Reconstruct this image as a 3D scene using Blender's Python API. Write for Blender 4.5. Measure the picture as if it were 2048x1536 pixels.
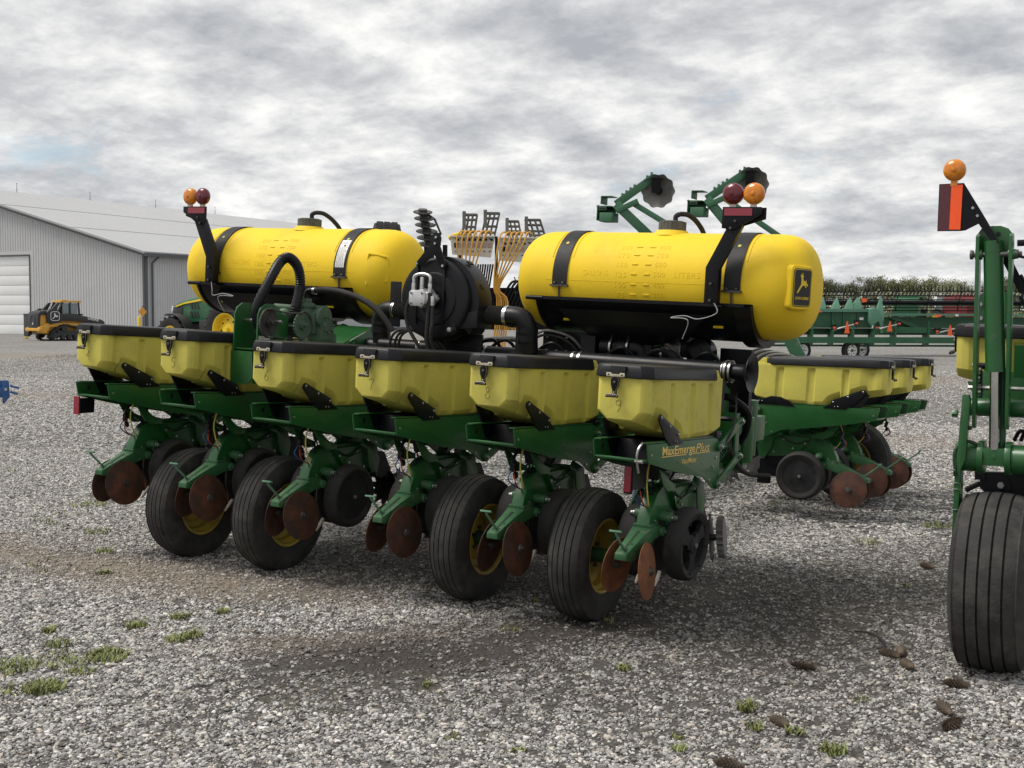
import bpy, bmesh, math, random
from mathutils import Matrix, Vector, Euler, noise
PI = math.pi
random.seed(7)
scene = bpy.context.scene
for o in list(bpy.data.objects):
    bpy.data.objects.remove(o)
COL = scene.collection

# ------------------------------------------------------------------ camera
CAM = Vector((4.5391, -5.4918, 1.6595)); YAW = 0.52645; PITCH = -0.05959; ROLL = 0.00298; FPX = 2450.0
cd = bpy.data.cameras.new('camera'); cam = bpy.data.objects.new('camera', cd); COL.objects.link(cam)
cd.sensor_width = 36.0; cd.lens = FPX/2048*36; cd.clip_start = 0.05; cd.clip_end = 5000
cam.matrix_world = (Matrix.Translation(CAM) @ Matrix.Rotation(YAW, 4, 'Z') @ Matrix.Rotation(PITCH+PI/2, 4, 'X')
                    @ Matrix.Rotation(ROLL, 4, 'Z'))
scene.camera = cam
scene.render.resolution_x = 1024; scene.render.resolution_y = 768

# ------------------------------------------------------------------ sky and light
SUN_EL = math.radians(58); SUN_AZ = math.radians(122)      # azimuth measured left of +Y
sun_dir = Vector((-math.sin(SUN_AZ)*math.cos(SUN_EL), math.cos(SUN_AZ)*math.cos(SUN_EL), math.sin(SUN_EL)))
world = bpy.data.worlds.new('World'); scene.world = world; world.use_nodes = True
nt = world.node_tree; nt.nodes.clear()
def N(t, kind, **kw):
    n = t.nodes.new(kind)
    for k, v in kw.items():
        if k.startswith('i_'):
            n.inputs[k[2:].replace('_', ' ')].default_value = v
        else:
            setattr(n, k, v)
    return n
def lk(t, a, b): t.links.new(a, b)
def math_node(t, op, a, b=None, clamp=False):
    n = t.nodes.new('ShaderNodeMath'); n.operation = op; n.use_clamp = clamp
    for i, x in enumerate((a, b)):
        if x is None: continue
        if isinstance(x, (int, float)): n.inputs[i].default_value = x
        else: t.links.new(x, n.inputs[i])
    return n.outputs[0]
def ramp(t, fac, stops, interp='LINEAR'):
    n = t.nodes.new('ShaderNodeValToRGB'); n.color_ramp.interpolation = interp
    el = n.color_ramp.elements
    while len(el) < len(stops): el.new(0.5)
    for e, (p, c) in zip(el, stops):
        e.position = p; e.color = (c[0], c[1], c[2], 1) if hasattr(c, '__len__') else (c, c, c, 1)
    t.links.new(fac, n.inputs[0]); return n.outputs[0]
def mixc(t, fac, a, b, mode='MIX'):
    n = t.nodes.new('ShaderNodeMix'); n.data_type = 'RGBA'; n.blend_type = mode
    for s, x in ((0, fac), (6, a), (7, b)):
        if isinstance(x, (int, float)): n.inputs[s].default_value = x
        elif isinstance(x, (tuple, list)): n.inputs[s].default_value = (x[0], x[1], x[2], 1)
        else: t.links.new(x, n.inputs[s])
    return n.outputs[2]

tc = N(nt, 'ShaderNodeTexCoord')
sep = N(nt, 'ShaderNodeSeparateXYZ'); lk(nt, tc.outputs['Generated'], sep.inputs[0])
zc = math_node(nt, 'MAXIMUM', sep.outputs[2], 0.0)
den = math_node(nt, 'ADD', zc, 0.26)
px = math_node(nt, 'DIVIDE', sep.outputs[0], den); py = math_node(nt, 'DIVIDE', sep.outputs[1], den)
cmb = N(nt, 'ShaderNodeCombineXYZ'); lk(nt, px, cmb.inputs[0]); lk(nt, py, cmb.inputs[1])
nA = N(nt, 'ShaderNodeTexNoise', i_Scale=4.6, i_Detail=14.0, i_Roughness=0.64, i_Distortion=0.1); lk(nt, cmb.outputs[0], nA.inputs['Vector'])
nB = N(nt, 'ShaderNodeTexNoise', i_Scale=1.9, i_Detail=6.0, i_Roughness=0.55); lk(nt, cmb.outputs[0], nB.inputs['Vector'])
nC = N(nt, 'ShaderNodeTexNoise', i_Scale=1.6, i_Detail=6.0, i_Roughness=0.6)
mpC = N(nt, 'ShaderNodeMapping'); mpC.inputs['Location'].default_value = (13.0, 4.0, 2.0); lk(nt, cmb.outputs[0], mpC.inputs[0]); lk(nt, mpC.outputs[0], nC.inputs['Vector'])
mixv = math_node(nt, 'ADD', math_node(nt, 'MULTIPLY', nA.outputs[0], 0.58), math_node(nt, 'MULTIPLY', nB.outputs[0], 0.42))
cloud = ramp(nt, mixv, [(0.36, (0.84, 0.83, 0.80)), (0.43, (0.70, 0.70, 0.69)), (0.48, (0.585, 0.588, 0.59)), (0.535, (0.465, 0.473, 0.487)), (0.62, (0.335, 0.348, 0.372))], 'LINEAR')
bluem = ramp(nt, nC.outputs[0], [(0.60, 0.0), (0.68, 1.0)])
sky = N(nt, 'ShaderNodeTexSky', sky_type='NISHITA'); sky.sun_disc = False
sky.sun_elevation = SUN_EL; sky.sun_rotation = -SUN_AZ
skyc = mixc(nt, 1.0, sky.outputs[0], (0.10, 0.10, 0.10), 'MULTIPLY')
fin = mixc(nt, math_node(nt, 'MULTIPLY', bluem, 0.6), cloud, skyc)
bg = N(nt, 'ShaderNodeBackground'); bg.inputs[1].default_value = 1.0; lk(nt, fin, bg.inputs[0])
wo = N(nt, 'ShaderNodeOutputWorld'); lk(nt, bg.outputs[0], wo.inputs[0])

sl = bpy.data.lights.new('sun', 'SUN'); sl.energy = 2.5; sl.angle = math.radians(26); sl.color = (1.0, 0.95, 0.88)
so = bpy.data.objects.new('sun', sl); COL.objects.link(so); so.location = (0, 0, 40)
so.rotation_euler = sun_dir.to_track_quat('Z', 'Y').to_euler()
vs = scene.view_settings; vs.view_transform = 'Standard'; vs.look = 'None'; vs.exposure = 0.42; vs.gamma = 1.0

# ------------------------------------------------------------------ helpers
RIGHT = Vector((math.cos(YAW), math.sin(YAW), 0)); FWD = Vector((-math.sin(YAW), math.cos(YAW), 0))
def smooth(a, b, x):
    t = max(0.0, min(1.0, (x-a)/(b-a))); return t*t*(3-2*t)
def gz(x, y):
    r = math.hypot(x, y); w = 1-smooth(8, 30, r)
    return (-0.0135*x-0.018)*w + 0.006*math.sin(x*0.9+1.3)*math.sin(y*0.7)*smooth(2.6, 6, r)
def gp(u, D, dz=0.0):
    """ground point seen at photo column u, D metres in front of the lens"""
    p = CAM+FWD*D+RIGHT*((u-1024)/FPX*D)
    return Vector((p.x, p.y, gz(p.x, p.y)+dz))

class MB:
    def __init__(s): s.v = []; s.f = []; s.m = []
    def add(s, vs_, fs, mat=0, M=None):
        b = len(s.v)
        for p in vs_:
            p = Vector(p)
            if M is not None: p = M @ p
            s.v.append(p[:])
        for f in fs: s.f.append([i+b for i in f]); s.m.append(mat)
        return s
    def box(s, c, d, mat=0, M=None, rot=None, taper=1.0):
        x, y, z = d[0]/2, d[1]/2, d[2]/2; t = taper
        vs_ = [(-x, -y, -z), (x, -y, -z), (x, y, -z), (-x, y, -z), (-x*t, -y*t, z), (x*t, -y*t, z), (x*t, y*t, z), (-x*t, y*t, z)]
        m = Matrix.Translation(Vector(c))
        if rot is not None: m = m @ Euler(rot).to_matrix().to_4x4()
        if M is not None: m = M @ m
        return s.add(vs_, [(3, 2, 1, 0), (4, 5, 6, 7), (0, 1, 5, 4), (1, 2, 6, 5), (2, 3, 7, 6), (3, 0, 4, 7)], mat, m)
    def prism(s, poly, ax, a0, a1, mat=0, M=None):
        ar = sum(poly[i][0]*poly[(i+1) % len(poly)][1]-poly[(i+1) % len(poly)][0]*poly[i][1] for i in range(len(poly)))
        if (ar < 0): poly = list(reversed(poly))
        n = len(poly)
        if ax == 'x': q = lambda p, a: (a, p[0], p[1])
        elif ax == 'y': q = lambda p, a: (p[0], a, p[1])
        else: q = lambda p, a: (p[0], p[1], a)
        lo, hi = min(a0, a1), max(a0, a1)
        vs_ = [q(p, lo) for p in poly]+[q(p, hi) for p in poly]
        fl = (ax == 'y')
        fs = [list(range(n-1, -1, -1)), list(range(n, 2*n))]+[(i, (i+1) % n, (i+1) % n+n, i+n) for i in range(n)]
        if fl: fs = [list(reversed(f)) for f in fs]
        return s.add(vs_, fs, mat, M)
    def cyl(s, p0, p1, r0, r1=None, n=14, mat=0, M=None, caps=True):
        p0, p1 = Vector(p0), Vector(p1); r1 = r0 if r1 is None else r1
        q = (p1-p0).to_track_quat('Z', 'Y').to_matrix()
        vs_ = []
        for p, r in ((p0, r0), (p1, r1)):
            for i in range(n):
                a = 2*PI*i/n; vs_.append(p+q @ Vector((r*math.cos(a), r*math.sin(a), 0)))
        fs = [(i, (i+1) % n, (i+1) % n+n, i+n) for i in range(n)]
        if caps: fs += [list(range(n-1, -1, -1)), list(range(n, 2*n))]
        return s.add(vs_, fs, mat, M)
    def tube(s, pts, r, n=8, mat=0, M=None, res=0, rib=0.0):
        P = [Vector(p) for p in pts]
        if res:   # Catmull-Rom smoothing
            Q = []
            for i in range(len(P)-1):
                a = P[max(i-1, 0)]; b = P[i]; c = P[i+1]; d = P[min(i+2, len(P)-1)]
                for k in range(res):
                    t = k/res
                    Q.append(0.5*((2*b)+(c-a)*t+(2*a-5*b+4*c-d)*t*t+(3*b-a-3*c+d)*t**3))
            P = Q+[P[-1]]
        up = Vector((0, 0, 1)); vs_ = []; m = len(P)
        tprev = None; nv = None
        for i, p in enumerate(P):
            t = (P[min(i+1, m-1)]-P[max(i-1, 0)]).normalized()
            if nv is None:
                nv = t.orthogonal().normalized()
            else:
                nv = (nv-t*nv.dot(t))
                nv = nv.normalized() if nv.length > 1e-6 else t.orthogonal().normalized()
            bv = t.cross(nv)
            rr = r[min(i//(res or 1), len(r)-1)] if hasattr(r, '__len__') else r
            if rib and i % 2: rr *= (1-rib)
            for k in range(n):
                a = 2*PI*k/n; vs_.append(p+nv*(rr*math.cos(a))+bv*(rr*math.sin(a)))
        fs = []
        for i in range(m-1):
            for k in range(n):
                fs.append((i*n+k, i*n+(k+1) % n, (i+1)*n+(k+1) % n, (i+1)*n+k))
        fs += [list(range(n-1, -1, -1)), list(range((m-1)*n, m*n))]
        return s.add(vs_, fs, mat, M)
    def lathe(s, prof, origin=(0, 0, 0), axis=(0, 0, 1), n=32, mat=0, M=None, closed=False, mats=None):
        """prof: (a along axis, r)"""
        q = Vector(axis).normalized().to_track_quat('Z', 'Y').to_matrix(); o = Vector(origin); m = len(prof)
        vs_ = []
        for a, r in prof:
            for i in range(n):
                t = 2*PI*i/n; vs_.append(o+q @ Vector((r*math.cos(t), r*math.sin(t), a)))
        b = len(s.v)
        s.add(vs_, [], mat, M)
        rng = m if closed else m-1
        for j in range(rng):
            j2 = (j+1) % m
            for i in range(n):
                s.f.append([b+j*n+i, b+j*n+(i+1) % n, b+j2*n+(i+1) % n, b+j2*n+i]); s.m.append(mats[j] if mats else mat)
        return s
    def loft(s, rings, mat=0, caps=(True, True), M=None, closed=True):
        n = len(rings[0]); vs_ = [p for r in rings for p in r]
        fs = []
        for j in range(len(rings)-1):
            for i in range(n if closed else n-1):
                fs.append((j*n+i, j*n+(i+1) % n, (j+1)*n+(i+1) % n, (j+1)*n+i))
        if caps[0]: fs.append(list(range(n-1, -1, -1)))
        if caps[1]: fs.append(list(range((len(rings)-1)*n, len(rings)*n)))
        return s.add(vs_, fs, mat, M)
    def ball(s, c, r, seg=12, ring=8, mat=0, M=None, sc=(1, 1, 1)):
        vs_ = [(0, 0, -1)]
        for j in range(1, ring):
            t = -PI/2+PI*j/ring
            for i in range(seg):
                a = 2*PI*i/seg; vs_.append((math.cos(t)*math.cos(a), math.cos(t)*math.sin(a), math.sin(t)))
        vs_.append((0, 0, 1))
        fs = [(0, 1+(i+1) % seg, 1+i) for i in range(seg)]
        for j in range(ring-2):
            for i in range(seg):
                a = 1+j*seg
                fs.append((a+i, a+(i+1) % seg, a+seg+(i+1) % seg, a+seg+i))
        l = len(vs_)-1; a = 1+(ring-2)*seg
        fs += [(a+i, a+(i+1) % seg, l) for i in range(seg)]
        vs_ = [(c[0]+x*r*sc[0], c[1]+y*r*sc[1], c[2]+z*r*sc[2]) for x, y, z in vs_]
        return s.add(vs_, fs, mat, M)
    def bolt(s, c, axis, r=0.012, h=0.012, mat=0, M=None):
        c = Vector(c); a = Vector(axis).normalized()
        return s.cyl(c, c+a*h, r, r*0.92, n=6, mat=mat, M=M)
    def mesh(s, name, mats, bevel=0.0, sharp=35, fixn=True, bang=35):
        me = bpy.data.meshes.new(name)
        me.from_pydata([tuple(p) for p in s.v], [], s.f)
        if not isinstance(mats, (list, tuple)): mats = [mats]
        for m in mats: me.materials.append(m)
        me.polygons.foreach_set('material_index', s.m)
        if fixn or bevel:
            bm = bmesh.new(); bm.from_mesh(me)
            if fixn: bmesh.ops.recalc_face_normals(bm, faces=bm.faces)
            if bevel:
                ed = [e for e in bm.edges if len(e.link_faces) == 2 and e.calc_face_angle(0) > math.radians(bang)]
                bmesh.ops.bevel(bm, geom=ed, offset=bevel, segments=2, profile=0.6, affect='EDGES', clamp_overlap=True)
            bm.to_mesh(me); bm.free()
        me.polygons.foreach_set('use_smooth', [True]*len(me.polygons))
        me.set_sharp_from_angle(angle=math.radians(sharp))
        me.update()
        return me
    def build(s, name, mats, parent=None, loc=None, rot=None, **kw):
        return put(name, s.mesh(name, mats, **kw), parent, loc, rot)

def put(name, me, parent=None, loc=None, rot=None, M=None, scale=None):
    o = bpy.data.objects.new(name, me); COL.objects.link(o)
    if parent is not None: o.parent = parent
    if loc is not None: o.location = loc
    if rot is not None: o.rotation_euler = rot
    if scale is not None: o.scale = scale
    if M is not None: o.matrix_local = M
    return o
def tag(o, label=None, cat=None, group=None, kind=None):
    if label: o['label'] = label
    if cat: o['category'] = cat
    if group: o['group'] = group
    if kind: o['kind'] = kind
    return o
def empty(name, loc=(0, 0, 0), rot=(0, 0, 0)):
    o = bpy.data.objects.new(name, None); COL.objects.link(o); o.location = loc; o.rotation_euler = rot
    o.empty_display_size = 0.2
    return o
def text_geo(body, size=1.0, shear=0.0, extrude=0.0, align='CENTER', bold=0.0, space=1.0):
    cu = bpy.data.curves.new('lettering', 'FONT'); cu.body = body; cu.size = size; cu.shear = shear
    cu.extrude = extrude; cu.align_x = align; cu.align_y = 'CENTER'; cu.offset = bold; cu.resolution_u = 3; cu.space_character = space
    ob = bpy.data.objects.new('lettering', cu); COL.objects.link(ob)
    dg = bpy.context.evaluated_depsgraph_get(); ev = ob.evaluated_get(dg); me = bpy.data.meshes.new_from_object(ev)
    vs_ = [v.co.copy() for v in me.vertices]; fs = [list(p.vertices) for p in me.polygons]
    bpy.data.objects.remove(ob); bpy.data.curves.remove(cu); bpy.data.meshes.remove(me)
    return vs_, fs

# ------------------------------------------------------------------ materials
def mat(name, col, rough=0.5, metal=0.0, var=0.12, scale=6.0, dirt=None, dirt_amt=0.0, dirt_scale=5.0, bump=0.0, bscale=60.0, spec=0.5, coat=0.0, alpha=None, emis=None, trans=0.0, vstretch=None, fade=0.0):
    m = bpy.data.materials.new(name); m.use_nodes = True; t = m.node_tree; b = t.nodes['Principled BSDF']
    tcn = N(t, 'ShaderNodeTexCoord'); oi = N(t, 'ShaderNodeObjectInfo')
    off = N(t, 'ShaderNodeVectorMath', operation='MULTIPLY_ADD')
    cx = N(t, 'ShaderNodeCombineXYZ')
    for i in range(3): lk(t, oi.outputs['Random'], cx.inputs[i])
    off.inputs[1].default_value = (17.0, 31.0, 23.0); lk(t, cx.outputs[0], off.inputs[0]); lk(t, tcn.outputs['Object'], off.inputs[2])
    vec = off.outputs[0]
    if vstretch:
        mp = N(t, 'ShaderNodeMapping'); mp.inputs['Scale'].default_value = vstretch; lk(t, vec, mp.inputs[0]); vec = mp.outputs[0]
    n1 = N(t, 'ShaderNodeTexNoise', i_Scale=scale, i_Detail=6.0, i_Roughness=0.6); lk(t, vec, n1.inputs['Vector'])
    k0 = tuple(c*(1-var) for c in col); k1 = tuple(min(1, c*(1+var)) for c in col)
    base = ramp(t, n1.outputs[0], [(0.3, k0), (0.7, k1)])
    if fade: base = mixc(t, 1.0, base, ramp(t, math_node(t, 'FRACT', math_node(t, 'MULTIPLY', oi.outputs['Random'], 7.3)), [(0.0, (1-fade, 1-fade, 1-fade*0.6)), (1.0, (1+fade, 1+fade*0.95, 1+fade*1.6))]), 'MULTIPLY')
    rg = math_node(t, 'ADD', math_node(t, 'MULTIPLY', math_node(t, 'SUBTRACT', n1.outputs[0], 0.5), 0.3), rough, clamp=True)
    if dirt is not None:
        n2 = N(t, 'ShaderNodeTexNoise', i_Scale=dirt_scale, i_Detail=8.0, i_Roughness=0.68); lk(t, vec, n2.inputs['Vector'])
        fac = ramp(t, n2.outputs[0], [(0.62-0.3*dirt_amt, 0.0), (0.9-0.35*dirt_amt, 1.0)])
        fac = math_node(t, 'MULTIPLY', fac, min(1.0, 0.35+dirt_amt))
        base = mixc(t, fac, base, dirt)
        rg = math_node(t, 'ADD', rg, math_node(t, 'MULTIPLY', fac, 0.25), clamp=True)
    lk(t, base, b.inputs['Base Color']); lk(t, rg, b.inputs['Roughness'])
    b.inputs['Metallic'].default_value = metal; b.inputs['Specular IOR Level'].default_value = spec
    b.inputs['Coat Weight'].default_value = coat; b.inputs['Coat Roughness'].default_value = 0.15
    b.inputs['Transmission Weight'].default_value = trans
    if emis: b.inputs['Emission Color'].default_value = (*emis[0], 1); b.inputs['Emission Strength'].default_value = emis[1]
    if bump:
        n3 = N(t, 'ShaderNodeTexNoise', i_Scale=bscale, i_Detail=5.0); lk(t, vec, n3.inputs['Vector'])
        bp = N(t, 'ShaderNodeBump'); bp.inputs['Strength'].default_value = bump; bp.inputs['Distance'].default_value = 0.01
        lk(t, n3.outputs[0], bp.inputs['Height']); lk(t, bp.outputs[0], b.inputs['Normal'])
    return m
DUST = (0.20, 0.175, 0.145)
M = {}
M['green'] = mat('green_paint', (0.012, 0.086, 0.019), 0.38, var=0.12, scale=4, dirt=DUST, dirt_amt=0.10, dirt_scale=9, coat=0.15, bump=0.04, bscale=25)
M['green_worn'] = mat('green_paint_dusty', (0.025, 0.095, 0.034), 0.5, var=0.2, scale=9, dirt=DUST, dirt_amt=0.28, dirt_scale=14, bump=0.06, bscale=40)
M['dark_green'] = mat('dark_green_paint', (0.012, 0.06, 0.025), 0.5, var=0.25, scale=7, dirt=(0.03, 0.028, 0.024), dirt_amt=0.4, dirt_scale=9)
M['pump_green'] = mat('dusty_pump_green', (0.065, 0.125, 0.072), 0.6, var=0.25, scale=14, dirt=(0.16, 0.15, 0.12), dirt_amt=0.4, dirt_scale=20, bump=0.1, bscale=50)
M['light_green'] = mat('handle_green', (0.09, 0.22, 0.13), 0.5, var=0.2, scale=20, dirt=(0.02, 0.05, 0.03), dirt_amt=0.3, dirt_scale=30)
M['far_green'] = mat('far_green_paint', (0.018, 0.098, 0.042), 0.5, var=0.2, scale=1.5, dirt=DUST, dirt_amt=0.2, dirt_scale=3)
M['mint'] = mat('pale_green_poly', (0.085, 0.21, 0.145), 0.55, var=0.12, scale=3)
M['hopper'] = mat('hopper_plastic', (0.545, 0.49, 0.095), 0.58, var=0.10, scale=3.5, dirt=(0.30, 0.265, 0.11), dirt_amt=0.30, dirt_scale=6, bump=0.05, bscale=90, spec=0.28, fade=0.07)
M['tank'] = mat('tank_plastic', (0.80, 0.555, 0.024), 0.62, var=0.07, scale=2.5, dirt=(0.50, 0.37, 0.07), dirt_amt=0.22, dirt_scale=4, bump=0.10, bscale=45, spec=0.25, vstretch=(1.0, 1.0, 0.55))
M['lid'] = mat('black_lid_plastic', (0.012, 0.0125, 0.015), 0.42, var=0.25, scale=6, dirt=(0.07, 0.067, 0.064), dirt_amt=0.10, dirt_scale=18, bump=0.08, bscale=120, spec=0.22)
M['black'] = mat('black_paint', (0.006, 0.0065, 0.0085), 0.38, var=0.25, scale=5, dirt=(0.03, 0.028, 0.026), dirt_amt=0.08, dirt_scale=10, spec=0.2)
M['blackp'] = mat('black_plastic', (0.009, 0.0095, 0.0115), 0.38, var=0.2, scale=7, dirt=(0.04, 0.037, 0.034), dirt_amt=0.12, dirt_scale=10, bump=0.05, bscale=50, spec=0.25)
M['rubber'] = mat('rubber', (0.022, 0.0215, 0.021), 0.72, var=0.25, scale=10, dirt=(0.10, 0.09, 0.075), dirt_amt=0.25, dirt_scale=6, bump=0.15, bscale=90, spec=0.3)
M['tyre'] = mat('tyre_rubber', (0.031, 0.0305, 0.030), 0.78, var=0.3, scale=14, dirt=(0.085, 0.079, 0.07), dirt_amt=0.5, dirt_scale=6.5, bump=0.3, bscale=60, spec=0.3)
M['wheelface'] = mat('gauge_wheel_plastic', (0.018, 0.0185, 0.02), 0.55, var=0.3, scale=10, dirt=(0.06, 0.055, 0.05), dirt_amt=0.22, dirt_scale=14, spec=0.25)
M['rust'] = mat('rusty_steel', (0.085, 0.030, 0.016), 0.62, metal=0.25, var=0.5, scale=11, dirt=(0.032, 0.024, 0.021), dirt_amt=0.62, dirt_scale=9, bump=0.12, bscale=80)
M['rust2'] = mat('bright_rust', (0.19, 0.066, 0.025), 0.7, metal=0.1, var=0.4, scale=14, dirt=(0.10, 0.035, 0.018), dirt_amt=0.4, dirt_scale=9, bump=0.15, bscale=80)
M['steel'] = mat('bare_steel', (0.42, 0.42, 0.41), 0.34, metal=0.9, var=0.2, scale=20, dirt=(0.15, 0.11, 0.08), dirt_amt=0.15, dirt_scale=25)
M['darksteel'] = mat('dark_steel', (0.09, 0.088, 0.085), 0.45, metal=0.7, var=0.35, scale=16, dirt=(0.09, 0.06, 0.04), dirt_amt=0.3, dirt_scale=18)
M['chrome'] = mat('chrome_rod', (0.62, 0.62, 0.61), 0.16, metal=1.0, var=0.08, scale=8)
M['zinc'] = mat('zinc_plate', (0.62, 0.56, 0.43), 0.4, metal=0.55, var=0.15, scale=25)
M['alu'] = mat('cast_aluminium', (0.6, 0.6, 0.6), 0.38, metal=0.75, var=0.15, scale=18)
M['rim'] = mat('yellow_rim', (0.38, 0.27, 0.03), 0.5, var=0.15, scale=6, dirt=(0.10, 0.075, 0.04), dirt_amt=0.45, dirt_scale=7)
M['rim_clean'] = mat('clean_yellow_rim', (0.78, 0.56, 0.03), 0.45, var=0.06, scale=4)
M['white'] = mat('white_paint', (0.75, 0.75, 0.74), 0.5, var=0.05, scale=5)
M['red_refl'] = mat('red_reflector', (0.24, 0.008, 0.022), 0.25, var=0.15, scale=200, coat=0.6)
M['maroon'] = mat('maroon_reflector', (0.075, 0.007, 0.014), 0.3, var=0.15, scale=100, coat=0.4)
M['orange_refl'] = mat('orange_reflector', (0.95, 0.10, 0.015), 0.45, var=0.05, scale=40, emis=None)
M['amber'] = mat('amber_lens', (0.62, 0.20, 0.012), 0.18, var=0.25, scale=60, coat=0.3, bump=0.12, bscale=160)
M['red_lens'] = mat('red_lens', (0.11, 0.005, 0.012), 0.16, var=0.25, scale=60, coat=0.3, bump=0.12, bscale=160)
M['clear'] = mat('clear_base', (0.45, 0.40, 0.34), 0.25, var=0.1, scale=30)
M['badge_y'] = mat('badge_yellow', (0.78, 0.56, 0.03), 0.45, var=0.04)
M['badge_k'] = mat('badge_black', (0.012, 0.012, 0.012), 0.4, var=0.1)
M['gold'] = mat('gold_lettering', (0.85, 0.58, 0.14), 0.45, var=0.04)
M['ink'] = mat('marker_ink', (0.10, 0.085, 0.03), 0.7, var=0.25, scale=50)
M['label'] = mat('paper_label', (0.66, 0.65, 0.62), 0.6, var=0.1, scale=80, dirt=(0.2, 0.2, 0.2), dirt_amt=0.3, dirt_scale=90)
M['hose_y'] = mat('orange_hose', (0.72, 0.38, 0.06), 0.5, var=0.15, scale=8)
M['wire_y'] = mat('yellow_wire', (0.62, 0.50, 0.10), 0.5, var=0.1)
M['wire_r'] = mat('red_wire', (0.35, 0.03, 0.02), 0.5, var=0.1)
M['wire_b'] = mat('blue_wire', (0.02, 0.07, 0.25), 0.5, var=0.1)
M['wire_w'] = mat('white_wire', (0.30, 0.30, 0.31), 0.5, var=0.1)
M['rubber_black'] = mat('matt_black_rubber', (0.008, 0.008, 0.009), 0.85, var=0.2, scale=20, spec=0.15)
M['marker_green'] = mat('weathered_green', (0.042, 0.135, 0.070), 0.5, var=0.15, scale=5, dirt=DUST, dirt_amt=0.15, dirt_scale=9)
M['cap_grey'] = mat('weathered_cap', (0.10, 0.098, 0.092), 0.75, var=0.35, scale=20, spec=0.25)
M['pale_steel'] = mat('pale_galvanised_steel', (0.36, 0.355, 0.34), 0.5, metal=0.4, var=0.3, scale=10)
M['grey_steel'] = mat('weathered_grey_steel', (0.17, 0.165, 0.155), 0.6, metal=0.3, var=0.3, scale=8)
M['greyboard'] = mat('grey_painted_board', (0.74, 0.72, 0.67), 0.55, var=0.1, scale=6, dirt=(0.2, 0.18, 0.15), dirt_amt=0.2, dirt_scale=12)
M['dark'] = mat('dark_recess', (0.008, 0.008, 0.008), 0.8, var=0.1)
M['scraper'] = mat('pale_plastic', (0.42, 0.39, 0.33), 0.6, var=0.15, scale=20)

# ------------------------------------------------------------------ ground
def ground_masks(t, pos):
    """ground colour masks: (tan track, dark soil stain plus painted shade around the planter)"""
    nz = N(t, 'ShaderNodeTexNoise', i_Scale=1.1, i_Detail=5.0, i_Roughness=0.65); lk(t, pos, nz.inputs['Vector'])
    wob = math_node(t, 'MULTIPLY', math_node(t, 'SUBTRACT', nz.outputs[0], 0.5), 1.3)
    def band(a, b, hw, soft, endsoft=0.6):
        a = Vector((a[0], a[1], 0)); b = Vector((b[0], b[1], 0)); d = (b-a); L = d.length; d.normalize(); nrm = Vector((-d.y, d.x, 0))
        sub = N(t, 'ShaderNodeVectorMath', operation='SUBTRACT'); lk(t, pos, sub.inputs[0]); sub.inputs[1].default_value = a
        def dot(v):
            n = N(t, 'ShaderNodeVectorMath', operation='DOT_PRODUCT'); lk(t, sub.outputs[0], n.inputs[0]); n.inputs[1].default_value = v
            return n.outputs['Value']
        ac = math_node(t, 'ADD', math_node(t, 'ABSOLUTE', dot(nrm)), wob)
        al = math_node(t, 'ADD', math_node(t, 'ABSOLUTE', math_node(t, 'SUBTRACT', dot(d), L/2)), wob)
        def fall(x, e, s):
            n = N(t, 'ShaderNodeMapRange', interpolation_type='SMOOTHSTEP'); lk(t, x, n.inputs[0])
            n.inputs[1].default_value = e-s; n.inputs[2].default_value = e+s; n.inputs[3].default_value = 1; n.inputs[4].default_value = 0
            return n.outputs[0]
        return math_node(t, 'MULTIPLY', fall(ac, hw, soft), fall(al, L/2, endsoft))
    tan = band((-7.0, -0.6), (0.1, 0.15), 0.32, 0.42, 1.0)
    tan = math_node(t, 'MAXIMUM', tan, math_node(t, 'MULTIPLY', band((1.4, 0.1), (0.25, -1.0), 0.10, 0.25, 0.5), 0.9))
    tan = math_node(t, 'MAXIMUM', tan, math_node(t, 'MULTIPLY', band((-60, 22), (20, 27), 2.0, 2.0, 8), 0.55))
    tan = math_node(t, 'MAXIMUM', tan, math_node(t, 'MULTIPLY', band((-40, 7), (20, 12.5), 0.7, 0.9, 8), 0.55))
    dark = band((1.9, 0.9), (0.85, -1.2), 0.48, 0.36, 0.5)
    dark = math_node(t, 'MAXIMUM', dark, math_node(t, 'MULTIPLY', band((-0.6, 1.2), (2.8, 1.5), 0.80, 0.7, 0.6), 0.9))  # dark soil, with shade under the planter painted in
    dark = math_node(t, 'MAXIMUM', dark, math_node(t, 'MULTIPLY', band((2.4, -0.4), (3.2, 3.4), 0.65, 0.8, 0.8), 0.85))  # dark soil and painted shade right of the planter
    dark = math_node(t, 'MAXIMUM', dark, math_node(t, 'MULTIPLY', band((0.6, -0.9), (3.6, -0.2), 0.35, 0.8, 0.8), 0.6))  # shade of the right foreground put into the ground colour
    dark = math_node(t, 'MAXIMUM', dark, math_node(t, 'MULTIPLY', band((2.0, 0.6), (3.2, 5.0), 0.30, 0.45, 0.7), 0.7))  # painted shade and dark soil between the two planters
    return tan, dark

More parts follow.
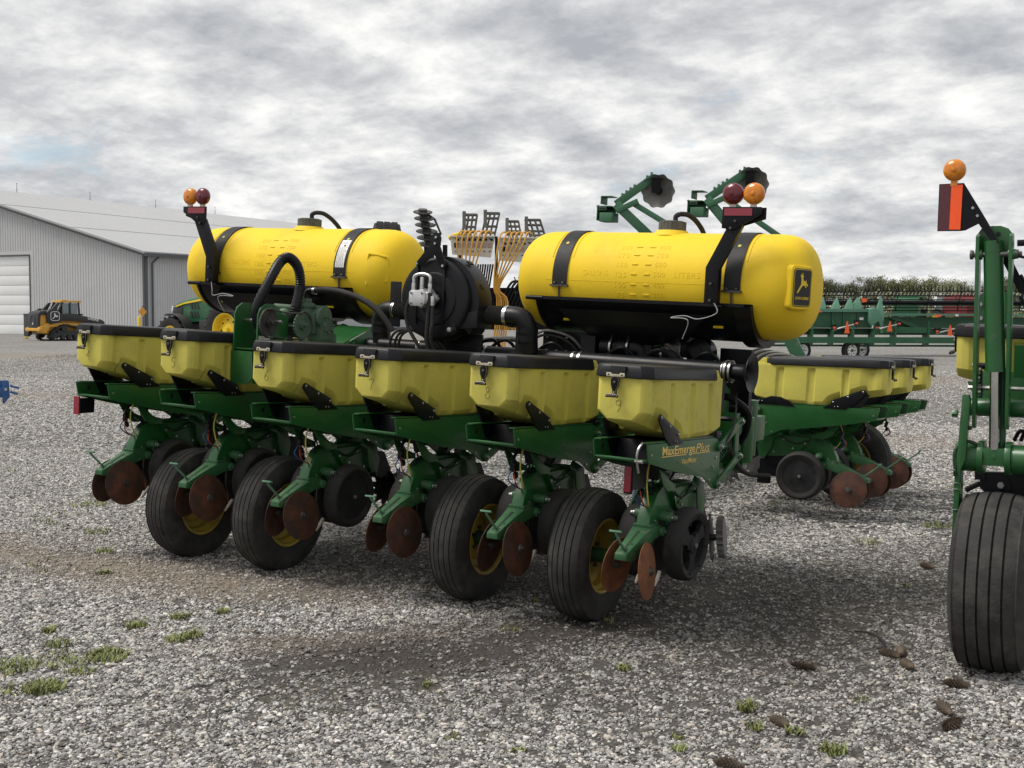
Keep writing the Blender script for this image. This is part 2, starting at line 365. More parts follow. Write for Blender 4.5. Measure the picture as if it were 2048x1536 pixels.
gm = bpy.data.materials.new('gravel_ground'); gm.use_nodes = True; t = gm.node_tree; b = t.nodes['Principled BSDF']
geo = N(t, 'ShaderNodeNewGeometry'); pos = geo.outputs['Position']
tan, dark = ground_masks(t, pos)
v1 = N(t, 'ShaderNodeTexVoronoi', i_Scale=34.0, i_Randomness=1.0); lk(t, pos, v1.inputs['Vector'])
v2 = N(t, 'ShaderNodeTexVoronoi', i_Scale=75.0, i_Randomness=1.0); lk(t, pos, v2.inputs['Vector'])
sx = N(t, 'ShaderNodeSeparateColor'); lk(t, v1.outputs['Color'], sx.inputs[0])
sx2 = N(t, 'ShaderNodeSeparateColor'); lk(t, v2.outputs['Color'], sx2.inputs[0])
GREYS = [(0.0, (0.075, 0.07, 0.066)), (0.3, (0.19, 0.182, 0.172)), (0.6, (0.32, 0.31, 0.295)), (1.0, (0.55, 0.54, 0.515))]
cell = ramp(t, sx.outputs[0], GREYS); cell2 = ramp(t, sx2.outputs[0], GREYS)
base = mixc(t, 0.45, cell, cell2)
big = N(t, 'ShaderNodeTexNoise', i_Scale=0.35, i_Detail=7.0, i_Roughness=0.65); lk(t, pos, big.inputs['Vector'])
base = mixc(t, math_node(t, 'MULTIPLY', ramp(t, big.outputs[0], [(0.42, 0.0), (0.68, 1.0)]), 0.55), base, (0.17, 0.155, 0.135))
gap = ramp(t, v1.outputs['Distance'], [(0.35, 1.0), (0.75, 0.45)])
base = mixc(t, 1.0, base, gap, 'MULTIPLY')
nearm = N(t, 'ShaderNodeVectorMath', operation='LENGTH'); lk(t, pos, nearm.inputs[0])
fine = N(t, 'ShaderNodeMapRange'); lk(t, nearm.outputs['Value'], fine.inputs[0]); fine.inputs[1].default_value = 7; fine.inputs[2].default_value = 26; fine.inputs[3].default_value = 0.75; fine.inputs[4].default_value = 0.0
base = mixc(t, fine.outputs[0], base, (0.038, 0.033, 0.028))
base = mixc(t, math_node(t, 'MULTIPLY', tan, 0.75), base, (0.25, 0.205, 0.155))
base = mixc(t, math_node(t, 'MULTIPLY', dark, 0.85), base, (0.030, 0.024, 0.019))  # soil stain and painted shade share this mask
# sparse moss and grass colour far off
moss = N(t, 'ShaderNodeTexNoise', i_Scale=0.55, i_Detail=8.0, i_Roughness=0.7)
mpm = N(t, 'ShaderNodeMapping'); mpm.inputs['Location'].default_value = (31, 7, 0); lk(t, pos, mpm.inputs[0]); lk(t, mpm.outputs[0], moss.inputs['Vector'])
base = mixc(t, math_node(t, 'MULTIPLY', ramp(t, moss.outputs[0], [(0.60, 0.0), (0.75, 1.0)]), 0.5), base, (0.13, 0.135, 0.06))
lk(t, base, b.inputs['Base Color']); b.inputs['Roughness'].default_value = 0.9
bp = N(t, 'ShaderNodeBump'); bp.inputs['Strength'].default_value = 0.9; bp.inputs['Distance'].default_value = 0.02; bp.invert = True
lk(t, v1.outputs['Distance'], bp.inputs['Height']); lk(t, bp.outputs[0], b.inputs['Normal'])

def axis(lo, hi, fine, step):
    a = []; x = -12.0
    while x <= 12.001: a.append(x); x += step
    s = step; x = 12.0
    while x < hi: s *= 1.35; x += s; a.append(x)
    s = step; x = -12.0
    while x > lo: s *= 1.35; x -= s; a.insert(0, x)
    return a
ax_ = axis(-2500, 2500, 12, 0.4); n_ = len(ax_)
vsg = [(x, y, gz(x, y)) for y in ax_ for x in ax_]
fsg = [(j*n_+i, j*n_+i+1, (j+1)*n_+i+1, (j+1)*n_+i) for j in range(n_-1) for i in range(n_-1)]
g = MB(); g.v = vsg; g.f = fsg; g.m = [0]*len(fsg)
ground = g.build('ground', gm, fixn=False); tag(ground, 'grey gravel yard with tan and dark soil patches and painted shade', kind='structure')

# ---- loose stones: one object, instances picked from five stone shapes
sm = bpy.data.materials.new('gravel_stone'); sm.use_nodes = True; t = sm.node_tree; b = t.nodes['Principled BSDF']
oi = N(t, 'ShaderNodeObjectInfo'); geo = N(t, 'ShaderNodeNewGeometry'); pos = geo.outputs['Position']
ton = N(t, 'ShaderNodeAttribute', attribute_name='tone'); RND = math_node(t, 'FRACT', math_node(t, 'ADD', ton.outputs['Fac'], oi.outputs['Random']))
col = ramp(t, RND, [(0.0, (0.07, 0.066, 0.063)), (0.14, (0.18, 0.174, 0.168)), (0.40, (0.275, 0.268, 0.257)), (0.70, (0.42, 0.41, 0.39)), (0.92, (0.60, 0.585, 0.555)), (1.0, (0.72, 0.70, 0.66))])
tint = ramp(t, math_node(t, 'FRACT', math_node(t, 'MULTIPLY', RND, 57.3)), [(0.0, (0.97, 0.99, 1.03)), (0.6, (1, 1, 1)), (0.9, (1.03, 0.99, 0.93)), (1.0, (1.06, 0.95, 0.84))])
col = mixc(t, 1.0, col, tint, 'MULTIPLY')
ns = N(t, 'ShaderNodeTexNoise', i_Scale=140.0, i_Detail=5.0, i_Roughness=0.7); lk(t, pos, ns.inputs['Vector'])
col = mixc(t, 1.0, col, ramp(t, ns.outputs[0], [(0.3, (0.72, 0.72, 0.72)), (0.7, (1.15, 1.15, 1.15))]), 'MULTIPLY')
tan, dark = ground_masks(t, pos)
col = mixc(t, math_node(t, 'MULTIPLY', tan, 0.55), col, (0.25, 0.20, 0.15))
col = mixc(t, math_node(t, 'MULTIPLY', dark, math_node(t, 'ADD', math_node(t, 'MULTIPLY', math_node(t, 'FRACT', math_node(t, 'MULTIPLY', RND, 13.7)), 0.6), 0.42), clamp=True), col, (0.04, 0.033, 0.026))  # stones take the same stain and painted shade
lk(t, col, b.inputs['Base Color']); b.inputs['Roughness'].default_value = 0.82; b.inputs['Specular IOR Level'].default_value = 0.35

def stone_nodes(seed, density, smin, smax):
    gt = bpy.data.node_groups.new('stone_scatter', 'GeometryNodeTree')
    gt.interface.new_socket('Geometry', in_out='INPUT', socket_type='NodeSocketGeometry')
    gt.interface.new_socket('Geometry', in_out='OUTPUT', socket_type='NodeSocketGeometry')
    gi = gt.nodes.new('NodeGroupInput'); go = gt.nodes.new('NodeGroupOutput')
    dp = gt.nodes.new('GeometryNodeDistributePointsOnFaces'); dp.distribute_method = 'RANDOM'
    dp.inputs['Seed'].default_value = seed
    na = gt.nodes.new('GeometryNodeInputNamedAttribute'); na.data_type = 'FLOAT'; na.inputs['Name'].default_value = 'strewn'
    dm = gt.nodes.new('ShaderNodeMath'); dm.operation = 'MULTIPLY'; dm.inputs[1].default_value = density; gt.links.new(na.outputs['Attribute'], dm.inputs[0]); gt.links.new(dm.outputs[0], dp.inputs['Density'])
    gt.links.new(gi.outputs[0], dp.inputs['Mesh'])
    jn = gt.nodes.new('GeometryNodeJoinGeometry')
    rc_ = random.Random(seed)
    for k in range(6):                      # six little heaps of stones, each stone with its own tone
        heap = gt.nodes.new('GeometryNodeJoinGeometry')
        for q in range(7):
            ico = gt.nodes.new('GeometryNodeMeshIcoSphere'); ico.inputs['Radius'].default_value = 1.0; ico.inputs['Subdivisions'].default_value = 2
            ps = gt.nodes.new('GeometryNodeInputPosition')
            nz = gt.nodes.new('ShaderNodeTexNoise'); nz.noise_dimensions = '4D'; nz.inputs['W'].default_value = 3.7*k+1.1+0.83*q; nz.inputs['Scale'].default_value = 0.95; nz.inputs['Detail'].default_value = 2.0
            gt.links.new(ps.outputs[0], nz.inputs['Vector'])
            sb = gt.nodes.new('ShaderNodeVectorMath'); sb.operation = 'SUBTRACT'; sb.inputs[1].default_value = (0.5, 0.5, 0.5); gt.links.new(nz.outputs['Color'], sb.inputs[0])
            scn = gt.nodes.new('ShaderNodeVectorMath'); scn.operation = 'SCALE'; scn.inputs['Scale'].default_value = 2.3; gt.links.new(sb.outputs[0], scn.inputs[0])
            sp = gt.nodes.new('GeometryNodeSetPosition'); gt.links.new(ico.outputs[0], sp.inputs['Geometry']); gt.links.new(scn.outputs[0], sp.inputs['Offset'])
            r_ = 0.30+0.42*rc_.random()**2; an = 2*PI*(q+rc_.random()*0.6)/6; rad = 0.0 if q == 6 else 1.0+0.9*rc_.random()
            tr = gt.nodes.new('GeometryNodeTransform'); tr.inputs['Scale'].default_value = (r_*(1.0+0.3*rc_.random()), r_*0.85, r_*(0.5+0.2*rc_.random())); tr.inputs['Translation'].default_value = (rad*math.cos(an), rad*math.sin(an), 0.08*rc_.random())
            tr.inputs['Rotation'].default_value = (rc_.uniform(-.4, .4), rc_.uniform(-.4, .4), rc_.uniform(0, 6)); gt.links.new(sp.outputs[0], tr.inputs['Geometry'])
            ss = gt.nodes.new('GeometryNodeSetShadeSmooth'); ss.inputs['Shade Smooth'].default_value = (q % 2 == 0); gt.links.new(tr.outputs[0], ss.inputs[0])
            sa = gt.nodes.new('GeometryNodeStoreNamedAttribute'); sa.data_type = 'FLOAT'; sa.domain = 'POINT'; sa.inputs['Name'].default_value = 'tone'; sa.inputs['Value'].default_value = rc_.random(); gt.links.new(ss.outputs[0], sa.inputs['Geometry'])
            gt.links.new(sa.outputs[0], heap.inputs[0])
        ms = gt.nodes.new('GeometryNodeSetMaterial'); ms.inputs['Material'].default_value = sm; gt.links.new(heap.outputs[0], ms.inputs['Geometry'])
        g2 = gt.nodes.new('GeometryNodeGeometryToInstance'); gt.links.new(ms.outputs[0], g2.inputs[0]); gt.links.new(g2.outputs[0], jn.inputs[0])
    ip = gt.nodes.new('GeometryNodeInstanceOnPoints'); gt.links.new(dp.outputs['Points'], ip.inputs['Points']); gt.links.new(jn.outputs[0], ip.inputs['Instance'])
    ip.inputs['Pick Instance'].default_value = True
    ri = gt.nodes.new('FunctionNodeRandomValue'); ri.data_type = 'INT'; ri.inputs[4].default_value = 0; ri.inputs[5].default_value = 5; ri.inputs['Seed'].default_value = 3
    gt.links.new(ri.outputs[2], ip.inputs['Instance Index'])
    rr = gt.nodes.new('FunctionNodeRandomValue'); rr.data_type = 'FLOAT_VECTOR'; rr.inputs[0].default_value = (-0.12, -0.12, 0); rr.inputs[1].default_value = (0.12, 0.12, 6.283); rr.inputs['Seed'].default_value = 5
    gt.links.new(rr.outputs[0], ip.inputs['Rotation'])
    rs = gt.nodes.new('FunctionNodeRandomValue'); rs.data_type = 'FLOAT'; rs.inputs[2].default_value = 0.0; rs.inputs[3].default_value = 1.0; rs.inputs['Seed'].default_value = 9
    pw = gt.nodes.new('ShaderNodeMath'); pw.operation = 'POWER'; pw.inputs[1].default_value = 3.0; gt.links.new(rs.outputs[1], pw.inputs[0])
    mr = gt.nodes.new('ShaderNodeMapRange'); mr.inputs[3].default_value = smin; mr.inputs[4].default_value = smax; gt.links.new(pw.outputs[0], mr.inputs[0])
    gt.links.new(mr.outputs[0], ip.inputs['Scale'])
    gt.links.new(ip.outputs[0], go.inputs[0])
    return gt
def band_at(x, y, a, b, hw, soft):
    ax, ay = a; dx, dy = b[0]-ax, b[1]-ay; L = math.hypot(dx, dy); dx /= L; dy /= L
    al = (x-ax)*dx+(y-ay)*dy; ac = abs(-(x-ax)*dy+(y-ay)*dx); e = max(0.0, -al, al-L)
    return 1-smooth(hw-soft, hw+soft, math.hypot(ac, e))
def strewn(x, y):
    n1 = noise.noise(Vector((x*1.3, y*1.3, 0.0)))*0.35+noise.noise(Vector((x*4, y*4, 3.0)))*0.12
    xx, yy = x+n1, y+noise.noise(Vector((x*1.3, y*1.3, 9.0)))*0.35
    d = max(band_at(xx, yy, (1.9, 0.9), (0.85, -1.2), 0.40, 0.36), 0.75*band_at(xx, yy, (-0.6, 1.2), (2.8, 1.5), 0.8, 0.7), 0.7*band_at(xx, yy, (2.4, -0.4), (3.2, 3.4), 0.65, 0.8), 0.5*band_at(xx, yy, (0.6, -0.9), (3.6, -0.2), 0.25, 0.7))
    t_ = max(band_at(xx, yy, (-7.0, -0.6), (0.1, 0.15), 0.32, 0.42), 0.8*band_at(xx, yy, (1.4, 0.1), (0.25, -1.0), 0.10, 0.25))
    return max(0.09, (1-0.88*d)*(1-0.78*t_)*(0.88+0.35*noise.noise(Vector((x*0.8, y*0.8, 5.0)))))
def stone_patch(name, poly_rows, seed, density, smin, smax, label):
    """poly_rows: (y, x0, x1) rows of the strewn area"""
    mb = MB(); nx = 90
    fine_rows = []
    for (ya, a0, a1), (yb, b0, b1) in zip(poly_rows[:-1], poly_rows[1:]):
        for k in range(4): f_ = k/4; fine_rows.append((ya+(yb-ya)*f_, a0+(b0-a0)*f_, a1+(b1-a1)*f_))
    poly_rows = fine_rows+[poly_rows[-1]]
    for y, x0, x1 in poly_rows:
        for i in range(nx+1):
            x = x0+(x1-x0)*i/nx; mb.v.append((x, y, gz(x, y)+0.001))
    for j in range(len(poly_rows)-1):
        for i in range(nx):
            a = j*(nx+1)+i; mb.f.append((a, a+1, a+nx+2, a+nx+1)); mb.m.append(0)
    o = mb.build(name, sm, fixn=False)
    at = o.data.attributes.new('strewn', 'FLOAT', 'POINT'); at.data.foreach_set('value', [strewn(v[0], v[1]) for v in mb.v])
    md = o.modifiers.new('scatter', 'NODES'); md.node_group = stone_nodes(seed, density, smin, smax)
    return tag(o, label, 'gravel', kind='stuff')
rows = [(-4.0+0.5*i, max(-9.0, min(1.2, -0.2-1.55*(0.5*i))-1.2), min(7.5, 4.4+0.22*(0.5*i))) for i in range(0, 17)]
stone_patch('loose_gravel', rows, 2, 1150, 0.0125, 0.0235, 'loose grey crushed stones strewn over the near yard')
rows2 = [(4.0+0.8*i, -9.5-0.95*i, 6.2+0.12*i) for i in range(0, 13)]
stone_patch('coarse_gravel', rows2, 4, 420, 0.015, 0.027, 'sparser grey stones on the yard beyond the planter')
rows3 = [(-1.0+1.5*i, -34.0+0.2*i, -10.0-0.4*i if i < 8 else 6.5) for i in range(0, 21)]
rows3 = [(12.0+1.2*i, -26.0-0.6*i, 6.5) for i in range(0, 17)]
stone_patch('distant_gravel', rows3, 6, 60, 0.020, 0.036, 'scattered pale stones across the far yard')
rows4 = [(-1.0+0.8*i, -22.0-0.4*i, -7.6-0.75*i) for i in range(0, 17)]
stone_patch('side_gravel', rows4, 8, 200, 0.017, 0.030, 'scattered grey stones on the yard left of the planter')
# grass and weeds growing through the stones
gmat = mat('weed_green', (0.16, 0.185, 0.05), 0.6, var=0.5, scale=7)
gr = MB(); rng = random.Random(3)
def tuft(x, y, rad, n, h, flat=0.6):
    for _ in range(n):
        a = rng.random()*2*PI; r = rad*math.sqrt(rng.random()); bx, by = x+r*math.cos(a), y+r*math.sin(a)
        a2 = rng.random()*2*PI; hh = h*(0.4+0.8*rng.random()); ln = hh*flat*(0.4+rng.random()); w = 0.0022+0.002*rng.random()
        d = Vector((math.cos(a2), math.sin(a2), 0)); s_ = Vector((-d.y, d.x, 0))*w
        p0 = Vector((bx, by, gz(bx, by)+0.004)); p1 = p0+d*ln*0.45+Vector((0, 0, hh*0.75)); p2 = p0+d*ln+Vector((0, 0, hh))
        gr.add([p0-s_, p0+s_, p1+s_*0.8, p1-s_*0.8, p2], [(0, 1, 2, 3), (3, 2, 4)])
for x, y, rad, n, h in ((-0.30, -1.80, 0.13, 260, 0.05), (0.09, -1.93, 0.09, 240, 0.06), (0.02, -1.98, 0.10, 120, 0.035), (-0.05, -1.46, 0.11, 220, 0.05), (-0.14, -1.40, 0.06, 80, 0.045),
                        (-0.37, -0.98, 0.055, 110, 0.05), (-0.31, -0.72, 0.05, 90, 0.05), (0.0, -0.95, 0.06, 110, 0.045), (0.0, -1.06, 0.05, 90, 0.045), (-0.2, -0.51, 0.04, 60, 0.05), (-0.66, -1.30, 0.035, 60, 0.05),
                        (-0.42, -1.43, 0.07, 100, 0.045), (0.02, -1.68, 0.07, 90, 0.035), (-0.15, -1.62, 0.09, 90, 0.035), (-0.28, -1.55, 0.08, 70, 0.03), (2.82, -0.50, 0.045, 90, 0.06), (2.92, -0.71, 0.035, 50, 0.05), (3.08, -0.67, 0.04, 70, 0.04),
                        (3.27, -0.80, 0.055, 130, 0.045), (2.69, -0.98, 0.03, 50, 0.02), (2.12, -0.25, 0.04, 60, 0.035), (2.22, -1.45, 0.03, 50, 0.02), (1.47, -0.97, 0.025, 30, 0.03), (2.75, -1.1, 0.03, 40, 0.035),
                        (-2.6, 0.7, 0.10, 90, 0.05), (-2.0, 0.25, 0.07, 70, 0.05), (-1.5, -0.2, 0.05, 50, 0.045), (-3.6, 1.5, 0.16, 120, 0.05), (-3.1, 0.1, 0.08, 60, 0.045), (2.6, 4.6, 0.12, 120, 0.05), (2.9, 5.9, 0.2, 160, 0.05), (0.3, 3.3, 0.16, 160, 0.06), (-4.4, 2.6, 0.2, 120, 0.05), (2.3, 3.6, 0.1, 70, 0.05)):
    tuft(x, y, rad, int(n*1.1), h*0.6, 1.3)
for _ in range(60):
    x = rng.uniform(-8, 3.4); y = rng.uniform(-2, 8); tuft(x, y, 0.05, 14, 0.03)
gro = gr.build('grass', gmat, fixn=False); tag(gro, 'short green grass and weeds poking through the gravel', 'grass', kind='stuff')

# ================================================================== THE PLANTER
ROW = 0.762
def tyre_mesh(name, R, w, rim_r, ribs=5, n=56, mats=None):
    """ribbed implement tyre about the X axis"""
    mb = MB(); h = w/2; prof = [(-h*0.80, rim_r), (-h*0.98, rim_r+0.03), (-h*1.03, rim_r+0.35*(R-rim_r)), (-h*1.0, rim_r+0.6*(R-rim_r)), (-h*0.93, R-0.17*(R-rim_r)-0.012), (-h*0.84, R-0.05*(R-rim_r)-0.008)]
    tw = h*0.80; step = 2*tw/ribs; gw = step*0.10
    for i in range(ribs):
        a0 = -tw+i*step; a1 = a0+step
        cr = lambda a: R-0.020*(a/h)**2*1.2-0.028*abs(a/h)**6
        if i > 0: prof += [(a0+gw*0.4, R-0.020*(a0/h)**2-0.016), (a0+gw, cr(a0+gw))]
        else: prof += [(a0, cr(a0))]
        prof += [((a0+a1)/2, cr((a0+a1)/2)+0.001)]
        if i < ribs-1: prof += [(a1-gw, cr(a1-gw)), (a1-gw*0.4, R-0.020*(a1/h)**2-0.016)]
        else: prof += [(a1, cr(a1))]
    prof += [(h*0.84, R-0.05*(R-rim_r)-0.008), (h*0.93, R-0.17*(R-rim_r)-0.012), (h*1.0, rim_r+0.6*(R-rim_r)), (h*1.03, rim_r+0.35*(R-rim_r)), (h*0.98, rim_r+0.03), (h*0.80, rim_r)]
    mb.lathe(prof, axis=(1, 0, 0), n=n, closed=True)
    return mb.mesh(name, mats or M['tyre'], fixn=True, sharp=28)
def rim_mesh(R, w, both=False, m=None):
    mb = MB(); h = w/2
    prof = [(h*0.84, R+0.012), (h*0.88, R+0.004), (h*0.84, R-0.006), (h*0.55, R-0.012), (h*0.40, R-0.030), (h*0.05, R-0.034), (-h*0.05, R*0.66), (h*0.12, R*0.50), (h*0.12, 0.0)]
    mb.lathe(prof, axis=(1, 0, 0), n=40)
    prof = [(-a, r) for a, r in prof[:6]]+[(-h*0.15, R*0.66), (-h*0.1, 0.0)]
    mb.lathe(prof, axis=(1, 0, 0), n=40)
    return mb.mesh('rim', m or M['rim'], fixn=False, sharp=30)
def hub_mesh(R, w):
    mb = MB(); h = w/2
    mb.cyl((h*0.1, 0, 0), (h*0.75, 0, 0), 0.045, 0.04, n=18, mat=0); mb.cyl((h*0.75, 0, 0), (h*0.95, 0, 0), 0.03, 0.026, n=16, mat=0)
    for k in range(5):
        a = 2*PI*k/5; mb.bolt((h*0.12, 0.062*math.cos(a), 0.062*math.sin(a)), (1, 0, 0), 0.012, 0.02, mat=1)
    return mb.mesh('hub', [M['dark_green'], M['darksteel']])

# ---- meshes of one row unit (unit frame: x across, y forward from the rear plate, z up)
PX = 0.148
def unit_meshes():
    U = {}
    # sheet-metal frame: two side plates, pan, casting with the curved rear shank
    mb = MB()
    plate = [(0.014, 1.085), (0.94, 1.062), (1.0, 1.048), (1.035, 1.02), (1.04, 0.80), (1.025, 0.765), (0.985, 0.768), (0.93, 0.785), (0.80, 0.852), (0.60, 0.882), (0.30, 0.935), (0.038, 0.992)]
    for s in (-1, 1):
        mb.prism(plate, 'x', s*PX-0.0035, s*PX+0.0035)
        mb.box((s*(PX-0.018), 0.49, 1.0795), (0.036, 0.93, 0.006), rot=(-0.024, 0, 0))
        # web that drops to the casting, with the long oval opening left free
        mb.prism([(0.33, 0.93), (0.40, 0.915), (0.47, 0.86), (0.56, 0.83), (0.56, 0.80), (0.46, 0.80), (0.40, 0.835)], 'x', s*0.085-0.004, s*0.085+0.004)
        mb.prism([(0.84, 0.85), (0.98, 0.80), (1.02, 0.70), (1.0, 0.62), (0.95, 0.60), (0.90, 0.68), (0.88, 0.78), (0.80, 0.81)], 'x', s*0.085-0.004, s*0.085+0.004)
        mb.cyl((s*(PX-0.02), 1.002, 1.009), (s*(PX+0.018), 1.002, 1.009), 0.028, n=18); mb.cyl((s*(PX-0.02), 1.0, 0.797), (s*(PX+0.018), 1.0, 0.797), 0.028, n=18)
    mb.box((0, 0.33, 0.955), (2*PX-0.012, 0.60, 0.006), rot=(-0.16, 0, 0))
    mb.cyl((-PX+0.01, 0.045, 1.0), (PX-0.01, 0.045, 0.998), 0.009, n=10)
    mb.box((0, 0.62, 1.03), (2*PX-0.012, 0.006, 0.09))
    mb.prism([(0.345, 0.600), (0.365, 0.665), (0.405, 0.735), (0.45, 0.785), (0.50, 0.812), (0.56, 0.822), (0.90, 0.815), (0.98, 0.79), (1.02, 0.70), (0.99, 0.62), (0.90, 0.585), (0.78, 0.60), (0.66, 0.645), (0.57, 0.675), (0.505, 0.66), (0.48, 0.628), (0.468, 0.590), (0.40, 0.580)], 'x', -0.036, 0.036)
    mb.prism([(0.58, 0.80), (0.92, 0.80), (0.98, 0.72), (0.93, 0.62), (0.80, 0.63), (0.66, 0.69)], 'x', -0.062, 0.062)
    mb.cyl((-PX+0.0036, 0.12, 1.045), (-PX+0.0045, 0.12, 1.045), 0.017, n=16, mat=1)
    for k in range(4): mb.cyl((PX+0.0034, 0.25+0.17*k, 0.99-0.02*k), (PX+0.0042, 0.25+0.17*k, 0.99-0.02*k), 0.005, n=8, mat=1)
    for k in range(5):   # adjuster notches on the shank's back
        mb.box((0, 0.437+0.012*k, 0.776+0.0085*k), (0.028, 0.006, 0.016), rot=(0.85, 0, 0), mat=1)
    mb.cyl((0, 0.400, 0.718), (0, 0.420, 0.706), 0.019, n=16, mat=1)
    for s in (-1, 1):
        for y, z in ((0.93, 0.90), (0.97, 0.95), (0.88, 0.83), (0.06, 1.03)): mb.bolt((s*(PX+0.0035), y, z), (s, 0, 0), 0.0085, 0.006, mat=2)
        for y, z in ((0.62, 0.75), (0.72, 0.70), (0.80, 0.77), (0.88, 0.66), (0.93, 0.75)): mb.bolt((s*0.062, y, z), (s, 0, 0), 0.0105, 0.007, mat=2)
        mb.bolt((s*0.036, 0.43, 0.64), (s, 0, 0), 0.009, 0.006, mat=2); mb.box((s*0.066, 0.76, 0.735), (0.008, 0.18, 0.016), rot=(0.2, 0, 0)); mb.tube([(s*0.07, 0.60, 0.78), (s*0.075, 0.70, 0.745), (s*0.07, 0.84, 0.80), (s*0.065, 0.92, 0.86)], 0.006, n=6, mat=1, res=4)
    mb.box((0, 0.47, 0.90), (0.05, 0.035, 0.09), mat=1, rot=(0.3, 0, 0))
    U['row_unit'] = mb.mesh('row_unit', [M['green'], M['dark'], M['steel']], bevel=0.002)
    # pivot tube with bolts
    mb = MB(); mb.cyl((-0.105, 0.495, 0.66), (0.105, 0.495, 0.66), 0.027, n=18)
    for s in (-1, 1):
        mb.cyl((s*0.105, 0.495, 0.66), (s*0.118, 0.495, 0.66), 0.017, n=12, mat=1); mb.bolt((s*0.118, 0.495, 0.66), (s, 0, 0), 0.0145, 0.018, mat=1)
    U['pivot_tube'] = mb.mesh('pivot_tube', [M['green_worn'], M['steel']], bevel=0.002)
    # closing wheel arm
    mb = MB()
    def ringat(y, zt, zb, w): return [(-w, y, zb), (w, y, zb), (w*0.96, y, zt), (-w*0.96, y, zt)]
    mb.loft([ringat(0.095, 0.507, 0.476, 0.034), ringat(0.16, 0.535, 0.462, 0.038), ringat(0.25, 0.573, 0.475, 0.044), ringat(0.345, 0.612, 0.535, 0.056), ringat(0.40, 0.622, 0.553, 0.058), ringat(0.475, 0.615, 0.56, 0.058)])
    mb.box((0, 0.395, 0.625), (0.10, 0.10, 0.014), rot=(0.05, 0, 0))
    for s in (-1, 1):
        mb.cyl((s*0.05, 0.462, 0.585), (s*0.082, 0.462, 0.585), 0.026, n=18); mb.bolt((s*0.082, 0.462, 0.585), (s, 0, 0), 0.013, 0.01, mat=1)
        mb.bolt((s*0.041, 0.20, 0.52), (s, 0, 0), 0.008, 0.006, mat=1)
    th = math.atan2(0.573-0.507, 0.25-0.095)
    mb.box((0, 0.215, 0.5595), (0.014, 0.20, 0.006), rot=(th, 0, 0), mat=2); mb.box((0, 0.135, 0.5255), (0.042, 0.026, 0.006), rot=(th, 0, 0), mat=2); mb.box((0.008, 0.19, 0.549), (0.032, 0.014, 0.006), rot=(th, 0, 0), mat=2)
    U['closing_arm'] = mb.mesh('closing_arm', [M['green_worn'], M['darksteel'], M['dark']], bevel=0.003)
    mb = MB(); mb.tube([(0, 0.145, 0.52), (0, 0.09, 0.565), (0, 0.035, 0.612), (0, 0.022, 0.628)], 0.007, n=8); mb.box((0, 0.022, 0.634), (0.062, 0.024, 0.010), rot=(-0.25, 0, 0.15))
    U['handle'] = mb.mesh('handle', M['light_green'], bevel=0.0015)
    # dished disc about X, hub outwards
    mb = MB(); mb.lathe([(0.0, 0.0), (0.004, 0.03), (0.0, 0.055), (-0.006, 0.10), (-0.014, 0.148), (-0.0175, 0.148), (-0.010, 0.10), (-0.004, 0.055), (-0.003, 0.0)], axis=(1, 0, 0), n=44, mats=[0, 0, 0, 2, 2, 0, 0, 0, 0])
    mb.cyl((0.0, 0, 0), (0.014, 0, 0), 0.026, 0.022, n=18, mat=1); mb.bolt((0.014, 0, 0), (1, 0, 0), 0.013, 0.008, mat=1); mb.cyl((-0.03, 0, 0), (0, 0, 0), 0.02, n=12, mat=1)
    U['closing_disc'] = mb.mesh('closing_disc', [M['rust'], M['darksteel'], M['rust']])
    U['closing_disc_bright'] = mb.mesh('closing_disc', [M['rust2'], M['darksteel'], M['rust2']])
    # gauge wheel about X, outer face +X
    def gauge(spoked):
        mb = MB(); R = 0.2
        mb.lathe([(-0.045, 0.14), (-0.052, 0.165), (-0.05, 0.185), (-0.038, 0.197), (-0.01, 0.2), (0.025, 0.198), (0.046, 0.19), (0.055, 0.178), (0.055, 0.170), (0.050, 0.160), (0.044, 0.14)], axis=(1, 0, 0), n=48, closed=True)
        if not spoked:
            mb.lathe([(0.048, 0.160), (0.040, 0.150), (0.037, 0.06), (0.045, 0.035), (0.045, 0.0)], axis=(1, 0, 0), n=40, mat=1)
            for k in range(8):
                a = 2*PI*k/8+0.3; mb.cyl((0.038, 0.13*math.cos(a), 0.13*math.sin(a)), (0.043, 0.13*math.cos(a), 0.13*math.sin(a)), 0.0075, n=8, mat=3)
        else:
            mb.lathe([(0.052, 0.165), (0.048, 0.145), (0.03, 0.142), (0.0, 0.146)], axis=(1, 0, 0), n=40, mat=1)
            mb.lathe([(0.03, 0.05), (0.05, 0.045), (0.055, 0.02), (0.055, 0.0)], axis=(1, 0, 0), n=24, mat=1)
            for k in range(3):
                a = 2*PI*k/3+0.5; X = Matrix.Rotation(a, 4, 'X')
                mb.prism([(-0.045, 0.035), (0.045, 0.035), (0.028, 0.085), (0.055, 0.145), (-0.055, 0.145), (-0.028, 0.085)], 'x', 0.018, 0.045, mat=1, M=X)
            for k in range(8):
                a = 2*PI*k/8+0.3; mb.cyl((0.05, 0.153*math.cos(a), 0.153*math.sin(a)), (0.056, 0.153*math.cos(a), 0.153*math.sin(a)), 0.007, n=8, mat=3)
        mb.bolt((0.045 if not spoked else 0.055, 0, 0), (1, 0, 0), 0.014, 0.01, mat=2)
        mb.lathe([(-0.04, 0.15), (-0.03, 0.06), (-0.03, 0.0)], axis=(1, 0, 0), n=24, mat=1)
        return mb.mesh('gauge_wheel', [M['rubber'], M['wheelface'], M['steel'], M['dark']], fixn=False)
    U['gauge_wheel'] = gauge(False); U['gauge_wheel_spoked'] = gauge(True)
    # opener discs
    mb = MB()
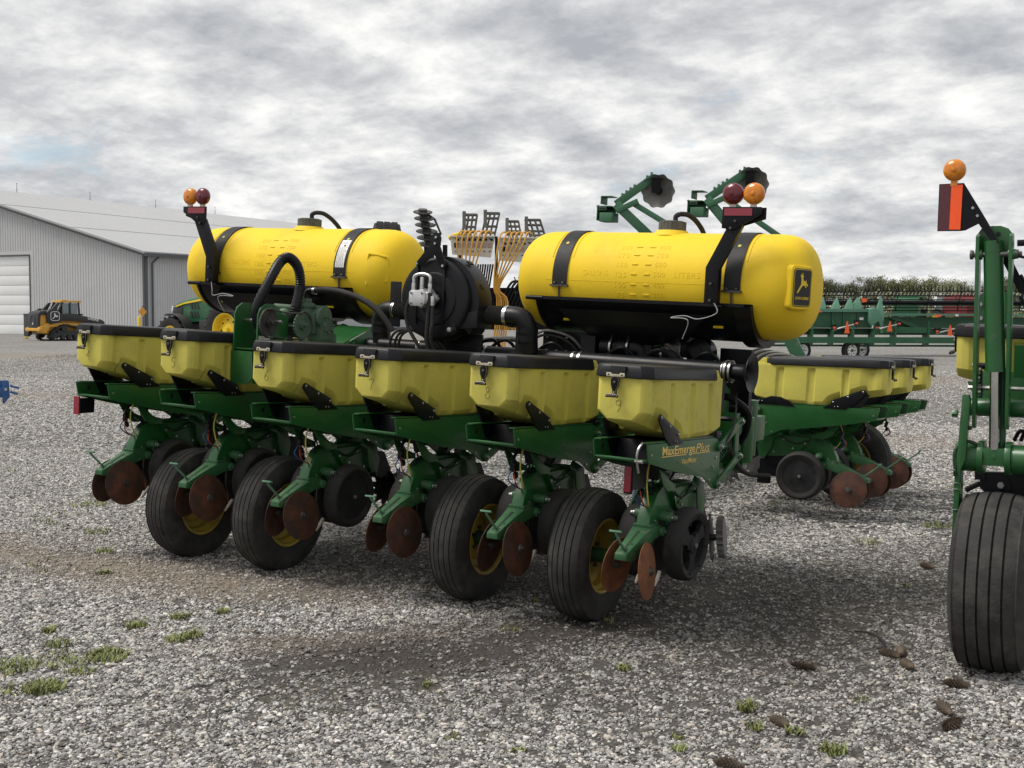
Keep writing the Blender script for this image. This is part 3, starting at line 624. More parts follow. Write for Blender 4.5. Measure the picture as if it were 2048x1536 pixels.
    for s in (-1, 1):
        Mx = Matrix.Translation((s*0.02, 0.66, 0.50)) @ Matrix.Rotation(-s*0.06, 4, 'Z')
        mb.lathe([(0.002*s, 0.0), (0.002*s, 0.185), (-0.002*s, 0.19), (-0.003*s, 0.0)], axis=(1, 0, 0), n=36, M=Mx)
    mb.prism([(0.50, 0.58), (0.60, 0.62), (0.66, 0.46), (0.60, 0.34), (0.52, 0.33), (0.50, 0.40)], 'x', -0.012, 0.012, mat=1)
    U['opener'] = mb.mesh('opener', [M['darksteel'], M['rust']])
    for s_ in (-1, 1):
        mb = MB(); mb.tube([(s_*0.05, 0.50, 0.36), (s_*0.055, 0.46, 0.325), (s_*0.055, 0.43, 0.295)], [0.011, 0.010, 0.006], n=7); U['scraper%d' % s_] = mb.mesh('scraper', M['scraper'])
        mb = MB(); mb.tube([(s_*0.07, 0.50, 0.64), (s_*0.085, 0.55, 0.57), (s_*0.10, 0.63, 0.505)], 0.02, n=8); U['gauge_arm%d' % s_] = mb.mesh('gauge_arm', M['dark_green'])
    mb = MB(); mb.box((0, 0.88, 0.60), (0.12, 0.16, 0.10)); mb.box((0, 0.90, 0.52), (0.09, 0.20, 0.14)); mb.box((0.0, 0.97, 0.44), (0.05, 0.10, 0.12)); mb.tube([(0.05, 0.88, 0.62), (0.10, 0.96, 0.60), (0.04, 0.99, 0.64)], 0.012, n=6, res=4)
    U['seed_boot'] = mb.mesh('seed_boot', M['black'])
    # ---- hopper
    mb = MB(); SH = -0.027
    def ring(y, w, zc, wb, zb, gv=0.0, ex=0.0):
        z = SH*max(y, 0)
        q = [(w, 1.418+z), (w, 1.392+z), (w-gv, 1.374+z), (w-gv, (1.374+zc)/2+z*0.5), (w-gv*0.6, zc), (wb, zb)]
        return [(x, y, zz) for x, zz in q]+[(-x, y, zz) for x, zz in reversed(q)]
    st = []
    for y, w, zc, wb, zb, gv in [(-0.012, 0.108, 1.243, 0.066, 1.202, 0.0), (-0.002, 0.124, 1.242, 0.072, 1.196, 0.0), (0.02, 0.137, 1.240, 0.078, 1.190, 0.0), (0.055, 0.141, 1.236, 0.08, 1.182, 0.0),
            (0.072, 0.134, 1.232, 0.08, 1.177, 0.0), (0.098, 0.124, 1.227, 0.08, 1.172, 0.0), (0.122, 0.125, 1.222, 0.08, 1.166, 0.0), (0.140, 0.131, 1.268, 0.078, 1.163, 0.0), (0.185, 0.149, 1.256, 0.085, 1.150, 0.0), (0.258, 0.151, 1.228, 0.088, 1.131, 0.0),
            (0.270, 0.151, 1.170, 0.125, 1.128, 0.0), (0.281, 0.151, 1.166, 0.125, 1.125, 0.018), (0.319, 0.151, 1.152, 0.125, 1.113, 0.018), (0.330, 0.151, 1.148, 0.125, 1.110, 0.0), (0.340, 0.151, 1.206, 0.095, 1.107, 0.0), (0.405, 0.151, 1.178, 0.10, 1.090, 0.0),
            (0.440, 0.151, 1.160, 0.11, 1.083, 0.0), (0.475, 0.151, 1.112, 0.135, 1.078, 0.0)]:
        st.append(ring(y, w, zc, wb, zb, gv))
    def bz(y): return 1.078 if y < 0.9 else 1.078+(y-0.9)*0.18
    for yg in (0.58, 0.84):
        for dy, gv in ((-0.036, 0.0), (-0.024, 0.018), (0.024, 0.018), (0.036, 0.0)):
            y = yg+dy; zb = bz(y); st.append(ring(y, 0.151, zb+0.030, 0.135, zb, gv))
    for y, w in ((0.93, 0.151), (0.99, 0.150), (1.03, 0.145), (1.055, 0.132)):
        zb = bz(y); st.append(ring(y, w, zb+0.02, w-0.02, zb, 0.0))
    mb.loft(st)
    mb.prism([(0.962, 1.392), (0.966, 1.438), (1.0, 1.436), (1.052, 1.385)], 'x', -0.128, 0.128)
    U['hopper'] = mb.mesh('hopper', M['hopper'], sharp=19, bevel=0.0035, bang=16)
    mb = MB()
    def lr(z0, e, dr=0.0):
        o = [(-0.112-e, -0.024-e), (0.112+e, -0.024-e), (0.158+e, 0.035), (0.158+e, 0.90), (0.135+e, 0.955+e), (-0.135-e, 0.955+e), (-0.158-e, 0.90), (-0.158-e, 0.035)]
        return [(x, y*(1-dr), z0+SH*max(y, 0)) for x, y in o]
    mb.loft([lr(1.408, 0.0), lr(1.412, 0.004), lr(1.462, -0.004), lr(1.472, -0.012), lr(1.476, -0.05)])
    mb.prism([(-0.062, 1.418), (0.024, 1.418), (0.034, 1.466), (-0.052, 1.466)], 'y', -0.034, -0.018, mat=1)
    U['lid'] = mb.mesh('lid', [M['lid'], M['wheelface']], bevel=0.002)
    # latch: plate on the lid, rubber strap and T grip
    mb = MB()
    mb.prism([(-0.066, 1.412), (0.026, 1.412), (0.031, 1.418), (0.029, 1.432), (0.004, 1.432), (0.002, 1.425), (-0.042, 1.425), (-0.044, 1.432), (-0.069, 1.432), (-0.071, 1.418)], 'y', -0.0395, -0.034)
    for x in (-0.056, 0.016): mb.bolt((x, -0.0395, 1.4225), (0, -1, 0), 0.006, 0.004, mat=1)
    mb.prism([(-0.032, 1.414), (-0.008, 1.414), (0.001, 1.398), (-0.001, 1.368), (-0.012, 1.345), (-0.009, 1.322), (-0.030, 1.322), (-0.031, 1.345), (-0.040, 1.368), (-0.042, 1.398)], 'y', -0.044, -0.030, mat=2)
    mb.tube([(-0.020, -0.040, 1.335), (-0.0215, -0.050, 1.322), (-0.024, -0.060, 1.318)], 0.009, n=8, mat=2)
    mb.tube([(-0.056, -0.062, 1.316), (-0.040, -0.060, 1.320), (-0.022, -0.059, 1.320), (-0.004, -0.060, 1.320), (0.009, -0.062, 1.316)], [0.008, 0.010, 0.0105, 0.010, 0.008], n=8, mat=2)
    mb.bolt((-0.0205, -0.044, 1.385), (0, -1, 0), 0.006, 0.005, mat=1)
    U['latch'] = mb.mesh('latch', [M['zinc'], M['darksteel'], M['rubber_black']], bevel=0.0006)
    # black hopper brackets (one per side), meter housing
    for s_, nm in ((-1, 'hopper_bracket_left'), (1, 'hopper_bracket')):
        mb = MB(); x0, x1 = (0.150, 0.157) if s_ > 0 else (-0.157, -0.150)
        mb.prism([(0.122, 1.203), (0.131, 1.224), (0.150, 1.232), (0.40, 1.128), (0.406, 1.10), (0.47, 1.062), (0.29, 1.062), (0.22, 1.105), (0.16, 1.165)], 'x', x0, x1)
        for y, z in ((0.152, 1.212), (0.270, 1.163), (0.386, 1.114)): mb.ball((s_*0.158, y, z), 0.009, 8, 6, mat=1, sc=(0.7, 1, 1))
        for y, z in ((0.345, 1.080), (0.372, 1.078)): mb.ball((s_*0.158, y, z), 0.0062, 8, 6, mat=1, sc=(0.7, 1, 1))
        mb.prism([(0.38, 1.085), (1.03, 1.075), (1.03, 1.05), (0.38, 1.055)], 'x', x0-0.012*s_, x1-0.012*s_); mb.prism([(0.95, 1.10), (1.03, 1.095), (1.03, 1.06), (0.95, 1.06)], 'x', x0, x1)
        for y in (0.975, 1.003): mb.ball((s_*0.158, y, 1.079), 0.006, 8, 6, mat=1, sc=(0.7, 1, 1))
        if s_ < 0: mb.prism([(0.10, 1.19), (0.13, 1.20), (0.40, 1.09), (0.42, 0.99), (0.22, 1.0)], 'x', -0.150, -0.138)
        U[nm] = mb.mesh('hopper_bracket', [M['black'], M['steel']], bevel=0.0015)
    mb = MB(); mb.prism([(0.26, 1.08), (0.42, 1.066), (0.80, 1.062), (0.80, 0.985), (0.22, 0.985)], 'x', -0.115, 0.10)
    mb.cyl((-0.02, 0.55, 0.90), (-0.02, 0.55, 1.0), 0.07, n=18); mb.prism([(0.70, 1.055), (0.75, 1.095), (0.82, 1.122), (0.90, 1.125), (0.97, 1.10), (1.0, 1.055)], 'x', -0.158, -0.10)
    U['seed_meter'] = mb.mesh('seed_meter', M['black'], bevel=0.002)
    # parallel links, each its own part; hanger that clamps to the toolbar
    for s_ in (-1, 1):
        x = s_*(PX+0.012)
        for q, ((y0, z0), (y1, z1)) in enumerate((((1.002, 1.009), (1.335, 1.135)), ((1.0, 0.797), (1.335, 0.932)))):
            mb = MB(); d = Vector((0, y1-y0, z1-z0)); L = d.length; a = math.atan2(d.z, d.y)
            Mx = Matrix.Translation((x, y0, z0)) @ Matrix.Rotation(a, 4, 'X')
            mb.prism([(-0.022, 0.0), (-0.016, 0.018), (0.0, 0.024), (L, 0.024), (L+0.018, 0.016), (L+0.022, 0.0), (L+0.018, -0.016), (L, -0.024), (0, -0.024), (-0.016, -0.018)], 'x', -0.006, 0.006, M=Mx)
            for yy, zz in ((y0, z0), (y1, z1)):
                mb.cyl((x, yy, zz), (x+s_*0.012, yy, zz), 0.019, n=14, mat=1); mb.bolt((x+s_*0.012, yy, zz), (s_, 0, 0), 0.014, 0.010, mat=1)
            U['link%d%d' % (s_, q)] = mb.mesh('link', [M['green'], M['steel']], bevel=0.0015)
    mb = MB()
    for s_ in (-1, 1): mb.prism([(1.31, 0.87), (1.37, 0.87), (1.37, 1.18), (1.31, 1.18)], 'x', s_*(PX-0.012)-0.005, s_*(PX-0.012)+0.005)
    mb.box((0, 1.345, 1.03), (2*PX-0.03, 0.012, 0.30)); mb.tube([(0.10, 1.34, 0.98), (0.10, 1.12, 0.99), (0.10, 1.0, 0.92)], 0.016, n=8)
    U['hanger'] = mb.mesh('hanger', M['green'], bevel=0.0015)
    # vacuum hose from the manifold, down-force spring, chain case
    mb = MB(); mb.tube([(0.06, 1.27, 1.42), (0.07, 1.22, 1.32), (0.09, 1.12, 1.18), (0.09, 1.02, 1.05), (0.07, 0.90, 1.0)], 0.024, n=10, res=6, rib=0.08)
    mb.tube([(-0.03, 1.30, 1.36), (-0.05, 1.25, 1.20), (-0.04, 1.12, 1.02), (-0.02, 1.05, 0.90)], 0.012, n=7, res=5)
    mb.tube([(0.135, 1.30, 1.30), (0.165, 1.22, 1.14), (0.17, 1.12, 1.06), (0.15, 1.04, 0.98)], 0.006, n=6, res=5)
    U['vacuum_hose'] = mb.mesh('vacuum_hose', M['rubber'])
    mb = MB()
    for s_ in (-1, 1):
        mb.tube([Vector((s_*0.09+0.02*math.cos(k*0.9), 1.03+0.26*k/70, 0.85+0.12*k/70+0.02*math.sin(k*0.9))) for k in range(71)], 0.0042, n=5)
    mb.box((0, 1.03, 0.85), (0.24, 0.03, 0.04)); mb.box((0, 1.29, 0.97), (0.24, 0.03, 0.04))
    U['down_spring'] = mb.mesh('down_spring', M['dark_green'])
    mb = MB(); mb.prism([(0.86, 0.98), (1.0, 0.98), (1.30, 1.10), (1.30, 1.20), (1.22, 1.22), (0.9, 1.06)], 'x', -0.135, -0.105); mb.cyl((-0.14, 1.24, 1.15), (0.14, 1.24, 1.15), 0.014, n=6)
    U['chain_case'] = mb.mesh('chain_case', M['black'])
    # wiring
    mb = MB()
    mb.tube([(-0.02, 0.40, 0.95), (-0.03, 0.35, 0.90), (-0.025, 0.33, 0.85)], 0.010, n=7, mat=3, res=4)
    mb.box((-0.026, 0.335, 0.845), (0.026, 0.024, 0.055), mat=3, rot=(0.2, 0.3, 0)); mb.box((-0.005, 0.33, 0.80), (0.022, 0.02, 0.035), mat=3, rot=(0.5, 0.2, 0))
    mb.tube([(-0.02, 0.335, 0.83), (0.01, 0.30, 0.77), (0.004, 0.35, 0.73), (0.0, 0.412, 0.71)], 0.004, n=6, mat=1, res=5)
    mb.tube([(-0.03, 0.335, 0.83), (-0.035, 0.30, 0.78), (-0.012, 0.34, 0.735), (0.0, 0.412, 0.71)], 0.0038, n=6, mat=2, res=5)
    mb.tube([(0.012, 0.37, 0.945), (0.016, 0.34, 0.86), (0.018, 0.36, 0.77), (0.006, 0.412, 0.71)], 0.0045, n=6, mat=0, res=5)
    mb.tube([(0.0, 0.47, 0.80), (0.0, 0.445, 0.82), (0.0, 0.44, 0.845), (0.0, 0.465, 0.85), (0.0, 0.475, 0.82)], 0.005, n=6, mat=3, res=3)
    mb.box((0.0, 0.415, 0.832), (0.018, 0.055, 0.010), mat=4, rot=(-0.4, 0, 0.2))
    U['wiring'] = mb.mesh('wiring', [M['wire_y'], M['wire_r'], M['wire_b'], M['blackp'], M['dark_green']])
    return U
UM = unit_meshes()
DIG = {'4': [[(0.5, 1), (0.42, 0.8), (0.05, 0.45), (0.62, 0.47)], [(0.6, 0.95), (0.55, 0.5), (0.58, 0.0)]],
       '5': [[(0.75, 1), (0.25, 0.98), (0.2, 0.6), (0.55, 0.58), (0.68, 0.35), (0.5, 0.05), (0.15, 0.08)]],
       '6': [[(0.65, 1), (0.3, 0.7), (0.1, 0.3), (0.3, 0.02), (0.6, 0.12), (0.62, 0.38), (0.35, 0.48), (0.15, 0.3)]],
       '7': [[(0.1, 0.9), (0.4, 0.97), (0.8, 0.95), (0.55, 0.55), (0.42, 0.0)]],
       '8': [[(0.65, 0.85), (0.45, 1), (0.22, 0.85), (0.35, 0.6), (0.65, 0.42), (0.72, 0.15), (0.45, 0.0), (0.18, 0.15), (0.25, 0.42), (0.55, 0.62), (0.65, 0.85)]],
       '9': [[(0.7, 0.75), (0.55, 0.95), (0.25, 0.9), (0.15, 0.65), (0.4, 0.5), (0.68, 0.7), (0.7, 0.85), (0.62, 0.4), (0.35, 0.0)]]}
def digit_mesh(dg):
    mb = MB(); h = 0.062; w = 0.05
    for stp in DIG[dg]:
        mb.tube([(-0.022+x*w-0.006, -0.0128, 1.238+y*h) for x, y in stp], 0.0011, n=5, res=5)
    return mb.mesh('row_number', M['ink'])

planter = empty('corn_planter'); planter.rotation_euler = (-0.024706, 0.040403, 0)
tag(planter, 'large green folding seed planter with two yellow tanks and yellow hoppers', 'planter')
rnd = random.Random(11)
def row_unit(Mx, digit=None, spoked=False, bright=False, left=True):
    u = put('row_unit', UM['row_unit'], planter, M=Mx)
    for nm in ('pivot_tube', 'closing_arm', 'handle', 'opener', 'scraper-1', 'scraper1', 'gauge_arm-1', 'gauge_arm1', 'seed_boot', 'hopper', 'lid', 'latch', 'hopper_bracket', 'hopper_bracket_left', 'seed_meter', 'link-10', 'link-11', 'link10', 'link11', 'hanger', 'wiring', 'vacuum_hose', 'down_spring', 'chain_case'):
        put(UM[nm].name.split('.')[0], UM[nm], u)
    for s in (-1, 1):
        toe = (0.16 if bright else -0.12)+rnd.uniform(-0.06, 0.06); cam_ = 0.14+rnd.uniform(-0.05, 0.05)
        Md = Matrix.Translation((s*0.102, 0.242+rnd.uniform(-0.01, 0.01), 0.415+rnd.uniform(-0.008, 0.008))) @ Matrix.Rotation(s*toe, 4, 'Z') @ Matrix.Rotation(-s*cam_, 4, 'Y')
        if s < 0: Md = Md @ Matrix.Rotation(PI, 4, 'Z')
        put('closing_disc', UM['closing_disc_bright' if bright else 'closing_disc'], u, M=Md)
        Mg = Matrix.Translation((s*0.135, 0.632+0.012*s, 0.502+rnd.uniform(-0.012, 0.012))) @ Matrix.Rotation(-s*0.05, 4, 'Z') @ Matrix.Rotation(s*0.04, 4, 'Y')
        if s < 0: Mg = Mg @ Matrix.Rotation(PI, 4, 'Z')
        put('gauge_wheel', UM['gauge_wheel_spoked' if (spoked and s > 0) else 'gauge_wheel'], u, M=Mg @ Matrix.Rotation(rnd.uniform(0, 6), 4, 'X'))
    if digit: put('row_number', digit_mesh(digit), u)
    return u
DZ = {4: 0.018, 5: 0.020, 6: -0.007, 7: -0.004, 8: 0.007, 9: 0.001}
units = {}
for i in range(4, 10):
    units[i] = row_unit(Matrix.Translation(((i-6.5)*ROW, 0, DZ[i])), str(i), spoked=(i == 9), bright=(i == 9))
for k in range(3):
    units[10+k] = row_unit(Matrix.Translation((2.183, 4.43+ROW*k, (0.0, -0.002, 0.004)[k])) @ Matrix.Rotation(PI/2, 4, 'Z'))

# lettering on the near unit's side plate
def fit_text(body, w, h, **kw):
    vs_, fs = text_geo(body, 1.0, **kw)
    x0 = min(v.x for v in vs_); x1 = max(v.x for v in vs_); y0 = min(v.y for v in vs_); y1 = max(v.y for v in vs_)
    return [(((v.x-x0)/(x1-x0))*w, ((v.y-y0)/(y1-y0))*h, v.z) for v in vs_], fs
mb = MB()
def plate_text(body, y, z, w, h, slope=-0.03, **kw):
    vs_, fs = fit_text(body, w, h, **kw)
    mb.add([(PX+0.0045, y+a, z+b_+slope*(y+a)) for a, b_, _ in vs_], fs)
plate_text('MaxEmerge', 0.205, 1.008, 0.445, 0.060, bold=0.014)
plate_text('Plus', 0.66, 1.0205, 0.205, 0.048, shear=0.25)
plate_text('VacuMeter', 0.465, 0.968, 0.215, 0.030, bold=0.004)
for a, b_ in ((0.195, 0.53), (0.595, 0.875)): mb.add([(PX+0.0045, a, 1.014-0.03*a), (PX+0.0045, b_, 1.014-0.03*b_), (PX+0.0045, b_, 1.018-0.03*b_), (PX+0.0045, a, 1.018-0.03*a)], [(0, 1, 2, 3)])
o = put('lettering', mb.mesh('lettering', M['gold'], fixn=False), units[9])
# reflectors under the end units
mb = MB(); mb.box((0.02, 0.235, 0.90), (0.006, 0.17, 0.14), mat=1); mb.box((-0.005, 0.155, 0.885), (0.045, 0.012, 0.15), mat=1); mb.box((-0.005, 0.147, 0.885), (0.036, 0.008, 0.13), mat=0)
put('reflector', mb.mesh('reflector', [M['red_refl'], M['black']]), units[9])
mb = MB(); mb.prism([(1.085, 0.0), (1.085, 0.03), (0.92, 0.03), (0.92, 0.0)][::-1], 'z', 0, 0.001) if False else mb.tube([(0.118, 0.03, 1.09), (0.108, 0.0, 1.06), (0.105, -0.005, 1.01), (0.108, 0.02, 0.94)], 0.0065, n=6, res=3); mb.cyl((0.095, 0.0, 1.0), (0.135, 0.0, 1.0), 0.010, n=10)
put('clamp_strap', mb.mesh('clamp_strap', M['steel']), units[9])
mb = MB(); mb.box((-0.10, 0.07, 0.93), (0.006, 0.12, 0.10), mat=1); mb.box((-0.13, 0.012, 0.93), (0.05, 0.01, 0.12), mat=0)
put('reflector', mb.mesh('reflector', [M['red_refl'], M['black']]), units[4])
# row cleaner: spiked steel wheel ahead of unit 9
mb = MB(); X = Matrix.Translation((0.05, 1.40, 0.425)) @ Matrix.Rotation(0.25, 4, 'Z') @ Matrix.Rotation(-0.12, 4, 'Y')
pts = []
for k in range(40):
    a = 2*PI*k/40; r = 0.125 if k % 2 else 0.108; pts.append((r*math.cos(a), r*math.sin(a)))
mb.prism(pts, 'x', -0.010, 0.030, mat=0, M=X)
pts = []
for k in range(26):
    a = 2*PI*k/26; r = 0.15 if k % 2 else 0.10; pts.append((r*math.cos(a+0.1), r*math.sin(a)))
mb.prism(pts, 'x', -0.055, -0.048, mat=1, M=X); mb.cyl((-0.10, 0, 0), (0.02, 0, 0), 0.02, n=10, mat=1, M=X)
mb.prism([(1.24, 0.62), (1.31, 0.62), (1.44, 0.44), (1.38, 0.42)], 'x', -0.04, -0.028, mat=2); mb.bolt((-0.028, 1.235, 0.60), (1, 0, 0), 0.013, 0.01, mat=0)
mb.box((-0.04, 1.13, 0.60), (0.03, 0.34, 0.06), mat=2)
put('row_cleaner', mb.mesh('row_cleaner', [M['grey_steel'], M['darksteel'], M['black']]), units[9])
mb = MB()
for s in (-1, 1):
    pts = []
    for k in range(24):
        a = 2*PI*k/24; r = 0.15 if k % 2 else 0.09; pts.append((r*math.cos(a+0.1), r*math.sin(a)))
    mb.prism(pts, 'x', -0.004, 0.004, mat=1, M=Matrix.Translation((s*0.05, 1.30, 0.47)) @ Matrix.Rotation(s*0.35, 4, 'Z'))
mb.box((0, 1.16, 0.60), (0.05, 0.30, 0.06), mat=2, rot=(-0.5, 0, 0)); mb.prism([(1.0, 0.72), (1.12, 0.74), (1.2, 0.62), (1.1, 0.56), (1.0, 0.62)], 'x', -0.05, 0.05, mat=2)
mb.box((-0.051, 1.09, 0.66), (0.002, 0.05, 0.03), mat=3)
rc = mb.mesh('row_cleaner', [M['steel'], M['darksteel'], M['black'], M['label']])
for k in (4, 5, 6, 7, 8, 10, 11, 12): put('row_cleaner', rc, units[k])

# ---- transport wheels
TYRE = tyre_mesh('wheel', 0.37, 0.212, 0.20); RIM = rim_mesh(0.20, 0.212); HUB = hub_mesh(0.2, 0.212)
for i, x, z in ((4.5, -1.473, -0.049), (5.5, -0.723, -0.026), (7.5, 0.767, 0.018), (8.5, 1.523, 0.028)):
    w = put('wheel', TYRE, planter, loc=(x, 0.544, z+0.362), rot=(rnd.uniform(0, 6), 0, 0))
    put('rim', RIM, w); put('hub', HUB, w)
    mb = MB()
    for s in (-1, 1):
        mb.prism([(0.50, z+0.34), (0.56, z+0.31), (1.30, 0.93), (1.42, 0.95), (1.42, 1.12), (1.28, 1.10), (0.52, z+0.42)], 'x', s*0.05-0.006, s*0.05+0.006, M=Matrix.Translation((x+0.17, 0, 0)))
    mb.cyl((x-0.02, 0.544, z+0.362), (x+0.23, 0.544, z+0.362), 0.04, n=16); mb.box((x+0.17, 1.02, 0.77), (0.09, 0.10, 0.10), rot=(0.75, 0, 0))
    for s in (-1, 1): mb.box((x+0.17+s*0.028, 0.93, 0.80), (0.012, 0.018, 0.20), rot=(-0.35, 0, 0))
    mb.build('wheel_arm', M['green'], planter, bevel=0.002)
w = put('wheel', TYRE, planter, loc=(1.63, 5.57, 0.522), rot=(0, 0, PI/2)); put('rim', RIM, w); put('hub', HUB, w)
# ---- toolbars and drawbar
mb = MB(); mb.box((-0.02, 1.46, 1.03), (4.04, 0.178, 0.178)); mb.box((0, 2.05, 1.03), (3.6, 0.15, 0.15))
for x in (-1.7, -0.5, 0.5, 1.7): mb.box((x, 1.75, 1.03), (0.12, 0.6, 0.14))
mb.box((0, 5.2, 0.95), (0.22, 6.2, 0.26)); mb.box((0, 8.1, 0.45), (0.12, 0.12, 0.9)); mb.box((0, 8.1, 0.08), (0.3, 0.3, 0.03))
mb.build('toolbar', M['green'], planter, bevel=0.006)
for s in (-1, 1):
    mb = MB(); mb.box((s*0.725, 4.5, 1.03), (0.178, 5.0, 0.178)); mb.box((s*1.3, 2.2, 1.03), (1.2, 0.16, 0.16)); mb.cyl((s*1.85, 2.05, 0.86), (s*1.85, 2.05, 1.22), 0.07, n=16)
    if s > 0:
        mb.cyl((1.98, 1.66, 0.86), (1.98, 1.66, 1.14), 0.055, n=18); mb.box((1.90, 1.75, 1.0), (0.12, 0.20, 0.12))
    mb.build('wing_toolbar', M['green'], planter, bevel=0.005)

mb = MB(); r3 = random.Random(4)
for x in (-1.15, -0.38, 0.38, 1.15, 1.9):
    mb.prism([(1.38, 0.80), (1.50, 0.80), (1.56, 1.30), (1.46, 1.34), (1.36, 1.30)], 'x', x-0.008, x+0.008); mb.tube([(x+0.1, 1.40, 1.12), (x+0.12, 1.30, 0.98), (x+0.2, 1.34, 0.84), (x+0.32, 1.45, 0.82)], 0.014, n=7, res=5, mat=1)
for k in range(5): mb.tube([(-2.0, 1.40+0.03*k, 1.13+0.012*(k % 2)), (-1.0, 1.40+0.03*k, 1.15), (0.0, 1.41+0.03*k, 1.135), (1.0, 1.40+0.03*k, 1.15), (1.98, 1.40+0.03*k, 1.13)], 0.014, n=7, res=6, mat=1)
mb.cyl((-2.05, 1.56, 1.20), (2.05, 1.56, 1.20), 0.013, n=6, mat=2); mb.cyl((-2.0, 1.62, 0.84), (2.0, 1.62, 0.84), 0.03, n=10); mb.box((0, 1.7, 0.9), (0.6, 0.3, 0.1))
for x in (-1.6, -0.1, 1.4): mb.box((x, 1.60, 1.0), (0.10, 0.12, 0.42))
mb.build('lift_frame', [M['green'], M['rubber'], M['darksteel']], planter)

# ---- liquid tanks
TY, TZ, TR = 1.555, 1.930, 0.314
EL, EP = 0.255, 2.75
def tank_r(d):       # radius at distance d from the middle, half length 1.0
    e = max(0.0, abs(d)-(1.0-EL))/EL
    return TR*max(0.0, 1-e**EP)**(1/EP) if e < 1 else 0.0
def tsurf(xc, d, phi, off=0.0):
    r = tank_r(d); dr = (tank_r(d+1e-3)-tank_r(d-1e-3))/2e-3
    n = Vector((-dr, -math.cos(phi), math.sin(phi))).normalized()
    return Vector((xc+d, TY-r*math.cos(phi), TZ+r*math.sin(phi)))+n*off
DEER = [(.05, .05), (.25, .30), (.36, .42), (.38, .60), (.34, .76), (.26, .84), (.36, .84), (.38, .98), (.43, .86), (.50, .97), (.49, .84), (.56, .80), (.50, .73), (.55, .62), (.70, .56), (.78, .66), (.80, .52), (.96, .40), (.92, .35), (.72, .44), (.82, .30), (.76, .28), (.60, .40), (.48, .36), (.36, .24), (.14, .02)]
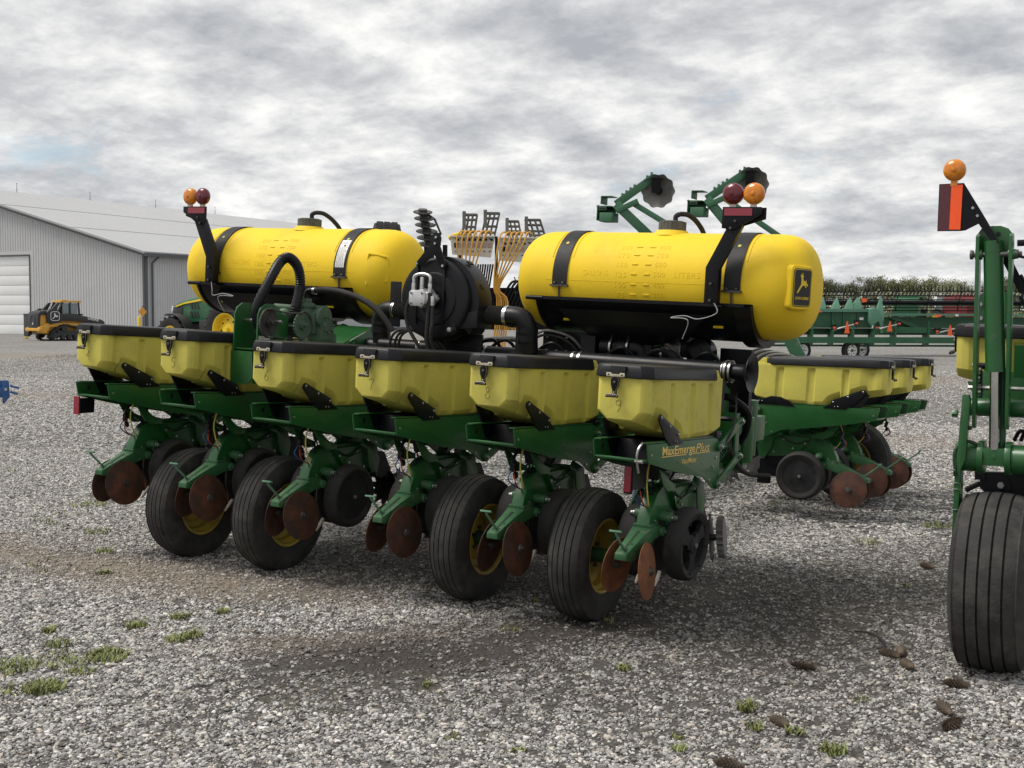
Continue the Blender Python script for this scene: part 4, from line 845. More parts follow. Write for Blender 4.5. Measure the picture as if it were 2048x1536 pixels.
def make_tank(xc, near):
    mb = MB(); ds = [-1+EL*(1-math.cos(PI/2*i/14)) for i in range(14)]+[-(1-EL)+2*(1-EL)*i/24 for i in range(25)]
    ds += [-d for d in reversed(ds[:14])]
    rings = []; n = 72
    for d in ds:
        r = max(tank_r(d), 0.002)
        bulge = 0.0
        rings.append([(xc+d, TY-r*math.cos(2*PI*k/n), TZ+r*math.sin(2*PI*k/n)) for k in range(n)])
    mb.loft(rings)
    # moulded fill neck
    mb.cyl((xc+0.03, TY, TZ+TR-0.02), (xc+0.03, TY, TZ+TR+0.014), 0.125, 0.098, n=32)
    tk = put('liquid_tank', mb.mesh('liquid_tank', M['tank'], sharp=50), planter)
    # embossed scale: part of the moulding, its own raised letters
    mb = MB()
    def emb(vs_, fs, x0, t0):
        mb.add([tsurf(xc, x0+a, (t0+b_)/TR, 0.0002+c) for a, b_, c in vs_], fs)
    def emb_text(s, x, t, w, h):
        vs_, fs = fit_text(s, w, h, extrude=0.001, space=1.1); emb([(a-w/2, b_-h/2, c) for a, b_, c in vs_], fs, x, t)
    gx = -0.01
    emb_text('GALLONS', gx-0.335, 0.045, 0.175, 0.034); emb_text('LITERS', gx+0.29, 0.045, 0.165, 0.034)
    for k, (a, b_) in enumerate((('75', '300'), ('100', '400'), ('125', '500'), ('160', '600'), ('175', '700'), ('200', '800'))):
        tt = -0.082+0.062*k
        emb_text(a, gx-0.155, tt-0.005, 0.05 if k == 0 else 0.072, 0.030); emb_text(b_, gx+0.105, tt+0.002, 0.075, 0.030)
        for x in (gx-0.068, gx+0.022):
            emb([(-0.02, -0.004, 0.0), (0.02, -0.004, 0.0), (0.02, 0.004, 0.0), (-0.02, 0.004, 0.0), (-0.018, -0.003, 0.004), (0.018, -0.003, 0.004), (0.018, 0.003, 0.004), (-0.018, 0.003, 0.004)],
                [(0, 1, 5, 4), (1, 2, 6, 5), (2, 3, 7, 6), (3, 0, 4, 7), (4, 5, 6, 7)], x, tt)
    for x in (-0.70, -0.50, 0.50, 0.70):       # strap channel ridges
        xx = (-0.595 if x < 0 else 0.575)+(-0.075 if abs(x) > 0.6 and x < 0 or x == 0.50 else 0.075)
        mb.tube([tsurf(xc, xx, 0.45+0.12*k, 0.0) for k in range(12)], 0.0045, n=6)
    mb.tube([tsurf(xc, -0.70+1.4*k/30, -0.02, -0.0005) for k in range(31)], 0.0018, n=4)
    put('scale_markings', mb.mesh('scale_markings', M['tank'], fixn=False), tk)
    # straps
    for d in (-0.595, 0.575):
        mb = MB(); rs = []
        for k in range(41):
            ph = -0.13+(PI+0.26)*k/40; w = 0.052
            rs.append([tsurf(xc, d-w, ph, 0.003), tsurf(xc, d+w, ph, 0.003), tsurf(xc, d+w, ph, 0.009), tsurf(xc, d-w, ph, 0.009)])
        mb.loft(rs)
        e0 = tsurf(xc, d, -0.13, 0.012)
        mb.box((e0.x, e0.y, e0.z), (0.125, 0.02, 0.012), mat=1); mb.cyl(e0, (e0.x, e0.y+0.012, 1.80), 0.007, n=8, mat=1)
        for q in (-0.03, 0.03): mb.ball((e0.x+q, e0.y-0.006, e0.z+0.014), 0.010, 8, 6, mat=1)
        hp = tsurf(xc, d, 0.78, 0.0095); mb.cyl(hp, tsurf(xc, d, 0.78, 0.011), 0.011, n=10, mat=2)
        st = put('strap', mb.mesh('strap', [M['wheelface'], M['darksteel'], M['hopper']]), tk)
        if not near and d > 0:     # instruction label on the strap
            mb = MB(); rs = []
            for k in range(20):
                ph = 0.08+0.66*k/19; rs.append([tsurf(xc, d-0.038, ph, 0.0105), tsurf(xc, d+0.038, ph, 0.0105)])
            mb.loft(rs, caps=(False, False), closed=False)
            rr = random.Random(5)
            for k in range(26):
                ph = 0.10+0.023*k
                if k in (20, 21, 22):
                    if k == 21: a, b2 = tsurf(xc, d-0.008, ph+0.02, 0.0112), tsurf(xc, d+0.014, ph-0.02, 0.0112); mb.add([a, tsurf(xc, d+0.012, ph+0.025, 0.0112), b2, tsurf(xc, d-0.002, ph-0.025, 0.0112)], [(0, 1, 2, 3)], mat=1)
                    continue
                x0 = d-0.032; 
                while x0 < d+0.022:
                    ww = rr.uniform(0.005, 0.018); x1 = min(x0+ww, d+0.032)
                    mb.add([tsurf(xc, x0, ph, 0.0112), tsurf(xc, x1, ph, 0.0112), tsurf(xc, x1, ph+0.0075, 0.0112), tsurf(xc, x0, ph+0.0075, 0.0112)], [(0, 1, 2, 3)], mat=1); x0 = x1+0.006
            put('instruction_label', mb.mesh('instruction_label', [M['white'], M['ink']], fixn=False), st)
    # cap, vent elbow and hose
    mb = MB(); z0 = TZ+TR+0.014
    pts = [(0.088*(1 if k % 2 else 0.96)*math.cos(2*PI*k/44), 0.088*(1 if k % 2 else 0.96)*math.sin(2*PI*k/44)) for k in range(44)]
    mb.prism([(xc+0.03+a, TY+b_) for a, b_ in pts], 'z', z0, z0+0.055); mb.cyl((xc+0.03, TY, z0+0.055), (xc+0.03, TY, z0+0.060), 0.078, 0.07, n=32)
    mb.tube([(xc+0.05, TY, z0+0.06), (xc+0.05, TY, z0+0.09), (xc+0.075, TY+0.01, z0+0.105)], 0.016, n=10, mat=1, res=4)
    mb.tube([(xc+0.075, TY+0.01, z0+0.105), (xc+0.12, TY+0.05, z0+0.10), (xc+0.16, TY+0.12, z0+0.05), (xc+0.18, TY+0.20, z0-0.04), (xc+0.20, TY+0.33, z0-0.30)], 0.016, n=10, mat=1, res=6)
    put('cap', mb.mesh('cap', [M['cap_grey'], M['rubber']]), tk)
    # badge mapped on the rounded end
    if near:
        d0, p0 = 0.962, -0.015; mb = MB()
        arc = [0.745+0.253*i/200 for i in range(201)]; L = [0.0]
        for i in range(200): L.append(L[-1]+(tsurf(0, arc[i+1], 0)-tsurf(0, arc[i], 0)).length)
        def d_at(s):
            for i in range(200):
                if L[i+1] >= s: return arc[i]+(arc[i+1]-arc[i])*(s-L[i])/(L[i+1]-L[i])
            return arc[-1]
        s0 = L[[i for i in range(201) if arc[i] >= d0][0]]
        # rigid badge plate: frame at the centre of the patch
        c = tsurf(xc, d0, p0, 0.0); nrm = (tsurf(xc, d0, p0, 1.0)-c).normalized()
        up = Vector((0, 0, 1)); up = (up-nrm*up.dot(nrm)).normalized(); rt = up.cross(nrm)
        fr = Matrix((rt, up, nrm)).transposed().to_4x4(); fr.translation = c
        def rr_(w, h, r, z):
            out = []
            for (cx_, cy_, a0) in ((w-r, h-r, 0), (-w+r, h-r, PI/2), (-w+r, -h+r, PI), (w-r, -h+r, 1.5*PI)):
                for k in range(5):
                    a = a0+PI/2*k/4; out.append((cx_+r*math.cos(a), cy_+r*math.sin(a), z))
            return out
        mb.loft([rr_(0.088, 0.128, 0.03, -0.035), rr_(0.085, 0.125, 0.03, 0.006), rr_(0.080, 0.120, 0.028, 0.010)], mat=0, M=fr)
        mb.loft([rr_(0.070, 0.108, 0.02, 0.009), rr_(0.070, 0.108, 0.02, 0.0125)], mat=1, M=fr)
        mb.loft([rr_(0.066, 0.104, 0.018, 0.0122), rr_(0.066, 0.104, 0.018, 0.0135)], mat=2, M=fr)
        mb.loft([rr_(0.063, 0.101, 0.016, 0.0132), rr_(0.063, 0.101, 0.016, 0.0145)], mat=1, M=fr)
        mb.add([(-0.048+a*0.095, -0.035+b_*0.125, 0.0154) for a, b_ in DEER], [list(range(len(DEER)))], mat=2, M=fr)
        vs_, fs = fit_text('JOHN DEERE', 0.105, 0.020, bold=0.02); mb.add([(a-0.0525, b_-0.072, 0.0154) for a, b_, _ in vs_], fs, mat=2, M=fr)
        put('badge', mb.mesh('badge', [M['tank'], M['badge_k'], M['badge_y']], fixn=False), tk)
    else:
        mb = MB()
        d0, p0 = 0.905, 0.05
        mb.tube([tsurf(xc, 0.80, p0-0.33, 0), tsurf(xc, 0.80, p0+0.30, 0), tsurf(xc, 0.83, p0+0.36, 0), tsurf(xc, 0.90, p0+0.36, 0), tsurf(xc, 0.93, p0+0.30, 0), tsurf(xc, 0.93, p0-0.3, 0)], 0.008, n=6, res=4)
        put('moulded_panel', mb.mesh('moulded_panel', M['tank']), tk)
    return tk
tankR = make_tank(1.44, True); tankL = make_tank(-1.44, False)
tankR.location.x = 1.44*(1-0.965); tankR.scale.x = 0.965

# ---- saddles
for xc, x0, x1 in ((1.45, 0.665, 2.12), (-1.47, -2.25, -0.76)):
    mb = MB(); n = 40; A0 = -0.355
    def sr(x, off):
        return [(x, TY-(TR+off)*math.cos(A0-(PI-2*abs(A0))*k/n), TZ+(TR+off)*math.sin(A0-(PI-2*abs(A0))*k/n)) for k in range(n+1)]
    def shell(xa, xb, o0, o1):
        mb.loft([sr(xa, o0), sr(xb, o0), sr(xb, o1), sr(xa, o1), sr(xa, o0)], caps=(False, False), closed=False)
    shell(x0+0.03, x1, 0.006, 0.020)
    shell(x1-0.10, x1, 0.019, 0.050); shell(x0+0.04, x0+0.06, 0.019, 0.030)
    mb.box(((x0+x1)/2-0.02, TY-TR-0.005, 1.808), (x1-x0-0.04, 0.05, 0.020)); mb.box(((x0+x1)/2, TY+TR+0.005, 1.808), (x1-x0-0.04, 0.05, 0.020))
    mb.cyl((x0-0.02, TY-TR-0.02, 1.806), (x0+0.10, TY-TR-0.02, 1.806), 0.014, n=10)
    # swept belly and pedestal
    xm = (x0+x1)/2
    def br(x, w, z, y0): return [(x-w, y0, z), (x+w, y0, z), (x+w, TY+0.30, z), (x-w, TY+0.30, z)]
    mb.loft([br(xm-0.02, 0.50, 1.745, TY-0.335), br(xm-0.03, 0.40, 1.66, TY-0.30), br(xm-0.06, 0.27, 1.575, TY-0.22), br(xm-0.12, 0.17, 1.545, TY-0.16), br(xm-0.12, 0.17, 1.10, TY-0.16)])
    mb.box((xm+0.30, TY+0.05, 1.30), (0.12, 0.16, 0.50)); mb.box((xm+0.30, TY-0.04, 1.53), (0.20, 0.05, 0.10))
    for q in (-0.50, 0.50): mb.cyl((xm+q-0.03, TY-TR*0.62-0.03, TZ-TR*0.80), (xm+q+0.03, TY-TR*0.62-0.03, TZ-TR*0.80), 0.008, n=6, mat=1)
    for q in (x0+0.32, x1-0.55): mb.tube([tsurf(0, 0, 0)*0+Vector((q+0.03*k/8, TY-(TR+0.018)*math.cos(-0.4-0.1*k), TZ+(TR+0.018)*math.sin(-0.4-0.1*k))) for k in range(9)], 0.006, n=6)
    mb.build('tank_saddle', [M['black'], M['tank']], planter, sharp=40)

# ---- warning lamp posts
def lamp(mb, c, m, r=0.062):
    c = Vector(c)
    mb.lathe([(-0.034, 0.0), (-0.033, r*0.45), (-0.026, r*0.8), (-0.014, r*0.97), (-0.006, r), (0.006, r), (0.014, r*0.97), (0.026, r*0.8), (0.033, r*0.45), (0.034, 0.0)], origin=c, axis=(0, 1, 0), n=28, mat=m)
    mb.lathe([(-0.040, 0.0), (-0.038, r*0.18), (-0.033, r*0.22)], origin=c, axis=(0, 1, 0), n=14, mat=m)
    mb.box(c+Vector((0, 0, -r-0.006)), (0.034, 0.03, 0.034), mat=m+2, taper=0.8)
for s, bx in ((1, 1.90), (-1, -2.00)):
    mb = MB(); y = 1.155
    def P(dx, z): return (bx+s*dx, z)
    w = 0.040
    mb.prism([P(-w, 1.80), P(w, 1.80), P(w, 2.00), P(w+0.13, 2.27), P(w+0.13-0.085, 2.27), P(-w, 2.02)], 'y', y-0.004, y+0.004)
    for dx in (-w, w-0.006):
        mb.prism([P(dx, 1.80), P(dx+0.006, 1.80), P(dx+0.006, 2.02), P(dx+0.135, 2.28), P(dx+0.129, 2.28), P(dx, 2.02)], 'y', y, y+0.05)
    post = mb
    mb.prism([P(0.045, 2.366), P(0.275, 2.366), P(0.275, 2.325), P(0.17, 2.265), P(0.12, 2.235), P(0.045, 2.245)], 'y', y-0.012, y-0.004)
    mb.prism([P(0.16, 2.366), P(0.29, 2.366), P(0.29, 2.30), P(0.16, 2.26)], 'y', y+0.03, y+0.036)
    for dx, z in ((0.0, 1.83), (0.0, 1.925), (0.10, 2.245), (0.125, 2.285)): mb.bolt((bx+s*dx, y-0.012, z), (0, -1, 0), 0.011, 0.008, mat=1)
    mb.box((bx, y+0.045, 1.80), (0.14, 0.10, 0.012))
    post = mb.build('lamp_post', [M['black'], M['darksteel']], planter, bevel=0.0015)
    mb = MB(); xs = sorted((bx+s*0.055, bx+s*0.225)); mb.box(((xs[0]+xs[1])/2, y-0.0145, 2.337), (0.165, 0.005, 0.042)); put('reflector', mb.mesh('reflector', M['red_refl']), post)
    for dx, m_, nm in ((0.098, 'red_lens', 'red_lamp'), (0.222, 'amber', 'amber_lamp')):
        mb = MB(); lamp(mb, (bx+s*dx, y+0.005, 2.441), 0); put(nm, mb.mesh(nm, [M[m_], M[m_], M['clear']]), post)
    mb = MB(); mb.tube([(bx+0.02, y, 1.82), (bx+0.05, y-0.02, 1.76), (bx-0.06*s, y-0.02, 1.72), (bx-0.15*s, y-0.01, 1.735), (bx-0.24*s, y, 1.72), (bx-0.12*s, y-0.03, 1.71), (bx-0.16*s, y, 1.60)], 0.003, n=6, res=6)
    put('cable', mb.mesh('cable', M['wire_w']), post)

# ---- vacuum fan between the tanks
mb = MB(); fc = Vector((0.085, 0, 1.765)); R = 0.262
mb.lathe([(1.005, 0.0), (1.005, 0.10), (0.998, 0.105), (0.998, 0.165), (1.008, 0.172), (1.004, 0.235), (1.012, 0.255), (1.03, R), (1.20, R), (1.22, R-0.02), (1.22, 0.0)], origin=(fc.x, 0, fc.z), axis=(0, 1, 0), n=64)
mb.lathe([(1.11, R), (1.11, R+0.016), (1.13, R+0.016), (1.13, R)], origin=(fc.x, 0, fc.z), axis=(0, 1, 0), n=64)
# scroll: widening volute on the right, dropping to the outlet
outer = []; inner = []
for k in range(25):
    a = math.radians(95-135*k/24); ro = R+0.012+0.06*(k/24); outer.append((fc.x+ro*math.cos(a), fc.z+ro*math.sin(a))); inner.append((fc.x+0.16*math.cos(a), fc.z+0.16*math.sin(a)))
mb.prism(outer+list(reversed(inner)), 'y', 1.045, 1.205)
mb.prism([(fc.x+0.12, fc.z-0.10), (fc.x+0.32, fc.z-0.06), (fc.x+0.32, fc.z-0.17), (fc.x+0.12, fc.z-0.19)], 'y', 1.03, 1.21)
for a in (0.9, 0.3, -0.4): mb.box((fc.x+(R+0.045)*math.cos(a), 1.12, fc.z+(R+0.045)*math.sin(a)), (0.03, 0.05, 0.012), rot=(0, -a+1.57, 0))
for x in (-0.04, 0.165): mb.prism([(x-0.006, fc.z-0.16), (x+0.006, fc.z-0.16), (x+0.006, fc.z+0.22), (x-0.006, fc.z+0.22)], 'y', 0.992, 1.004)
fan = mb.build('vacuum_fan', M['blackp'], planter, bevel=0.002, sharp=32)
mb = MB()
mb.prism([(0.085, 2.185), (0.125, 2.185), (0.14, 2.15), (0.135, 2.10), (0.185, 1.985), (0.178, 1.955), (0.15, 1.955), (0.095, 2.045), (0.0, 1.975), (-0.03, 1.965), (-0.05, 1.985), (0.06, 2.11), (0.06, 2.16)], 'y', 0.975, 0.985)
for x, z in ((0.105, 2.155), (0.10, 2.115), (-0.033, 1.985), (0.165, 1.975)): mb.bolt((x, 0.975, z), (0, -1, 0), 0.012, 0.008, mat=1)
mb.prism([(0.0, 1.55), (0.34, 1.55), (0.34, 1.16), (0.29, 1.16), (0.27, 1.42), (0.06, 1.42), (0.02, 1.16), (0.0, 1.16)], 'y', 1.205, 1.225); mb.bolt((0.235, 1.0, 1.575), (0, -1, 0), 0.02, 0.03, mat=1); mb.cyl((0.235, 1.0, 1.575), (0.235, 1.2, 1.575), 0.035, n=16)
mb.box((0.17, 1.40, 1.15), (0.45, 0.36, 0.03))
put('fan_bracket', mb.mesh('fan_bracket', [M['black'], M['steel']], bevel=0.0015), fan)
mb = MB()     # hydraulic motor
mb.prism([(-0.015, 1.715), (0.075, 1.715), (0.09, 1.73), (0.09, 1.80), (0.075, 1.815), (-0.015, 1.815), (-0.03, 1.80), (-0.03, 1.73)], 'y', 0.895, 0.925)
mb.cyl((0.045, 0.92, 1.765), (0.06, 0.998, 1.765), 0.058, 0.066, n=22); mb.prism([(0.02, 1.70), (0.13, 1.745), (0.145, 1.765), (0.13, 1.79), (0.03, 1.83), (-0.01, 1.80), (-0.01, 1.73)], 'y', 0.965, 0.99)
for x, z in ((-0.012, 1.733), (0.072, 1.733), (0.072, 1.797), (-0.012, 1.797)): mb.bolt((x, 0.895, z), (0, -1, 0), 0.010, 0.006, mat=1)
mb.cyl((0.04, 0.935, 1.81), (0.04, 0.935, 1.90), 0.014, n=10); mb.tube([(-0.02, 0.93, 1.86), (-0.015, 0.93, 1.905), (0.04, 0.935, 1.92), (0.10, 0.93, 1.905), (0.105, 0.93, 1.86)], 0.011, n=8, res=4)
mb.cyl((-0.022, 0.93, 1.80), (-0.02, 0.93, 1.86), 0.014, n=10); mb.cyl((0.107, 0.93, 1.80), (0.105, 0.93, 1.86), 0.014, n=10); mb.cyl((0.13, 0.93, 1.72), (0.13, 0.93, 1.78), 0.014, n=10)
put('motor', mb.mesh('motor', [M['alu'], M['darksteel']], bevel=0.002), fan)
mb = MB()
mb.tube([(-0.022, 0.93, 1.80), (-0.06, 0.92, 1.70), (-0.05, 0.93, 1.58), (0.03, 0.95, 1.45), (0.05, 1.0, 1.35)], 0.012, n=8, res=5)
mb.tube([(0.107, 0.93, 1.80), (0.105, 0.92, 1.62), (0.10, 0.93, 1.50), (0.11, 0.97, 1.36)], 0.014, n=8, res=5)
mb.tube([(0.13, 0.93, 1.72), (0.14, 0.92, 1.62), (0.13, 0.93, 1.5), (0.15, 1.0, 1.36)], 0.012, n=8, res=5)
put('hydraulic_hose', mb.mesh('hydraulic_hose', M['rubber']), fan)
# ---- air ducts: bellows, elbows, manifold with bell mouth
mb = MB()
mb.tube([(-0.14-0.0075*k, 1.16, 1.68) for k in range(26)], 0.062, n=20, mat=1, rib=0.13)
mb.tube([(0.36+0.0075*k, 1.18, 1.68) for k in range(26)], 0.062, n=20, mat=1, rib=0.13)
for x in (-0.315, 0.545): mb.lathe([(-0.012, 0.066), (0.012, 0.066), (0.012, 0.060), (-0.012, 0.060)], origin=(x, 1.17, 1.68), axis=(1, 0, 0), n=24, mat=2, closed=True)
for s, xa in ((-1, -0.32), (1, 0.55)):
    mb.tube([(xa, 1.17, 1.68), (xa+s*0.05, 1.17, 1.68), (xa+s*0.10, 1.175, 1.668), (xa+s*0.125, 1.18, 1.635), (xa+s*0.135, 1.19, 1.58), (xa+s*0.135, 1.21, 1.46)], 0.062, n=20, res=5)
    for z in (1.60, 1.545): mb.cyl((xa+s*0.135, 1.19, z-0.018), (xa+s*0.135, 1.188, z+0.018), 0.066, n=24)
mb.cyl((-0.62, 1.27, 1.425), (1.97, 1.27, 1.425), 0.055, n=24)
for x in (-0.10, 0.35, 0.985, 1.03, 1.97): mb.lathe([(-0.008, 0.058), (0.008, 0.058), (0.008, 0.052), (-0.008, 0.052)], origin=(x, 1.27, 1.425), axis=(1, 0, 0), n=24, mat=2, closed=True)
mb.lathe([(0.0, 0.062), (0.05, 0.062), (0.055, 0.044), (0.12, 0.045), (0.135, 0.055), (0.15, 0.078), (0.163, 0.112), (0.167, 0.113), (0.155, 0.078), (0.14, 0.050), (0.125, 0.040), (0.05, 0.038)], origin=(1.97, 1.27, 1.425), axis=(1, 0, 0), n=36, mat=0)
for x in (1.985, 2.012): mb.lathe([(-0.006, 0.065), (0.006, 0.065), (0.006, 0.060), (-0.006, 0.060)], origin=(x, 1.27, 1.425), axis=(1, 0, 0), n=24, mat=2, closed=True)
mb.build('air_duct', [M['blackp'], M['rubber'], M['steel']], planter, fixn=True)
# ---- valves, filters and brackets clustered on the toolbar
mb = MB(); r2 = random.Random(21)
mb.box((0.85, 1.42, 1.52), (0.34, 0.03, 0.16)); mb.box((1.05, 1.36, 1.52), (0.10, 0.10, 0.13))
for xk, zk, rk in ((1.12, 1.52, 0.055), (1.235, 1.525, 0.05), (1.46, 1.50, 0.04)): mb.cyl((xk, 1.38, zk), (xk+0.06, 1.38, zk), rk, n=16); mb.lathe([(-0.006, rk+0.004), (0.006, rk+0.004), (0.006, rk-0.004), (-0.006, rk-0.004)], origin=(xk+0.07, 1.38, zk), axis=(1, 0, 0), n=18, mat=1, closed=True); mb.tube([(xk+0.07, 1.38, zk), (xk+0.13, 1.40, zk-0.01), (xk+0.16, 1.42, zk-0.09)], rk*0.7, n=12, res=4, mat=3)
mb.box((1.36, 1.42, 1.50), (0.07, 0.05, 0.12)); mb.box((0.80, 1.46, 1.47), (0.08, 0.04, 0.20), mat=2); mb.tube([(1.30, 1.40, 1.58), (1.42, 1.38, 1.60), (1.55, 1.42, 1.55), (1.62, 1.5, 1.45)], 0.013, n=7, res=5, mat=5); mb.tube([(0.62, 1.36, 1.55), (0.74, 1.33, 1.60), (0.90, 1.35, 1.57), (0.98, 1.4, 1.48)], 0.009, n=7, res=5, mat=5); mb.tube([(0.60, 1.37, 1.52), (0.72, 1.34, 1.57), (0.86, 1.36, 1.55), (0.96, 1.4, 1.46)], 0.009, n=7, res=5, mat=3)
for k in range(7): mb.ball((0.72+0.07*(k % 4), 1.39, 1.47+0.09*(k//4)), 0.012, 8, 6, mat=1)
for k in range(10): mb.box((r2.uniform(-0.45, 0.7), r2.uniform(1.3, 1.5), r2.uniform(1.2, 1.5)), (r2.uniform(0.04, 0.12), 0.06, r2.uniform(0.05, 0.14)), mat=r2.choice((0, 0, 2)))
for k in range(7):
    x = r2.uniform(-0.4, 1.7); mb.tube([(x, 1.34, 1.36), (x+0.06, 1.33, 1.46), (x+0.2, 1.32, 1.52), (x+0.3, 1.4, 1.36)], 0.011, n=7, res=5)
for x0 in (-0.20, -0.16, -0.13): mb.tube([(x0-0.12, 1.10, 1.38), (x0-0.05, 1.05, 1.52), (x0+0.08, 1.05, 1.56), (x0+0.22, 1.10, 1.48), (x0+0.28, 1.15, 1.36)], 0.009, n=7, res=6, mat=3)
mb.cyl((-0.42, 1.16, 1.44), (-0.02, 1.16, 1.44), 0.05, n=18); mb.lathe([(-0.01, 0.054), (0.01, 0.054), (0.01, 0.048), (-0.01, 0.048)], origin=(-0.10, 1.16, 1.44), axis=(1, 0, 0), n=18, mat=1, closed=True)
mb.lathe([(0.0, 0.0), (0.0, 0.04), (0.02, 0.085), (0.12, 0.085), (0.14, 0.07)], origin=(1.72, 1.45, 1.52), axis=(0, 1, 0), n=24); mb.cyl((1.72, 1.44, 1.52), (1.72, 1.47, 1.52), 0.036, n=18, mat=4)
mb.box((1.30, 1.62, 1.42), (0.22, 0.14, 0.30)); mb.box((1.90, 1.66, 1.34), (0.20, 0.05, 0.42)); mb.tube([(1.90, 1.45, 1.27), (1.98, 1.43, 1.25), (2.06, 1.46, 1.18), (2.04, 1.5, 1.06), (1.98, 1.55, 0.98)], 0.022, n=10, res=6)
mb.tube([(0.15, 1.42, 1.50), (0.40, 1.40, 1.53), (0.62, 1.41, 1.52)], 0.018, n=8, mat=5, res=4); mb.box((0.48, 1.36, 1.60), (0.12, 0.012, 0.012), mat=6); mb.box((1.57, 1.40, 1.495), (0.07, 0.02, 0.03), mat=6)
mb.tube([(1.35, 1.42, 1.40), (1.48, 1.44, 1.56), (1.60, 1.46, 1.63)], 0.03, n=10, mat=2)
WH = []
for k in range(6): WH.append([(0.80+0.03*k, 4.7, 1.25), (0.90+0.035*k, 4.72, 1.43), (1.02+0.04*k, 4.74, 1.49-0.006*k), (1.16+0.035*k, 4.78, 1.42), (1.22+0.03*k, 4.80, 1.30)])
mb.build('plumbing', [M['black'], M['steel'], M['dark_green'], M['rubber'], M['dark'], M['grey_steel'], M['hose_y']], planter)
for k, pp in enumerate(WH): MB().tube(pp, 0.015, n=7, res=5).build('wing_hose', M['grey_steel'] if k % 2 else M['rubber'], planter)
mb = MB()
# ---- pump stand: plates, shaft, sprockets, chain, ground-drive pump
mb = MB()
for x in (-1.285, -1.085):
    mb.prism([(0.67, 1.20), (0.67, 1.60), (0.69, 1.645), (0.74, 1.675), (0.82, 1.675), (0.86, 1.655), (0.93, 1.60), (0.97, 1.60), (0.97, 1.38)], 'x', x-0.005, x+0.005)
mb.box((-1.185, 0.80, 1.375), (0.19, 0.25, 0.008)); mb.prism([(-1.30, 1.36), (-1.12, 1.36), (-1.10, 1.19), (-1.15, 1.145), (-1.27, 1.145), (-1.30, 1.18)], 'y', 0.665, 0.672); mb.prism([(0.672, 1.36), (0.90, 1.36), (0.88, 1.15), (0.672, 1.15)], 'x', -1.12, -1.112)
mb.box((-1.03, 0.84, 1.38), (0.10, 0.006, 0.16))
mb.box((-1.0795, 0.735, 1.425), (0.002, 0.11, 0.08), mat=2)
ps = mb.build('pump_stand', [M['green'], M['steel'], M['label']], planter, bevel=0.002, loc=(0.274, -0.327, 0.0634)); ps.scale = (0.965, 0.965, 0.965)
mb = MB(); mb.box((-0.78, 1.15, 1.40), (0.34, 0.40, 0.02))
mb.prism([(0.95, 1.41), (1.33, 1.55), (1.38, 1.565), (1.43, 1.555), (1.47, 1.40), (1.47, 1.33), (0.95, 1.38)], 'x', -0.625, -0.613); mb.prism([(0.95, 1.41), (1.33, 1.55), (1.38, 1.565), (1.43, 1.555), (1.47, 1.40), (1.47, 1.33), (0.95, 1.38)], 'x', -0.93, -0.918)
mb.box((-0.77, 1.13, 1.483), (0.29, 0.40, 0.006), rot=(0.35, 0, 0)); mb.box((-0.77, 1.35, 1.2), (0.10, 0.10, 0.42))
for y, z in ((1.1, 1.44), (1.25, 1.47), (1.42, 1.42)): mb.bolt((-0.613, y, z), (1, 0, 0), 0.01, 0.008, mat=1)
mb.build('pump_frame', [M['green'], M['steel']], planter, bevel=0.002)
def sprocket(r, teeth, mname, hubm):
    mb = MB(); pts = []
    for k in range(teeth*2):
        a = 2*PI*k/(teeth*2); q = r if k % 2 else r*0.93; pts.append((q*math.cos(a), q*math.sin(a)))
    mb.prism(pts, 'x', -0.004, 0.004); mb.cyl((-0.02, 0, 0), (0.02, 0, 0), 0.03, n=16, mat=1); mb.cyl((-0.03, 0, 0), (0.045, 0, 0), 0.012, n=6, mat=1)
    return mb.mesh('sprocket', [mname, hubm])
put('sprocket', sprocket(0.092, 26, M['darksteel'], M['darksteel']), ps, loc=(-1.03, 0.715, 1.555))
put('sprocket', sprocket(0.088, 24, M['pump_green'], M['pump_green']), ps, loc=(-1.02, 1.038, 1.544))
mb = MB(); mb.cyl((-1.34, 0.775, 1.562), (-0.97, 0.775, 1.562), 0.012, n=6, mat=1)
for x in (-1.295, -1.075): mb.lathe([(-0.012, 0.02), (-0.012, 0.045), (0.012, 0.045), (0.012, 0.02)], origin=(x, 0.775, 1.562), axis=(1, 0, 0), n=16, mat=0, closed=True)
ch = []
for k in range(60):
    a = k/60
    if a < 0.35: t_ = a/0.35; ch.append((-1.012, 0.72+0.318*t_, 1.645-0.02*t_-0.012*math.sin(PI*t_)))
    elif a < 0.5: an = PI/2-PI*((a-0.35)/0.15); ch.append((-1.015, 1.038+0.092*math.cos(an), 1.544+0.092*math.sin(an)))
    elif a < 0.85: t_ = (a-0.5)/0.35; ch.append((-1.012, 1.038-0.318*t_, 1.445+0.015*t_))
    else: an = -PI/2-PI*((a-0.85)/0.15); ch.append((-1.02, 0.715+0.095*math.cos(an), 1.552+0.095*math.sin(an)))
mb.tube(ch+[ch[0]], 0.0075, n=6, mat=2, rib=0.35)
put('chain', mb.mesh('chain', [M['darksteel'], M['steel'], M['darksteel']]), ps)
mb = MB()      # pump: cylinders, valve heads, gearbox
mb.cyl((-0.95, 0.98, 1.55), (-0.74, 0.98, 1.55), 0.075, n=22); mb.cyl((-0.74, 0.98, 1.55), (-0.69, 0.98, 1.55), 0.06, 0.045, n=18)
mb.cyl((-0.86, 0.95, 1.60), (-0.71, 0.95, 1.60), 0.066, n=20); mb.cyl((-0.80, 0.95, 1.60), (-0.775, 0.95, 1.60), 0.082, n=20); mb.cyl((-0.72, 0.95, 1.60), (-0.70, 0.95, 1.60), 0.075, n=20); mb.box((-0.76, 0.98, 1.50), (0.13, 0.13, 0.11)); mb.box((-0.79, 0.90, 1.56), (0.10, 0.06, 0.14), rot=(0.2, 0, 0.3))
